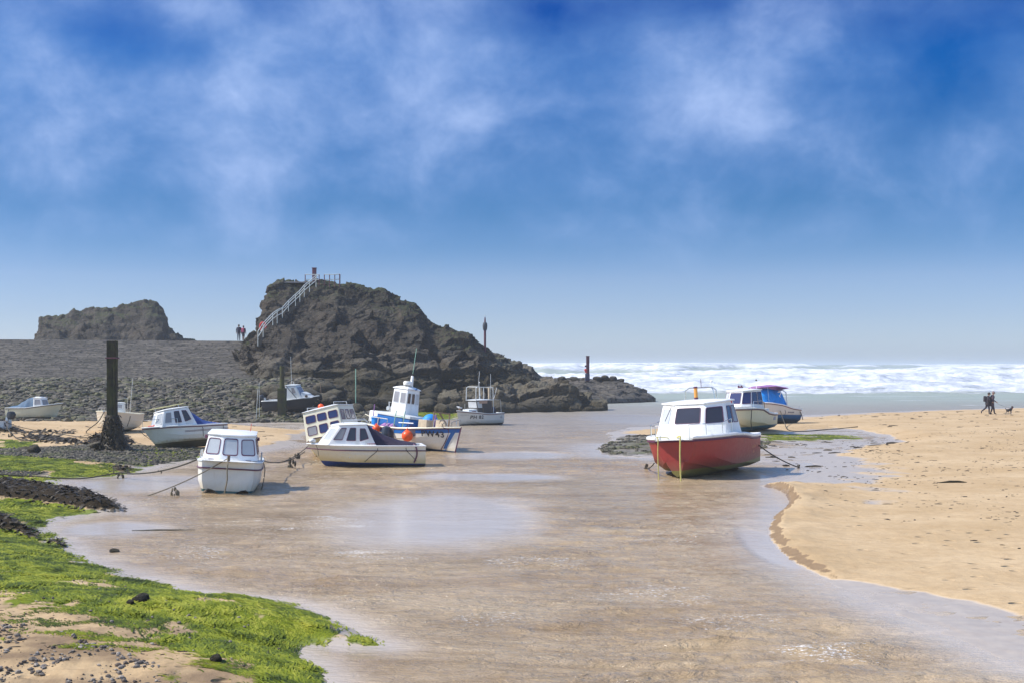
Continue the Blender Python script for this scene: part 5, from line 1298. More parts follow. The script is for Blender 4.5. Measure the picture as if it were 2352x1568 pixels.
# ---- boat PH 82 ------------------------------------------------------------------
def small_fishing_boat():
    r = thing('fishing_boat', 'small grey white fishing boat with number PH 82 and a tube gantry', 'boat', group=BG)
    h = Hull(4.0, 1.75, tw=.82, p=2.1, rake=.28, fore=.08, strakes=6, lap=.012, sheer=[(0, .98), (.4, .96), (1, 1.24)])
    h.build(r, paint('grey_white_hull_paint', (.60, .60, .57), (.045, .035, .05), .20, stain=(.34, .32, .25), stain_h=.3, streak=.5))
    h.deck(M_GREYW, (.03, .62), .35, .09, .05); h.rubrail(M_MAROON, .022, -.06); h.rubrail(M_GREYW, .03, .01, name='gunwale')
    h.text('PH 82', .36, .60, .62, 1, simple('dark_lettering', (.03, .03, .035), .5))
    mb = MB()
    for k in range(8):
        x = 1.72 - k * .075; z = .92
        y = h.half(x, z) + .008; mb.box((x, y, z), (.03, .012, .09 if k % 3 else .06))
    mb.build('faded_name', simple('grey_lettering', (.25, .25, .27), .6), r)
    mb = MB()
    for k in range(4): mb.box((-1.55 - .06 * k, h.half(-1.6, .7) + .008, .7), (.02, .012, .22))
    mb.build('transom_mark', simple('grey_marks', (.3, .3, .33), .6), r)
    c = Cabin(r, [(.30, .62, 1.0), (1.25, .45, 1.08)], [(.35, .55, 1.28), (1.15, .40, 1.26)], M_GREYW, crown=.04, over=.0, bevel=.03, name='cuddy')
    for i in (2, 0): c.win(i, (.25, .75, .3, .75), M_GREYW, simple('maroon_panel', (.16, .06, .07), .6), r=.03)
    # open shelter: roof, sides, dark inside
    s = Cabin(r, [(-.95, .66, 1.0), (.42, .64, 1.0)], [(-.85, .62, 1.98), (.55, .60, 1.98)], M_DARKIN, crown=.06, over=.08, roof_m=M_GREYW, name='shelter', bevel=.02)
    s.win(2, (.02, .30, .45, .92), M_GREYW, G_PALE, r=.03); s.win(2, (.34, .95, .04, .92), M_TEAK, M_DARKIN, r=.03, fw=.02); s.win(1, (.08, .92, .45, .9), M_GREYW, G_PALE, r=.04)
    mb = MB(); mb.box((-.05, .63, 1.86), (.75, .03, .2)); mb.build('dodger', simple('tan_canvas', (.42, .28, .2), .8), r)
    rail(r, [(.65, .62, 1.95), (.62, .62, 2.95), (.5, .6, 3.02), (-1.0, .6, 2.96), (-1.05, .6, 1.0)], .03, M_GREYW, name='gantry')
    rail(r, [(.65, -.62, 1.95), (.62, -.62, 2.95), (.5, -.6, 3.02), (-1.0, -.6, 2.96), (-1.05, -.6, 1.0)], .03, M_GREYW, [((.5, -.6, 3.02), (.5, .6, 3.02)), ((-1.0, -.6, 2.96), (-1.0, .6, 2.96))], 'gantry')
    rail(r, [(-.1, .1, 2.0), (-.1, .1, 3.0)], .05, M_GREYW, name='mast'); rail(r, [(-1.0, .1, 2.0), (-1.0, .1, 2.95)], .08, M_TAN, name='exhaust_pipe')
    rail(r, [(.4, .6, 3.0), (.28, .62, 4.2)], .016, M_GREYW, name='antenna'); rail(r, [(-.8, .6, 2.0), (-.78, .6, 4.0)], .014, M_GREYW, name='antenna')
    rail(r, [(-1.2, .4, 2.0), (-1.5, .45, 2.95)], .015, M_WHITE, name='antenna'); rail(r, [(0, .2, 3.0), (0, .2, 3.3)], .012, M_GREYW, name='antenna')
    mb = MB(); mb.lathe([(.001, 0), (.05, .03), (.05, .07), (.001, .1)], (0, .2, 3.3), 10); mb.build('lamp', M_WHITE, r)
    rail(r, [(-.9, .62, 2.02), (-1.7, .64, 2.0), (-1.75, .64, 1.0)], .02, M_GALV, name='side_rail')
    mb = MB(); V, F = ico(2); mb.add([(-1.15 + v[0] * .3, .35 + v[1] * .25, 1.12 + v[2] * .36) for v in V], F.tolist()); mb.build('net_heap', M_NAVY, r)
    rail(r, [(1.45, .3, 1.1), (1.45, .3, 1.75)], .015, M_GALV, name='bow_post')
    mb = MB(); mb.lathe([(.08, 0), (.1, .12), (.02, .2)], (1.75, .05, 1.2), 10); mb.build('bow_roller', M_TEAK, r)
    R = settle(r, G(1098, 975), 218, 0, .5, .10)
    g = thing('gull', 'pale gull perched on the bow of the fishing boat PH 82', 'bird', W(r, (1.78, .05, 1.42)))
    mb = MB(); mb.lathe([(.001, -.22), (.04, -.16), (.075, 0), (.06, .1), (.03, .18), (.001, .2)], (0, 0, .06), 10, M=Matrix.Rotation(-1.25, 3, 'Y')); V, F = ico(2); mb.add([(-.16 + v[0] * .045, v[1] * .04, .13 + v[2] * .042) for v in V], F.tolist()); mb.tube([(-.19, 0, .125), (-.26, 0, .115)], [.014, .004], 6)
    mb.build('body', M_WHITE, g)
    mb = MB(); mb.loft([[(-.05, .055, .11), (.05, .075, .10), (.26, .03, .05)], [(-.05, .06, .05), (.06, .08, .04), (.26, .035, .045)]]); mb.loft([[(-.05, -.055, .11), (.05, -.075, .10), (.26, -.03, .05)], [(-.05, -.06, .05), (.06, -.08, .04), (.26, -.035, .045)]]); mb.build('wing', M_GREYW, g)
    mb = MB(); mb.tube([(.0, .02, .0), (.0, .02, -.1)], .007, 5); mb.tube([(.0, -.02, .0), (.0, -.02, -.1)], .007, 5); mb.build('leg', M_ORANGE, g)
small_fishing_boat()

# ---- cream boat with dark wrap-round windows behind the red boat -----------------------
def far_cream_boat():
    r = thing('motor_boat', 'cream boat with wrap round dark windows and teal bottom just behind the red boat', 'boat', group=BG)
    sec = [(0, [(0, 0), (.30, .06), (.55, .14), (.72, .18), (.92, .34), (1, 1)]), (.5, [(0, 0), (.28, .07), (.52, .20), (.68, .22), (.92, .42), (1, 1)]), (1, [(0, 0), (.22, .15), (.46, .46), (.58, .44), (.84, .68), (1, 1)])]
    h = Hull(5.9, 2.45, tw=.86, p=2.4, rake=.7, fore=.2, bow_w=.35, bow_round=.5, sec=sec, sheer=[(0, 1.02), (.12, 1.04), (.28, 1.16), (.44, 1.46), (.6, 1.54), (1, 1.6)])
    h.build(r, paint('pale_cream_hull_paint', (.72, .65, .48), (.01, .14, .24), .40, stain=(.60, .47, .22), stain_h=.6, streak=.7))
    h.deck(M_WHITE, (.03, .42), .5, .12, .06); h.rubrail(M_MAROON, .045, -.02); h.rubrail(M_WHITE, .06, .07, name='gunwale')
    c = Cabin(r, [(-.95, 1.02, 1.56), (1.0, 1.02, 1.72), (1.5, .5, 1.74)], [(-.85, .88, 2.74), (.62, .88, 2.74), (1.0, .45, 2.72)], M_WHITE, crown=.08, over=.08, bevel=.04, thick=.06)
    for i, g in ((1, G_PALE), (2, G_BLUE), (3, G_BLUE)): c.win(i, (.06, .94, .18, .92), M_MAROON, g, r=.05)
    c.win(4, (.04, .50, .18, .92), M_MAROON, G_BLUE, r=.05); c.win(4, (.55, .94, .18, .92), M_MAROON, G_BLUE, r=.05); c.win(0, (.05, .95, .2, .9), M_MAROON, G_DARK, r=.05)
    rail(r, [(.9, 1.1, 1.6), (.85, 1.1, 2.05), (-.4, 1.12, 2.05), (-.5, 1.15, 1.5)], .02, M_STEEL, name='side_rail')
    mb = MB(); mb.box((.2, -.1, 2.98), (.2, .3, .08)); mb.lathe([(.06, 0), (.06, .1)], (.25, -.2, 3.0), 10); mb.lathe([(.06, 0), (.06, .1)], (.25, 0, 3.0), 10); mb.build('roof_lamp', M_MAROON, r)
    rail(r, [(-.1, .5, 2.85), (-.1, .5, 3.15), (-.1, .8, 3.12)], .012, M_WHITE, name='antenna')
    rail(r, [(-.75, .6, 2.85), (-.75, .6, 3.35)], .018, M_WHITE, name='antenna'); mb = MB(); mb.lathe([(.001, 0), (.06, .03), (.06, .09), (.001, .12)], (-.75, .6, 3.35), 10); mb.build('lamp', M_BLACK, r)
    for k in range(3): rail(r, [(-1.3 - .15 * k, .7, 1.1), (-1.3 - .15 * k, .72, 1.95)], .03, M_TEAK if k else M_MAROON, name='rod_holder')
    mb = MB(); mb.box((-1.9, .7, 1.2), (.4, .3, .55)); mb.build('cockpit_box', M_GREYW, r, bevel=.03)
    mb = MB(); x = -2.3; mb.box((x, h.half(x, .82) + .012, .80), (.36, .012, .24)); mb.build('name_plate', simple('plate_grey', (.38, .35, .40), .6), r)
    R = settle(r, GP(1711, 990), -126, 2.0, 1.0, .06)
    q = W(r, (1.4, 1.2, 1.55)); rope('dark rope hanging down the bow of the boat with wrap round windows', [q, q + Vector((-.02, -.12, -.35)), q + Vector((-.05, -.12, -.8)), q + Vector((0, -.1, -1.3))], .03, M_ROPED)
far_cream_boat()

# ---- boat with the bright blue canvas -------------------------------------------------
def blue_canvas_boat():
    r = thing('motor_boat', 'cream boat with bright blue canvas shelter and blue bottom, farthest right of the boats', 'boat', group=BG)
    sec = [(0, [(0, 0), (.40, .10), (.80, .26), (.94, .5), (1, 1)]), (.55, [(0, 0), (.40, .12), (.80, .30), (.94, .55), (1, 1)]), (1, [(0, 0), (.14, .2), (.38, .46), (.66, .74), (1, 1)])]
    h = Hull(5.4, 2.2, tw=.84, p=2.2, rake=.6, fore=.2, sec=sec, sheer=[(0, .98), (.15, 1.05), (.35, 1.3), (.55, 1.42), (1, 1.5)])
    h.build(r, paint('pale_pink_cream_paint', (.72, .62, .52), (.008, .10, .26), .62, stain=(.55, .45, .35), stain_h=.2, streak=.4))
    h.deck(M_WHITE, (.03, .4), .5, .12, .06); h.rubrail(M_MAROON, .03, -.01); h.rubrail(M_WHITE, .05, .06, name='gunwale')
    canopy(r, dense_rows([(-1.45, .92, 1.25, 1.9), (-1.25, .92, 1.28, 2.55), (-.2, .92, 1.38, 2.7), (.75, .85, 1.44, 2.62), (1.15, .75, 1.46, 1.75)]), M_SKYC, seed=8, wr=.04)
    canopy(r, dense_rows([(-1.6, .95, 2.62, 2.82), (-.3, 1.05, 2.76, 2.95), (1.0, .95, 2.66, 2.84)]), M_PURPT, 'bimini_top', .02, 3)
    rail(r, [(-1.3, -.98, 1.3), (-1.25, -.98, 2.3), (-1.1, -.8, 2.5), (-1.1, .8, 2.5), (-1.25, .98, 2.3), (-1.3, .98, 1.3)], .05, M_GREYW, name='canopy_hoop')
    rail(r, [(.4, -.98, 1.4), (.45, -.95, 2.7)], .02, name='canopy_frame'); rail(r, [(.4, .98, 1.4), (.45, .95, 2.7)], .02, name='canopy_frame')
    # white hook-shaped mark on the canvas
    mb = MB(); pts = [(-.62 + .14 * math.cos(a), .955, 2.22 + .14 * math.sin(a)) for a in np.linspace(.6, 3.9, 9)] + [(-.60, .955, 2.05), (-.72, .95, 1.95)]
    mb.tube(pts, .03, 6); mb.build('canvas_mark', M_WHITE, r)
    mb = MB()
    for k in range(7): mb.box((-1.35 - .09 * k, h.half(-1.35 - .09 * k, .80) + .008, .80), (.05, .012, .07 if k % 2 else .11))
    mb.tube([(-1.0, h.half(-1.0, .95) + .01, .98), (-1.08, h.half(-1.08, .8) + .01, .80), (-1.0, h.half(-1, .62) + .01, .62)], .02, 5); mb.build('name_lettering', simple('dark_name', (.10, .08, .12), .6), r)
    rail(r, [(-2.55, .8, 1.0), (-2.6, .82, 1.3)], .015, name='stern_post')
    R = settle(r, GP(1760, 972), 207, 6.5, -1.5, .06)
    q = W(r, (-2.5, .85, .95)); rope('dark rope hanging from the stern of the boat with bright blue canvas', [q, q + Vector((.15, -.1, -.2)), q + Vector((.3, -.1, -.7))], .03, M_ROPED)
    q = W(r, (-.6, 1.0, .9)); e = GP(1812, 988); f = GP(1930, 984)
    rope('dark mooring rope curving over the wet sand from the boat with bright blue canvas', [q, q.lerp(e, .5) - Vector((0, 0, .15)), e + Vector((0, 0, .04)), GP(1850, 990) + Vector((0, 0, .03)), GP(1890, 987) + Vector((0, 0, .03)), f + Vector((0, 0, .03)), GP(1970, 980) + Vector((0, 0, .03))], .03, M_ROPED)
blue_canvas_boat()

# ---- white cruiser with blue cover on the left ------------------------------------------
def left_cruiser():
    r = thing('motor_boat', 'white boat with blue cover and yellow roof pole on the shingle beside the thick post', 'boat', group=BG)
    h = Hull(4.3, 2.0, tw=.86, p=2.2, rake=.65, fore=.22, strakes=7, lap=.010, sheer=[(0, 1.05), (.4, 1.08), (1, 1.20)],
             sec=[(0, [(0, 0), (.42, .10), (.80, .25), (.94, .52), (1, 1)]), (.55, [(0, 0), (.40, .14), (.78, .36), (.93, .6), (1, 1)]), (1, [(0, 0), (.14, .2), (.38, .46), (.66, .74), (1, 1)])])
    h.build(r, paint('white_stained_hull_paint', (.70, .70, .66), (.15, .13, .075), .34, stain=(.50, .42, .26), stain_h=.16, streak=.4))
    h.deck(M_WHITE, (.03, .4), .4, .1, .05); h.rubrail(M_MAROON, .024, -.05); h.rubrail(M_WHITE, .035, .02, name='gunwale')
    c = Cabin(r, [(-.55, .86, 1.10), (1.3, .72, 1.14), (1.65, .3, 1.16)], [(-.15, .74, 2.10), (1.10, .66, 2.0), (1.36, .28, 1.96)], M_WHITE, crown=.07, over=.04, roof_m=M_WHITE, bevel=.04, thick=.04)
    c.win(3, (.12, .88, .18, .86), M_WHITE, G_PALE, r=.05); c.win(2, (.1, .9, .18, .86), M_WHITE, G_PALE, r=.05)
    c.win(4, (.06, .28, .22, .86), M_GREYW, G_GREY, r=.04); c.win(4, (.38, .58, .22, .88), M_MAROON, G_DARK, r=.04); c.win(4, (0, 1, 0, 1, [(.68, .24), (.90, .34), (.86, .86), (.68, .88)]), M_MAROON, G_DARK, r=.04)
    c.win(0, (.1, .5, .2, .86), M_GREYW, G_GREY, r=.04)
    canopy(r, dense_rows([(-.16, .78, 1.12, 2.12), (-.5, .82, 1.11, 1.85), (-1.0, .85, 1.10, 1.42), (-1.4, .86, 1.08, 1.28), (-2.0, .8, 1.06, 1.16)]), M_BLUEC, seed=4)
    rail(r, [(1.55, -.4, 2.18), (-.3, -.45, 2.40)], .03, simple('yellow_pole', (.6, .53, .25), .6), name='roof_pole')
    rail(r, [(1.25, -.42, 2.0), (1.25, -.42, 2.21)], .012, name='pole_bracket'); rail(r, [(0, -.42, 2.1), (0, -.42, 2.36)], .012, name='pole_bracket')
    pts = [tuple(h.P(t, 1, .1, .42)) for t in (.62, .72, .84, .94, .985)]
    rail(r, pts, .013, M_STEEL, [(h.P(t, 1, .1, .42), h.P(t, 1, .1, 0)) for t in (.62, .78, .985)], 'pulpit_rail')
    pts = [tuple(h.P(t, -1, .1, .42)) for t in (.62, .72, .84, .94, .985)]
    rail(r, pts, .013, M_STEEL, [(h.P(t, -1, .1, .42), h.P(t, -1, .1, 0)) for t in (.62, .78, .985)], 'pulpit_rail')
    rail(r, [h.P(.93, 1, .14, .08), h.P(.84, 1, .16, .10), h.P(.72, 1, .14, .12)], .045, M_RED, name='boathook_float')
    for k in range(2):
        mb = MB(); rows = []
        for x in np.linspace(.2, -2.2, 12): rows.append([(x, h.half(x, .86 - .05 * k) + .012, .86 - .05 * k), (x, h.half(x, .84 - .05 * k) + .012, .84 - .05 * k)])
        mb.loft(rows); mb.build('side_stripe', M_MAROON, r, recalc=False)
    R = settle(r, GP(424, 1027), 212, 7, 3.0, .06)
    for xx in (-.75, -1.9):
        y = h.half(xx, .9)
        rope('thin dark line hanging over the near side of the white boat with yellow pole' if xx > -1 else 'thin dark line hanging at the stern of the white boat with yellow pole', [W(r, (xx, y - .1, 1.08)), W(r, (xx, y + .05, .9)), W(r, (xx - .02, h.half(xx, .5) + .03, .5))], .014, M_ROPED)
    a = W(r, (2.3, 0, 1.1))
    rope('thin rope from the bow of the white boat with yellow pole to the shingle', [a] + sag(a, GP(388, 1026) + Vector((-.2, 0, .03)), .1)[1:], .014, M_ROPED)
left_cruiser()

# ---- clinker boat behind the post ----------------------------------------------------------
def clinker_boat():
    r = thing('rowing_boat', 'cream clinker built boat standing bow on behind the thick post', 'boat', group=BG)
    h = Hull(4.6, 2.45, tw=.85, p=2.0, rake=.35, fore=.12, strakes=9, lap=.020, sheer=[(0, 1.15), (.4, 1.22), (1, 1.50)],
             sec=[(0, [(0, 0), (.45, .10), (.80, .30), (.95, .6), (1, 1)]), (.55, [(0, 0), (.45, .10), (.80, .30), (.95, .6), (1, 1)]), (1, [(0, 0), (.26, .2), (.52, .45), (.76, .74), (1, 1)])])
    h.build(r, paint('cream_clinker_paint', (.68, .60, .48), (.06, .058, .055), .26, stain=(.45, .38, .28), stain_h=.2, streak=.5))
    h.deck(M_CREAM, (.03, .7), .5, .1, .05); h.rubrail(M_CREAM, .035, 0)
    rail(r, [tuple(h.P(t, -1, .06, .2)) for t in (.55, .75, .9, .98)], .018, M_STEEL, [(h.P(t, -1, .06, .2), h.P(t, -1, .06, 0)) for t in (.55, .75, .9, .98)], 'bow_rail')
    c = Cabin(r, [(-.9, .30, 1.2), (-.4, .30, 1.25)], [(-.8, .26, 1.85), (-.5, .26, 1.85)], M_GREYW, crown=.03, over=.03, bevel=.03, name='steering_console')
    c.win(1, (.1, .9, .45, .92), M_GREYW, G_GREY, r=.04)
    rail(r, [(-.9, .55, 1.2), (-1.0, .6, 3.5)], .014, M_GREYW, name='antenna'); rail(r, [(-.8, -.4, 1.3), (-.8, -.4, 2.2), (-.8, .4, 2.2), (-.8, .4, 1.3)], .02, name='windscreen_frame')
    mb = MB(); mb.tube([(2.28, 0, 1.5), (2.4, 0, 1.52)], .05, 8); mb.build('bow_roller', M_GALV, r)
    R = settle(r, GP(266, 991), -92, -3, 1.0, .06)
    a = W(r, (2.3, 0, 1.45)); e = GP(198, 994)
    rope('dark rope from the bow of the clinker boat down to the sand', [a, a.lerp(e, .4) + Vector((.05, 0, -.1)), e + Vector((0, 0, .03)), GP(250, 996) + Vector((0, 0, .03))], .03, M_ROPED)
    y = h.half(.6, .9); rope('dark rope hanging over the right side of the clinker boat', [W(r, (.6, y - .1, 1.3)), W(r, (.6, y + .05, 1.1)), W(r, (.6, h.half(.6, .5) + .03, .5))], .025, M_ROPED)
clinker_boat()

# ---- boat with slate canvas, far left --------------------------------------------------------
def slate_cover_boat():
    r = thing('motor_boat', 'cream green boat under a slate blue cover with a small white cuddy', 'boat', group=BG)
    h = Hull(4.35, 1.75, tw=.8, p=2.1, rake=.55, fore=.12, sheer=[(0, .95), (.4, .96), (1, 1.32)])
    h.build(r, paint('pale_green_cream_paint', (.58, .56, .42), (.045, .04, .045), .24, stain=(.36, .33, .22), stain_h=.2, streak=.4))
    h.deck(M_GREYW, (.03, .5), .4, .1, .05); h.rubrail(M_DKGASK, .022, -.05); h.rubrail(M_GREYW, .03, .01, name='gunwale')
    c = Cabin(r, [(.08, .66, .98), (.85, .60, 1.04)], [(.08, .58, 1.72), (.66, .54, 1.70)], M_WHITE, crown=.06, over=.05, bevel=.04, name='cuddy')
    c.win(0, (.14, .92, .25, .86), M_GREYW, G_GREY, r=.06); c.win(1, (.08, .92, .25, .86), M_GREYW, G_GREY, r=.06); c.win(2, (.1, .9, .25, .86), M_GREYW, G_GREY, r=.06)
    canopy(r, dense_rows([(.06, .62, .98, 1.76), (-.45, .68, .97, 1.74), (-1.0, .72, .96, 1.42), (-1.3, .74, .96, 1.18), (-2.0, .68, .95, 1.05)]), M_SLATEC, seed=6, wr=.05)
    mb = MB(); mb.box((.3, 0, 1.82), (.5, .5, .04)); mb.build('hatch', M_WHITE, r, bevel=.01)
    R = settle(r, GP(82, 962), -6, -1.0, 0, .06)
    a = W(r, (-1.8, -.75, .9)); rope('thin line hanging near the stern of the boat under the slate blue cover', [a, a + Vector((-.1, -.05, -.3)), a + Vector((-.12, -.05, -.65))], .014, M_ROPED)
slate_cover_boat()

# ---- dark hulled boat behind the slim post -----------------------------------------------------
def dark_boat():
    r = thing('motor_boat', 'dark hulled boat with a white cuddy on the stones behind the slim green post', 'boat', group=BG)
    h = Hull(4.7, 2.0, tw=.85, p=2.1, rake=.75, fore=.3, sheer=[(0, .98), (.4, 1.0), (1, 1.28)])
    h.build(r, paint('dark_grey_hull_paint', (.040, .040, .046), (.03, .03, .034), .1, stain=(.07, .065, .055), stain_h=.5, streak=.8))
    h.deck(M_GREYW, (.03, .42), .5, .1, .05); h.rubrail(M_GREYW, .04, .02)
    c = Cabin(r, [(-.35, .85, 1.02), (1.15, .72, 1.1)], [(-.30, .72, 2.22), (.55, .66, 2.2)], M_GREYW, crown=.06, over=.04, bevel=.05)
    c.win(0, (0, 1, 0, 1, [(.50, .38), (.80, .46), (.80, .88), (.52, .88)]), M_GREYW, G_GREY, r=.04); c.win(1, (.08, .92, .42, .9), M_GREYW, G_GREY, r=.05); c.win(2, (.2, .6, .4, .86), M_GREYW, G_GREY, r=.05)
    # sloping fore cabin
    f = Cabin(r, [(1.0, .74, 1.08), (1.95, .46, 1.2)], [(1.0, .60, 1.62), (1.55, .42, 1.42)], M_GREYW, crown=.03, over=.0, name='fore_cabin', bevel=.04)
    mb = MB(); mb.lathe([(.12, 0), (.12, .03)], (1.45, -.60, 1.32), 14, M=Matrix.Rotation(math.pi / 2, 3, 'X')); mb.build('porthole', G_DARK, r)
    rail(r, [(-.2, -.76, 2.2), (.75, -.84, 1.1)], .022, M_BLACK, name='grab_rail')
    rail(r, [(-.1, .3, 2.25), (-.1, .3, 4.6)], .014, M_GREYW, name='antenna'); rail(r, [(.2, 0, 2.25), (.2, 0, 2.5)], .014, M_WHITE, name='antenna')
    mb = MB()
    for k in range(7): mb.box((1.0 + .08 * k, -.72 + .035 * k, 1.17), (.05, .02, .10 if k % 2 else .14))
    mb.build('name_lettering', simple('pale_grey_letters', (.30, .33, .36), .6), r)
    outboard(r, -2.45, 0, 1.05, -.35, 1.1)
    R = settle(r, GP(672, 944), -10, 2.0, -1.5, .12)
dark_boat()

# ---- stern of a boat at the left edge -------------------------------------------------------
def edge_boat():
    r = thing('motor_boat', 'white boat cut off by the left edge with its black outboard showing', 'boat', group=BG)
    h = Hull(4.2, 1.7, tw=.85, p=2.1, rake=.4, fore=.12, sheer=[(0, .75), (.4, .78), (1, 1.0)])
    h.build(r, paint('white_skiff_paint', (.72, .72, .70), (.3, .12, .1), .12, stain=(.5, .42, .3), stain_h=.25))
    h.deck(M_WHITE, (.03, .7), .3, .08, .04); h.rubrail(M_BLACK, .025, 0)
    outboard(r, -2.2, 0, .85, 0.0, 1.15)
    R = settle(r, G(-62, 1002), 184, 5, 0, .04)
    a = W(r, (-2.1, .5, .6))
    rope('dark rope drooping from the cut off white boat at the left edge to the seaweed', [a, a + Vector((.25, -.3, -.25)), GP(28, 1000) + Vector((0, 0, .1)), GP(45, 1010) + Vector((0, 0, .05)), GP(80, 1014) + Vector((0, 0, .08))], .035, M_ROPED, weed=[(GP(24, 1003) + Vector((0, 0, .2)), .12)])
    b = W(r, (-2.1, .2, .65)); pts = sag(b, GP(112, 992) + Vector((0, 0, .04)), .1, 5) + [GP(185, 1004) + Vector((0, 0, .03)), GP(230, 1006) + Vector((0, 0, .03))]
    rope('long thin mooring line running over the sand toward the thick post', pts, .02, M_ROPED, weed=[(GP(185, 1004) + Vector((0, 0, .06)), .09), (pts[4], .07)])
edge_boat()
# ================================================================= POSTS, BEACONS, RAILS
def weed_mat():
    m, t, b = new_mat('bladder_wrack')
    o = t.obj()
    c = t.ramp(t.noise(o, 7, 5, .7), [(.3, (.012, .009, .006)), (.55, (.045, .032, .016)), (.75, (.10, .075, .03))])
    t.set(b, 'Base Color', c); b.inputs['Roughness'].default_value = .55; b.inputs['Specular IOR Level'].default_value = .35
    t.set(b, 'Normal', t.bump(t.noise(o, 30, 4, .7), .8, .02))
    return m
M_WEED = weed_mat()
def timber_mat(name, col, green=.0):
    m, t, b = new_mat(name)
    o = t.obj(); g = t.noise(t.mapping(o, (6, 6, .5)), 2.2, 6, .7); n = t.noise(o, 2, 5, .6)
    c = t.mix(g, tuple(q * .5 for q in col), tuple(q * 1.6 for q in col))
    if green: c = t.mix(t.math('MULTIPLY', t.mapr(n, .4, .6), green), c, (.075, .085, .022))
    t.set(b, 'Base Color', c); b.inputs['Roughness'].default_value = .9; b.inputs['Specular IOR Level'].default_value = .2
    t.set(b, 'Normal', t.bump(t.math('ADD', g, n), .9, .04))
    return m
M_TIMB = timber_mat('tarred_timber', (.030, .024, .018), .45)
M_TIMBG = timber_mat('green_timber', (.05, .046, .035), .75)
M_RUST = simple('rusty_dark_iron', (.11, .035, .055), .8, .3, 4, bump=.4, dirt=(.05, .02, .03))
M_RAILW = simple('white_painted_rail', (.62, .65, .62), .5, .1)
M_CONC = simple('weathered_concrete', (.30, .27, .26), .9, .2, 3, bump=.4, dirt=(.12, .11, .09))

def rough_post(bm_r, h, seg=22, n=10, square=False, seed=0, rough=.06):
    mb = MB(); rows = []
    for i in range(seg + 1):
        z = h * i / seg
        row = []
        for k in range(n):
            a = 2 * math.pi * (k + .5) / n
            rr = bm_r / max(abs(math.cos(a)), abs(math.sin(a))) if square else bm_r
            rr *= 1 + rough * float(perlin(math.cos(a) * 2 + seed, math.sin(a) * 2, z * .8)) * 2 + rough * float(perlin(math.cos(a) * 5, math.sin(a) * 5 + seed, z * .25))
            row.append((rr * math.cos(a), rr * math.sin(a), z + (.05 * float(perlin(a * 2, seed, 1)) if i == seg else 0)))
        rows.append(row)
    mb.loft(rows, closed_u=True, cap0=True, cap1=True)
    return mb
def tufts(pos, size, spread, name, mat, parent=None, droop=.5, width=.35):
    """many small strap leaves in one mesh"""
    n = len(pos)
    V = np.array([[-.5, 0, 0], [.5, 0, 0], [.42, .55, .10], [-.42, .5, .13], [.12, 1, -.05], [-.2, 1, 0]]) * np.array([width, 1, 1])
    F = np.array([[0, 1, 2, 3], [3, 2, 4, 5]])
    s = size * RNG.uniform(.5, 1.4, n)
    o = scatter(name, (V, F), pos, s, s, s, RNG.uniform(0, 6.283, n), RNG.uniform(-spread, spread * .4, n), mat, kind=None, jit=.25)
    if parent is not None: o.parent = parent; o.matrix_parent_inverse = Matrix.Translation(-Vector(parent.location)); o.location = (0, 0, 0)
    return o

# thick weedy post in the foreground
def thick_post():
    p = GP(258, 1034); Y = p.y; ppm = FP / Y
    h = (1034 - 783) / ppm
    t = thing('mooring_post', 'thick black timber post with weed heaped round its base', 'post', (p.x, p.y, p.z))
    rough_post(.215 * 66 / Y * 1.0, h, 30, 12, True, 1, .05).build('timber', M_TIMB, t, smooth=.9)
    sp = rough_post(.07, h * .96, 20, 6, False, 4, .12); sp.v = [(x + .17, y - .17, z) for x, y, z in sp.v]; sp.build('timber_strip', M_TIMB, t, smooth=.9)
    mb = MB(); mb.tube([(-.26, -.26, h * .845), (.26, -.26, h * .845), (.26, .26, h * .845), (-.26, .26, h * .845)], .035, 6, closed=True); mb.build('iron_band', M_RUST, t)
    # weed skirt
    mb = MB(); rows = []
    for i in range(15):
        u = i / 14; z = 1.9 * (1 - u); rr = .30 + .10 * math.sin(u * 5) + .95 * u ** 3.0
        rows.append([(rr * (1 + .22 * float(perlin(math.cos(a) * 1.8, math.sin(a) * 1.8, z * 1.5 + 3))) * math.cos(a) + .12 * u, rr * (1 + .2 * float(perlin(math.cos(a) * 3, math.sin(a) * 3, z * 2))) * math.sin(a), z - .1) for a in np.linspace(0, 2 * math.pi, 25)[:-1]])
    mb.loft(rows, closed_u=True); sk = mb.build('weed_skirt', M_WEED, t, smooth=1.5)
    n = 1500; a = RNG.uniform(0, 6.283, n); u = RNG.uniform(0, 1, n) ** .6; rr = .31 + .10 * np.sin(u * 5) + .95 * u ** 3.0
    pos = np.stack([rr * np.cos(a) * 1.03, rr * np.sin(a) * 1.03, 1.9 * (1 - u) - .06], -1)
    o = tufts(pos, .16, 1.4, 'weed_fronds', M_WEED); o.parent = t
    mb = MB(); V, F = ico(2)
    mb.add([(-.62 + v[0] * .30 * (1 + .3 * v[2]), -.75 + v[1] * .22, .34 + v[2] * .15 + .08 * v[0]) for v in V], F.tolist()); mb.build('stone', M_ROCKB, t, smooth=.5)
thick_post()
def slim_post():
    p = GP(656, 950); ppm = FP / p.y; h = (950 - 833) / ppm; hb = (950 - 884) / ppm
    t = thing('mooring_post', 'slim green stained timber post in a thicker sleeve beside the dark hulled boat', 'post', (p.x, p.y - 1.6, gz(p.x, p.y - 1.6)))
    rough_post(.19, h * .99, 20, 10, False, 7, .05).build('timber', M_TIMBG, t, smooth=.9)
    rough_post(.33, hb, 12, 12, True, 8, .03).build('sleeve', M_TIMBG, t, smooth=.9)
slim_post()

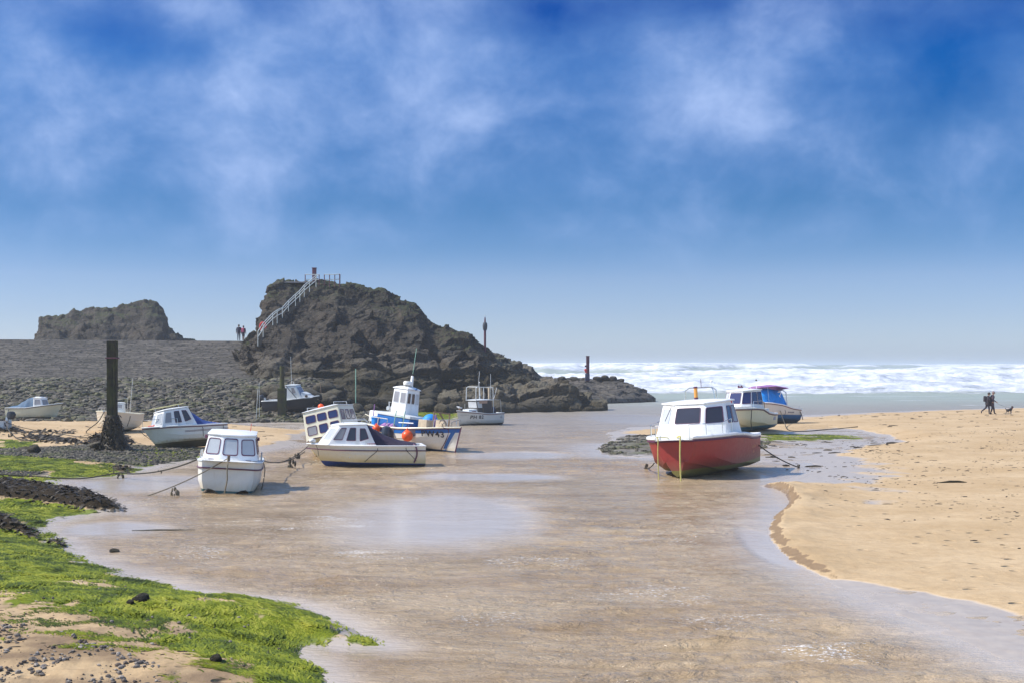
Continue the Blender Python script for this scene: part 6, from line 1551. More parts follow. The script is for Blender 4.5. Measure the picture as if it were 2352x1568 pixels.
from mathutils.bvhtree import BVHTree
HB_ = BVHTree.FromPolygons([v.co[:] for v in HILL.data.vertices], [p.vertices[:] for p in HILL.data.polygons])
def on_rock(px, py, fall=139.0, out=.25):
    d = Vector(((px - 1176) / FP, 1, -(py - 840) / FP)).normalized()
    hit = HB_.ray_cast(Vector((0, 0, H)), d)
    if hit[0] is None: return at(px, py, fall)
    return hit[0] - d * out
def ray_y(px, py, Y): return at(px, py, Y)
# platform on the rock: post, railings, steps
def summit():
    Y = 140.5
    o = at(722, 652, Y)
    t = thing('beacon_post', 'short dark post standing inside the railing on top of the rock hill', 'post', o)
    h = (652 - 617) / FP * Y
    mb = MB(); mb.box((0, 0, h / 2 - .3), (.42, .42, h + .6)); mb.build('shaft', M_RUST, t, bevel=.02)
    mb = MB(); mb.box((0, 0, h + .04), (.5, .5, .08)); mb.build('cap', M_RUST, t, bevel=.01)
    # slab roof edge of the platform
    pl = thing('platform_slab', 'thin flat slab capping the left shoulder of the rock hill', 'slab', at(680, 650, 140.2))
    mb = MB(); mb.box((0, .6, .02), (4.0, 2.6, .14)); mb.build('slab', M_CONC, pl, bevel=.02)
    def fence(pts, post_idx, label, z1=1.0, z0=.45):
        f = thing('railing', label, 'railing', pts[0])
        L = [p - pts[0] for p in pts]
        for zz in (z1, z0):
            mb = MB(); mb.tube([p + Vector((0, 0, zz)) for p in L], .045, 6); mb.build('rail_bar', M_RAILW if zz == z0 else M_RAILW, f)
        for i in post_idx:
            mb = MB(); mb.tube([L[i] - Vector((0, 0, .4)), L[i] + Vector((0, 0, z1))], .05, 6); mb.build('upright', M_RUST, f)
        return f
    fence([at(701, 652, 139.6), at(733, 652, 139.6), at(733, 652, 142)], (0, 1, 2), 'short two bar railing round the post on the rock hill')
    fence([at(745, 652, 139.6), at(757, 652, 139.6), at(769, 652, 139.6), at(780, 651, 139.6), at(781, 651, 142)], (0, 1, 2, 3, 4), 'longer two bar railing right of the post on the rock hill')
    # steps with handrail up the left flank
    path = [on_rock(x_, y_, f_) for x_, y_, f_ in ((594, 783, 135.4), (606, 764, 136.0), (628, 741, 136.6), (638, 734, 136.9), (650, 728, 137.2), (664, 712, 137.7), (680, 697, 138.1), (690, 688, 138.4), (700, 676, 138.8), (712, 666, 139.2), (727, 653, 139.2))]
    s = thing('handrail_stairs', 'white railed concrete steps climbing the left side of the rock hill', 'stairs', path[0])
    L = [p - path[0] for p in path]
    for off, dz in (((0, 0, 0), .95), ((0, 0, 0), .38), ((.1, .9, 0), 1.0)):
        mb = MB(); mb.tube([p + Vector(off) + Vector((0, -.35, dz)) for p in L], .036, 6); mb.build('rail_bar', M_RAILW, s)
    for p in L:
        mb = MB(); mb.tube([p + Vector((0, -.35, -.5)), p + Vector((0, -.35, .97))], .036, 6); mb.build('upright', M_RAILW, s)
    mb = MB(); n = 38
    for k in range(n):
        u = k / (n - 1) * (len(L) - 1); i = min(int(u), len(L) - 2); q = L[i].lerp(L[i + 1], u - i)
        mb.box((q.x + .05, q.y + .35, q.z - .30), (.42, 1.0, .45))
    mb.build('steps', simple('mossy_concrete', (.07, .062, .052), .9, .3, 3, bump=.5), s)
    # life-ring housing at the foot of the rail
    lr = thing('life_ring', 'red and white life ring hung on the rail at the foot of the steps', 'life ring', on_rock(606, 751, 135.6) + Vector((0, -.4, 0)))
    mb = MB(); mb.tube([(.30 * math.cos(a), -.04, .42 * math.sin(a)) for a in np.linspace(0, 2 * math.pi, 21)[:-1]], .11, 8, closed=True); mb.build('ring', M_RED, lr)
    mb = MB(); mb.box((0, .08, 0), (.55, .05, .85)); mb.build('backboard', M_RED, lr, bevel=.02)
    # bench and stones at the end of the breakwater
    bt = thing('stone_bench', 'stacked dark stone steps at the breakwater end, beside the foot of the railed stairs', 'steps', at(583, 783, 139.0))
    mb = MB(); mb.box((.15, 0, .18), (.85, .8, .5)); mb.build('block', M_CONC, bt, bevel=.03)
    mb = MB(); mb.box((0, 0, .42), (1.35, .9, .10)); mb.build('seat', M_CONC, bt, bevel=.02)
    mb = MB(); mb.box((.3, .1, .68), (.95, .7, .42)); mb.build('block', M_CONC, bt, bevel=.03)
    mb = MB(); mb.box((.55, .15, 1.08), (.6, .6, .4)); mb.build('block', M_CONC, bt, bevel=.03)
summit()
def barrel_beacon():
    Y = 138.6; o = at(1114, 800, Y)
    t = thing('beacon', 'tall thin navigation beacon with a barrel on its mast, on the rock hill', 'beacon', o)
    k = Y / FP
    mb = MB(); mb.tube([(0, 0, -1.0), (0, 0, (800 - 757) * k)], .13, 10); mb.build('mast', M_RUST, t)
    mb = MB(); mb.lathe([(.17, 0), (.22, .12), (.26, .45), (.25, .62), (.21, .80), (.18, .84)], (0, 0, (800 - 759) * k), 14); mb.build('barrel', simple('grey_barrel', (.06, .065, .075), .7, .2), t)
    mb = MB(); mb.tube([(0, 0, (800 - 742) * k), (0, 0, (800 - 734) * k), (0, 0, (800 - 729) * k)], [.10, .08, .05], 8); mb.build('finial', M_RUST, t)
    mb = MB(); mb.lathe([(.001, 0), (.05, .04), (.05, .12), (.001, .16)], (0, 0, (800 - 727) * k), 8); mb.build('top_light', M_GREYW, t)
barrel_beacon()
def red_post():
    Y = 163; o = at(1350, 868, Y); k = Y / FP
    t = thing('beacon_post', 'square dark red post on the stone causeway in front of the breaking surf', 'post', o)
    h = (868 - 818) * k
    mb = MB(); mb.box((0, 0, h / 2 - .2), (.40, .40, h + .4)); mb.build('shaft', M_RUST, t, bevel=.02)
    mb = MB(); mb.box((0, 0, h + .03), (.46, .46, .10)); mb.build('cap', M_RUST, t, bevel=.01)
    mb = MB(); mb.box((-.05, 0, .15), (.56, .56, .9)); mb.build('plinth', simple('dark_blue_paint', (.05, .05, .10), .7), t, bevel=.02)
    mb = MB(); mb.lathe([(.001, -.16), (.13, -.12), (.2, 0), (.13, .12), (.001, .16)], (-.30, -.1, 1.05), 12, M=Matrix.Rotation(1.2, 3, 'Y')); mb.box((-.22, -.2, .95), (.28, .12, .5)); mb.build('life_ring_box', M_RED, t)
    mb = MB(); mb.box((-.28, -.2, 1.55), (.22, .1, .22)); mb.build('sign_plate', M_RUST, t)
red_post()
# thin withies
def pole(px, y0, y1, lab, lean=0.0, mat=None, r=.03):
    p = GP(px, y0); h = (y0 - y1) / FP * p.y
    mb = MB(); mb.tube([(0, 0, -.3), (lean * h * .5, 0, h * .5), (lean * h, 0, h)], r, 6)
    o = mb.build('marker_pole', mat or M_GALV); o.location = p
    tag(o, lab, 'pole')
pole(817, 947, 846, 'thin pale green pole standing straight up behind the fishing boat', 0, M_GREENT, .045)
pole(588, 965, 893, 'faint thin pole on the pebbles, leaning right, left of the slim post', .06, M_GALV, .025)
pole(596, 960, 878, 'second faint thin pole on the pebbles, standing straight left of the slim post', -.01, M_GALV, .02)
pole(740, 925, 880, 'thin leaning stake behind the dark hulled boat', -.10, M_TEAK, .03)

# ================================================================= LOOSE STONES AND BOULDERS
def boulder_mesh(seed, sub=3):
    V, F = ico(sub)
    n = V + .0
    d = .30 * fbm(V[:, 0] * 1.1 + seed * 3.1, V[:, 1] * 1.1, V[:, 2] * 1.1 + seed, 4, .55) + .12 * fbm(V[:, 0] * 3 + seed, V[:, 1] * 3, V[:, 2] * 3, 3, .6, ridged=True)
    # a few flat facets
    rr = np.random.default_rng(seed)
    P = V * (1 + d[:, None])
    for q in range(6):
        nn = rr.normal(size=3); nn /= np.linalg.norm(nn); c = rr.uniform(.62, .85)
        over = P @ nn - c; P = P - np.where(over > 0, over * .85, 0)[:, None] * nn
    return P, F
def boulders():
    protos = []
    for k in range(6):
        P, F = boulder_mesh(k + 3)
        o = np_mesh('boulder', P, F, M_ROCKB if k % 2 else M_ROCK, attrs={'moss': np.full(len(P), .6), 'low': np.full(len(P), .55 if k % 3 else .0)})
        protos.append(o)
    G1 = 'boulders scattered at the foot of the rock hill'
    used = set(); cnt = 0
    def place(p, s, lab, grp, k=None, flat=.7):
        nonlocal cnt
        k = cnt % 6 if k is None else k; cnt += 1
        o = protos[k] if k not in used else protos[k].copy()
        if k in used: COL.objects.link(o)
        used.add(k)
        o.location = (p[0], p[1], p[2] + s * flat * .35); o.scale = (s * random.uniform(.85, 1.35), s * random.uniform(.8, 1.2), s * flat * random.uniform(.8, 1.2)); o.rotation_euler = (random.uniform(-.3, .3), random.uniform(-.3, .3), random.uniform(0, 6.28))
        tag(o, lab, 'boulder', grp)
        return o
    rr = random.Random(5)
    for k in range(120):
        px = rr.uniform(570, 1080); py = 905 + rr.betavariate(1.6, 1.3) * 36 - (8 if px < 700 else 0) + (12 if px > 800 else 0) * rr.random()
        p = GP(px, py)
        place(p, rr.choice([.28, .35, .45, .55, .7, .9, 1.15]) * (1.0 if px < 1000 else .7), 'dark weathered boulder among others at the foot of the rock hill', G1)
    G2 = 'boulders along the top of the stone causeway'
    for px, py, s in ((1255, 873, .6), (1290, 872, .7), (1320, 871, .6), (1345, 870, .5), (1372, 869, .5), (1390, 868, .6), (1408, 870, .7), (1425, 874, .5)):
        place(at(px, py, 166) - Vector((0, 0, .2)), s, 'purple grey boulder along the top of the stone causeway', G2, k=(cnt % 3) * 2)
    place(GP(78, 1040), .30, 'pointed dark stone sitting on the green weed left of the thick post', None, 1, 1.0)
    place(GP(57, 1033), .28, 'rounded dark stone left of the pointed one on the weedy sand', None, 3, .5)
    place(GP(322, 1382), .16, 'dark wet stone lying alone in the green weed bank', None, 0, .7)
    place(GP(300, 1388), .09, 'small pale stone beside the dark wet stone in the green weed', None, 2, .6)
    place(GP(262, 1264) + Vector((0, 0, -.03)), .11, 'small dark stone awash off the weed bank', None, 4, .5)
    place(GP(498, 1518), .10, 'small grey stone half buried in the nearest weed lobe', None, 5, .7)
    for k, (px, py, s) in enumerate(((700, 958, .5), (640, 958, .45), (1160, 940, .4), (1230, 941, .35))):
        place(GP(px, py), s, 'low weedy stone at the water edge in front of the rock hill', 'low weedy stones at the water edge', None, .45)
    for o in list(protos):
        if 'label' not in o: bpy.data.objects.remove(o)
boulders()

def pebble_mat(name, lo, hi, green):
    m, t, b = new_mat(name); o = t.obj()
    r = t.attr('tone')
    c = t.mix(r, lo, hi)
    c = t.mix(t.math('MULTIPLY', t.mapr(t.noise(o, .6, 5, .65), .48, .62), green), c, (.11, .12, .03))
    t.set(b, 'Base Color', t.mix(t.mapr(t.noise(o, 14, 4, .6), .3, .7), c, t.mix(.35, c, (.05, .045, .04)))); b.inputs['Roughness'].default_value = .75; b.inputs['Specular IOR Level'].default_value = .3
    return m
M_PEB = pebble_mat('shingle_stone', (.040, .035, .028), (.185, .16, .12), .6)
M_PEBN = pebble_mat('near_pebble', (.07, .05, .04), (.42, .36, .30), .0)
def zone_points(poly_px, n, reject=None, keep=None):
    """random ground points inside a survey polygon, evenly over the ground"""
    P = gxy(poly_px); lo, hi = P.min(0), P.max(0); out = np.zeros((0, 2))
    while len(out) < n:
        q = RNG.uniform(lo, hi, (n * 3, 2)); q = q[sdpoly(q[:, 0], q[:, 1], P) > 0]
        if keep is not None: q = q[RNG.uniform(0, 1, len(q)) < keep(q[:, 0], q[:, 1])]
        if len(q) == 0: continue
        out = np.concatenate([out, q])
    out = out[:n]
    return out
def stones(name, q, s0, s1, mat, flat=.6, lift=.15, p=2.0):
    n = len(q); s = s0 + (s1 - s0) * RNG.uniform(0, 1, n) ** p
    z = ground_h(q[:, 0], q[:, 1]) + s * lift
    return scatter(name, ico(1), np.stack([q[:, 0], q[:, 1], z], -1), s * RNG.uniform(.7, 1.4, n), s * RNG.uniform(.7, 1.3, n), s * flat * RNG.uniform(.6, 1.3, n), RNG.uniform(0, 6.28, n), RNG.uniform(-.4, .4, n), mat, jit=.22, attrs={'tone': RNG.uniform(0, 1, n) ** 1.5})
# ramp of rubble below the breakwater
n = 25000
q = np.stack([RNG.uniform(-62, -9, n), 97.5 + 26.5 * RNG.uniform(0, 1, n) ** .9], -1)
q = q[(ground_h(q[:, 0], q[:, 1]) > .06) & (np.abs(q[:, 0]) < q[:, 1] * .46) & (RNG.uniform(0, 1, len(q)) < sstep(96.5, 101, q[:, 1] + 2 * fbm(q[:, 0] * .15, q[:, 1] * .3, 1, 3)))]
stones('rubble', q, .08, .42, M_PEB, .5, .12, 3.0)
q = zone_points([(-30, 1043), (60, 1042), (200, 1034), (330, 1034), (465, 1038), (445, 1054), (330, 1072), (200, 1068), (0, 1058)], 5200)
stones('shingle', q, .035, .13, M_PEB)
q = zone_points([(1372, 1030), (1405, 1014), (1430, 1003), (1520, 1002), (1640, 1008), (1770, 1012), (1760, 1030), (1640, 1040), (1500, 1047), (1400, 1043)], 1700, keep=lambda x, y: sstep(-.1, .25, fbm(x * .5, y * .5, 2, 3)))
stones('shingle', q, .04, .15, M_PEB)
q = zone_points([(-40, 1498), (0, 1500), (140, 1518), (280, 1552), (430, 1600), (430, 1680), (-60, 1680)], 1200, keep=lambda x, y: sstep(-.25, .2, fbm(x * 1.2, y * 1.2, 4, 3)))
stones('pebbles', q, .008, .05, M_PEBN, .65, .25, 3.0)
q = zone_points([(-40, 1340), (300, 1370), (560, 1440), (740, 1560), (500, 1580), (100, 1470), (-40, 1440)], 260)
stones('pebbles', q, .008, .035, M_PEBN, .65, .6, 3.0)
q = zone_points([(-30, 1089), (0, 1089), (110, 1091), (60, 1099), (0, 1100)], 700)
stones('shingle', q, .02, .07, M_PEB)

# ================================================================= ALGAE AND WRACK
def alga_mat():
    m, t, b = new_mat('green_gutweed'); o = t.obj()
    a = t.attr('tone'); n = t.noise(o, .9, 5, .65)
    big = t.noise(t.mapping(o, (.6, 1, 1)), .45, 4, .6)
    c = t.ramp(t.math('ADD', t.math('MULTIPLY', a, .42), t.math('ADD', t.math('MULTIPLY', n, .35), t.math('MULTIPLY', t.mapr(big, .35, .65), .26))), [(.20, (.035, .045, .008)), (.40, (.105, .145, .010)), (.58, (.27, .31, .014)), (.80, (.48, .47, .06))])
    t.set(b, 'Base Color', c); b.inputs['Roughness'].default_value = .55; b.inputs['Specular IOR Level'].default_value = .25
    tr = t('ShaderNodeBsdfTranslucent'); t.set(tr, 'Color', c)
    mx = t('ShaderNodeMixShader'); mx.inputs[0].default_value = .3
    t.l.new(b.outputs[0], mx.inputs[1]); t.l.new(tr.outputs[0], mx.inputs[2])
    out = [x for x in t.n if x.type == 'OUTPUT_MATERIAL'][0]; t.l.new(mx.outputs[0], out.inputs[0])
    return m
M_ALG = alga_mat()
def algae_density(x, y):
    a = union(x, y, ALG); nz = fbm(x * .9, y * .5, 3, 4)
    return sstep(-.05, .45, a * .5 + nz * 1.0 + .12 + .25 * fbm(x * 3, y * 2, 1, 3)) * (a > -1.0)
def strands(name, poly_px, n, L0, L1, wid, lift=.02, keep=None):
    q = zone_points(poly_px, n, keep=keep or (lambda x, y: np.maximum(algae_density(x, y), .0) + .02))
    V = np.array([[-.5, 0, 0], [.5, 0, 0], [.55, .35, .10], [-.5, .35, .12], [.35, .75, .09], [-.4, .72, .06], [.1, 1, -.04], [-.1, 1, -.04]]); F = np.array([[0, 1, 2, 3], [3, 2, 4, 5], [5, 4, 6, 7]])
    n = len(q); L = L0 + (L1 - L0) * RNG.uniform(0, 1, n) ** 1.6
    flow = -.95 + 1.5 * fbm(q[:, 0] * .35, q[:, 1] * .35, 7, 3) + RNG.normal(0, .28, n)
    z = ground_h(q[:, 0], q[:, 1]); clump = np.maximum(0, fbm(q[:, 0] * 1.4, q[:, 1] * 1.4, 9, 3))
    z = z + .004 + clump * lift * 6 * RNG.uniform(.2, 1, n)
    return scatter(name, (V, F), np.stack([q[:, 0], q[:, 1], z], -1), L * wid * RNG.uniform(.6, 1.5, n), L, L * RNG.uniform(.15, .6, n), flow + math.pi / 2, RNG.uniform(-.03, .09, n), M_ALG, jit=.12, smooth=True, attrs={'tone': np.clip(.5 + .9 * fbm(q[:, 0] * 2.2, q[:, 1] * 1.6, 11, 3) + RNG.normal(0, .16, n), 0, 1)})
strands('green_algae', [(-60, 1185), (110, 1200), (240, 1290), (440, 1352), (620, 1362), (790, 1420), (900, 1488), (760, 1580), (720, 1640), (400, 1620), (150, 1460), (-60, 1430)], 85000, .05, .26, .10)
strands('green_algae', [(-60, 1050), (120, 1058), (340, 1074), (320, 1094), (160, 1126), (200, 1182), (100, 1206), (-60, 1200)], 20000, .09, .36, .13)
strands('green_algae', [(300, 1028), (450, 1030), (440, 1056), (320, 1076), (280, 1060)], 2200, .10, .32, .25)
strands('green_algae', [(-40, 1018), (100, 1026), (60, 1044), (-40, 1046)], 1200, .12, .3, .25)
strands('green_algae', [(800, 936), (1060, 938), (1070, 958), (1040, 966), (840, 974), (790, 960)], 5200, .18, .5, .3)
strands('green_algae', [(1740, 996), (1980, 998), (1990, 1008), (1880, 1012), (1750, 1014)], 2600, .12, .34, .25)
strands('green_algae', [(-60, 1395), (0, 1400), (300, 1420), (560, 1470), (720, 1560), (640, 1600), (300, 1560), (-60, 1540)], 17000, .03, .16, .10, .004, keep=lambda x, y: sstep(-.05, .4, fbm(x * .9 + 4, y * 2.2, 13, 4)))
def wrack():
    for i, (P, hh) in enumerate(MOUND):
        lo, hi = P.min(0), P.max(0); lo = np.maximum(lo, [-40, 0]); A = (hi - lo).prod()
        Ym = P[:, 1].mean(); sz = .030 + .0026 * Ym
        n = int(min(12000, A / (sz * sz) * 1.9)); q = RNG.uniform(lo, hi, (n, 2)); d = sdpoly(q[:, 0], q[:, 1], P); k = d > -.05; q, d = q[k], d[k]
        if len(q) < 5: continue
        z = ground_h(q[:, 0], q[:, 1]) + sstep(0, 1.3 * hh + .15, d) * hh * (.75 + .5 * fbm(q[:, 0] * 1.7, q[:, 1] * 1.7, 6, 3))
        o = tufts(np.stack([q[:, 0], q[:, 1], np.maximum(z, -.02)], -1), sz * 1.5, 1.1, 'seaweed', M_WEED, width=.5)
        o['kind'] = 'stuff'
wrack()
# scraps of weed and drift scattered over the sand
def scraps():
    q1 = zone_points([(1900, 1010), (2352, 1000), (2420, 1100), (2420, 1300), (2150, 1240), (1850, 1130), (1950, 1060)], 900, keep=lambda x, y: sstep(-.2, .35, fbm(x * .25, y * .25, 5, 3)))
    q2 = zone_points([(1760, 1005), (2150, 1010), (2050, 1060), (1880, 1085), (1760, 1085)], 110)
    q3 = zone_points([(1850, 955), (2352, 945), (2352, 1000), (2000, 990)], 120)
    q4 = zone_points([(0, 985), (600, 985), (680, 1020), (480, 1030), (0, 1020)], 160)
    q5 = zone_points([(0, 1400), (300, 1440), (560, 1560), (0, 1560)], 260)
    for q, s in ((q1, .035), (q2, .11), (q3, .09), (q4, .08), (q5, .02)):
        z = np.maximum(ground_h(q[:, 0], q[:, 1]), 0); n = len(q)
        L = s * (.4 + 1.8 * RNG.uniform(0, 1, n) ** 3)
        scatter('weed_scraps', ico(1), np.stack([q[:, 0], q[:, 1], z + .004], -1), L * RNG.uniform(.8, 2.4, n), L * RNG.uniform(.3, .8, n), L * .28, RNG.normal(.15, .5, n), np.zeros(n), M_WEED, jit=.35)
scraps()
def driftwood(px, py, L, lab, rz=0.0):
    p = GP(px, py); mb = MB(); r_ = min(.045, L * .04) if L < 1.5 else .018; mb.tube([(-L / 2, 0, .01), (-L * .1, .03, r_), (L * .2, 0, r_), (L / 2, .05, .01)], [r_ * .4, r_, r_ * .9, r_ * .3], 7)
    o = mb.build('driftwood', M_TIMB); o.location = p; o.rotation_euler = (0, 0, rz); tag(o, lab, 'driftwood')
driftwood(2190, 1108, 1.1, 'dark piece of driftwood lying alone on the right sand bank', .1)
driftwood(375, 1218, 1.7, 'thin dark plank lying in the shallow water off the weed bank', .05)
# ================================================================= PEOPLE, DOG
def skin_mesh(name, joints, edges, root=0, sub=2):
    """grow one continuous surface round a skeleton: joints = {name: (pos, (rx, ry))}"""
    names = list(joints); idx = {n: i for i, n in enumerate(names)}
    me = bpy.data.meshes.new(name)
    me.from_pydata([joints[n][0] for n in names], [(idx[a], idx[b]) for a, b in edges], [])
    o = bpy.data.objects.new(name, me); COL.objects.link(o)
    md = o.modifiers.new('skin', 'SKIN'); md.use_smooth_shade = True
    for i, n in enumerate(names):
        sv = me.skin_vertices[0].data[i]; r = joints[n][1]; sv.radius = r if isinstance(r, tuple) else (r, r); sv.use_root = (i == root)
    s = o.modifiers.new('sub', 'SUBSURF'); s.levels = sub; s.render_levels = sub
    dg = bpy.context.evaluated_depsgraph_get(); dg.update()
    m2 = bpy.data.meshes.new_from_object(o.evaluated_get(dg))
    bpy.data.objects.remove(o)
    m2.name = name
    o = bpy.data.objects.new(name, m2); COL.objects.link(o)
    return o
M_SKIN = simple('skin', (.46, .27, .19), .5, .08, 6)
def cloth(n, c): return simple(n, c, .85, .18, 6, bump=.3)
def person(label, loc, yaw, h, J, colors, hair, extras=()):
    """J: pose dict for a 1.75 m figure facing +x; colours chosen by body region"""
    t = thing('person', label, 'person', loc); t.rotation_euler = (0, 0, yaw); k = h / 1.75; t.scale = (k, k, k)
    E = [('pelvis', 'waist'), ('waist', 'chest'), ('chest', 'neck'), ('neck', 'head0'), ('head0', 'head1'), ('head1', 'head2')]
    for s in 'LR':
        E += [('chest', 'sh' + s), ('sh' + s, 'el' + s), ('el' + s, 'wr' + s), ('wr' + s, 'pa' + s), ('pa' + s, 'f1' + s), ('pa' + s, 'f2' + s), ('pa' + s, 'f3' + s), ('pa' + s, 'f4' + s), ('wr' + s, 'th' + s),
              ('pelvis', 'hip' + s), ('hip' + s, 'kn' + s), ('kn' + s, 'an' + s), ('an' + s, 'toe' + s)]
    R = {'pelvis': (.15, .12), 'waist': (.15, .115), 'chest': (.175, .125), 'neck': .055, 'head0': .075, 'head1': .098, 'head2': .075}
    for s in 'LR': R.update({'sh' + s: .075, 'el' + s: .055, 'wr' + s: .036, 'pa' + s: (.042, .022), 'hip' + s: .105, 'kn' + s: .075, 'an' + s: .05, 'toe' + s: .042, 'th' + s: .011})
    jn = {}
    for n, p in J.items(): jn[n] = (p, R[n])
    for s in 'LR':
        wr, el = Vector(J['wr' + s]), Vector(J['el' + s]); d = (wr - el).normalized(); sd = Vector((1, 0, 0)) - d * d.x; sd = sd.normalized() if sd.length > .2 else Vector((0, 1, 0))
        jn['pa' + s] = (tuple(wr + d * .08), R['pa' + s]); jn['th' + s] = (tuple(wr + d * .07 + sd * .055), R['th' + s])
        for q, (o_, l) in enumerate(((.03, .155), (.01, .168), (-.01, .160), (-.03, .142))): jn['f%d%s' % (q + 1, s)] = (tuple(wr + d * l + sd * o_ + Vector((.012 * (q - 1.5), 0, 0))), .0095)
    order = ['pelvis'] + [n for n in jn if n != 'pelvis']; jn = {n: jn[n] for n in order}
    b = skin_mesh('body', jn, E)
    b.parent = t
    me = b.data; me.materials.clear()
    mats = [M_SKIN, colors['top'], colors['legs'], colors['shoe'], hair]
    for m in mats: me.materials.append(m)
    hz = J['head1'][2]; zb = J['pelvis'][2] + colors.get('hem', -.02)
    for f in me.polygons:
        c = f.center; mi = 1
        if c.z > J['neck'][2] + .03: mi = 0
        elif c.z < .10: mi = 3
        elif c.z < zb and abs(c.x) < 5: mi = 2 if min((c - Vector(J['wr' + s])).length for s in 'LR') > .17 else 0
        if colors.get('bare') and .10 < c.z < colors['bare']: mi = 0
        for s in 'LR':
            if (c - Vector(jn['pa' + s][0])).length < .115: mi = 0
        f.material_index = mi
    # hair, face
    H0 = Vector(J['head1'])
    V, F = ico(3); hb = MB()
    hb.add([tuple(H0 + Vector((v[0] * .112 - .018, v[1] * .102, v[2] * .118 + .03))) for v in V if True], F.tolist())
    hb.build('hair', hair, t, smooth=2)
    nb = MB(); nb.tube([tuple(H0 + Vector((.085, 0, .005))), tuple(H0 + Vector((.125, 0, -.025)))], [.012, .018], 6); nb.build('nose', M_SKIN, t)
    for s in (-1, 1):
        eb = MB(); eb.lathe([(.001, -.012), (.012, 0), (.001, .012)], tuple(H0 + Vector((.092, s * .034, .012))), 8); eb.build('eye', M_BLACK, t)
        ar = MB(); ar.lathe([(.001, -.03), (.018, 0), (.001, .03)], tuple(H0 + Vector((-.005, s * .10, -.005))), 8); ar.build('ear', M_SKIN, t)
    mb = MB(); mb.box(tuple(H0 + Vector((.088, 0, -.055))), (.014, .045, .010)); mb.build('mouth', simple('lips', (.35, .12, .11), .5), t)
    # coat skirt and sleeves give the clothes their own edge
    mb = MB(); rows = []
    ch, wa, pe = Vector(J['chest']), Vector(J['waist']), Vector(J['pelvis'])
    for c, rx, ry in ((ch + Vector((0, 0, .12)), .10, .15), (ch, .165, .225), (wa, .16, .19), (pe + Vector((0, 0, .02)), .165, .20), (pe + Vector((0, 0, colors.get('hem', -.02) - .04)), .18, .215)):
        rows.append([(c.x + rx * math.cos(a), c.y + ry * math.sin(a), c.z) for a in np.linspace(0, 2 * math.pi, 19)[:-1]])
    mb.loft(rows, closed_u=True, cap0=True); mb.build('jacket', colors['top'], t, smooth=2)
    return t
stand = dict(pelvis=(0, 0, .95), waist=(0, 0, 1.12), chest=(.0, 0, 1.36), neck=(.0, 0, 1.50), head0=(.01, 0, 1.58), head1=(.025, 0, 1.655), head2=(.02, 0, 1.71),
             shL=(0, .19, 1.42), elL=(-.03, .26, 1.14), wrL=(.08, .27, .90), shR=(0, -.19, 1.42), elR=(-.03, -.26, 1.14), wrR=(.08, -.27, .90),
             hipL=(0, .09, .90), knL=(.02, .10, .50), anL=(-.02, .10, .09), toeL=(.13, .11, .045), hipR=(0, -.09, .90), knR=(.02, -.10, .50), anR=(-.02, -.10, .09), toeR=(.13, -.11, .045))
walk = dict(stand, chest=(.05, 0, 1.35), neck=(.08, 0, 1.49), head0=(.11, 0, 1.56), head1=(.135, 0, 1.63), head2=(.13, 0, 1.69), shL=(.05, .19, 1.40), shR=(.05, -.19, 1.40),
            elL=(-.06, .26, 1.15), wrL=(.10, .25, .98), elR=(.10, -.26, 1.14), wrR=(.32, -.22, 1.0),
            hipL=(0, .09, .90), knL=(-.10, .10, .52), anL=(-.46, .10, .24), toeL=(-.42, .11, .09), hipR=(0, -.09, .90), knR=(.10, -.10, .50), anR=(.10, -.10, .09), toeR=(.25, -.10, .045))
walk2 = dict(walk, knL=(.16, .10, .52), anL=(.22, .10, .09), toeL=(.37, .11, .045), knR=(.02, -.10, .50), anR=(-.12, -.10, .10), toeR=(.02, -.10, .045), elR=(.02, -.26, 1.14), wrR=(.26, -.25, .96))
DK = cloth('dark_plum_coat', (.055, .035, .05)); DK2 = cloth('black_coat', (.028, .024, .032)); JN = cloth('dark_trousers', (.035, .03, .045)); SH = simple('dark_boots', (.03, .02, .02), .6)
HG = simple('grey_hair', (.25, .18, .17), .8); HB = simple('dark_hair', (.03, .022, .018), .7)
# breakwater couple (seen from behind)
Yb = 143.0
def bw(px): return Vector(((px - 1176) / FP * Yb, Yb, 7.28))
person('person in dark jacket and trousers on the breakwater, left of the pink backpack', bw(548.5), rad(95), 1.78, stand, dict(top=cloth('navy_jacket', (.03, .03, .055)), legs=cloth('blue_jeans', (.045, .05, .085)), shoe=SH, hem=-.05), HB)
pp = dict(stand); pp.update(knL=(.06, .08, .5), anL=(.0, .06, .09), toeL=(.14, .06, .045), knR=(-.02, -.08, .5), anR=(-.1, -.07, .12), toeR=(.03, -.07, .045))
w2 = person('person in shorts wearing a pink backpack on the breakwater, back turned', bw(559), rad(88), 1.66, pp, dict(top=cloth('mauve_top', (.16, .08, .13)), legs=cloth('grey_shorts', (.06, .05, .085)), shoe=SH, hem=.0, bare=.55), simple('brown_hair', (.10, .07, .06), .8))
mb = MB(); mb.box((-.24, 0, 1.24), (.24, .36, .50), taper=.82); bp = mb.build('backpack', cloth('pink_backpack', (.62, .12, .20)), w2, bevel=.05)
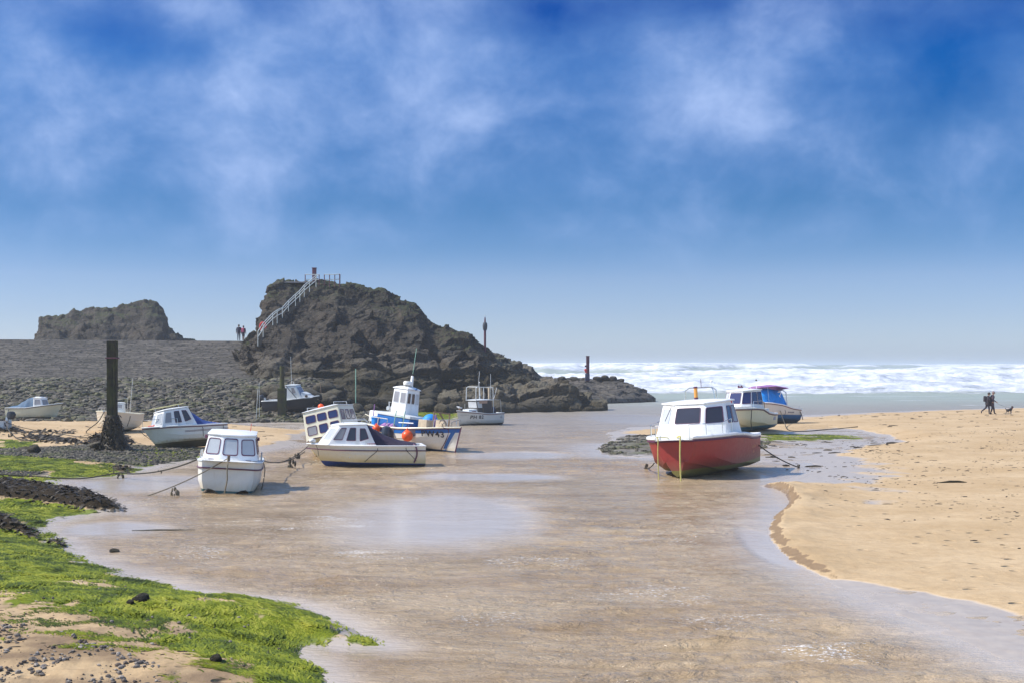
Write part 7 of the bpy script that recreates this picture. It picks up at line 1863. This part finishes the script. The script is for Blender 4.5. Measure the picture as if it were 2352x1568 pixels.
# walkers on the right sand with a dog
def beach(px, py): return GP(px, py)
p1 = beach(2278, 951); p2 = beach(2274, 951.5)
person('person in a long dark coat walking right on the sand, nearer of the walking couple', p1, rad(-8), 2.02, walk2, dict(top=DK, legs=JN, shoe=SH, hem=-.28), HG)
q = person('person in a black jacket striding behind the long coated walker on the sand', p2 + Vector((0, .6, 0)), rad(-4), 1.92, walk, dict(top=DK2, legs=JN, shoe=SH, hem=-.12), HB)
mb = MB(); mb.box((-.20, 0, 1.25), (.22, .30, .46), taper=.85); mb.build('backpack', DK2, q, bevel=.06)
def dog():
    p = beach(2318, 951); t = thing('dog', 'small dark dog with pale legs on a lead ahead of the walking couple', 'dog', p); t.rotation_euler = (0, 0, rad(20)); t.scale = (1.0,) * 3
    J = {'rump': ((-.22, 0, .40), (.085, .10)), 'belly': ((0, 0, .40), (.09, .10)), 'chest': ((.18, 0, .42), (.10, .125)), 'neck': ((.28, 0, .54), .075), 'skull': ((.33, 0, .66), (.075, .08)), 'muzz': ((.42, 0, .645), .042), 'nose': ((.47, 0, .635), .028),
         'tail1': ((-.31, 0, .44), .035), 'tail2': ((-.40, 0, .52), .025), 'tail3': ((-.44, 0, .62), .014), 'earL': ((.31, .055, .75), .02), 'earR': ((.31, -.055, .75), .02)}
    E = [('belly', 'rump'), ('belly', 'chest'), ('chest', 'neck'), ('neck', 'skull'), ('skull', 'muzz'), ('muzz', 'nose'), ('rump', 'tail1'), ('tail1', 'tail2'), ('tail2', 'tail3'), ('skull', 'earL'), ('skull', 'earR')]
    for s, y, dx in (('L', .075, .05), ('R', -.075, -.06)):
        J.update({'fs' + s: ((.18, y, .34), .055), 'fk' + s: ((.19 + dx * .4, y, .20), .030), 'fw' + s: ((.19 + dx, y, .05), .022), 'fp' + s: ((.225 + dx, y, .025), .026),
                  'hs' + s: ((-.20, y, .33), .07), 'hk' + s: ((-.15 - dx * .3, y, .23), .04), 'hh' + s: ((-.27 - dx, y, .14), .024), 'ha' + s: ((-.25 - dx, y, .04), .021), 'hp' + s: ((-.21 - dx, y, .022), .026)})
        E += [('chest', 'fs' + s), ('fs' + s, 'fk' + s), ('fk' + s, 'fw' + s), ('fw' + s, 'fp' + s), ('rump', 'hs' + s), ('hs' + s, 'hk' + s), ('hk' + s, 'hh' + s), ('hh' + s, 'ha' + s), ('ha' + s, 'hp' + s)]
    J = {n: J[n] for n in ['belly'] + [k for k in J if k != 'belly']}
    b = skin_mesh('body', J, E); b.parent = t
    me = b.data; me.materials.clear()
    for m in (simple('dark_fur', (.03, .024, .024), .9, .3, 20), simple('pale_fur', (.42, .36, .30), .9, .2, 20)): me.materials.append(m)
    for f in me.polygons: f.material_index = 1 if f.center.z < .24 or (f.center.z < .36 and f.center.x > .1) else 0
    mb = MB(); mb.tube([(.27 + .02 * math.cos(a), .085 * math.cos(a), .545 + .075 * math.sin(a)) for a in np.linspace(0, 6.283, 13)[:-1]], .012, 6, closed=True); mb.build('collar', M_RED, t)
    return t
dg_ = dog()
rope('thin lead running from the walking couple to the dark dog', sag(p1 + Vector((.45, -.1, .95)), dg_.location + Vector((.15, 0, .6)), .05), .008, M_ROPED, name='dog_lead', cat='dog lead')
print('objects', len(bpy.data.objects))
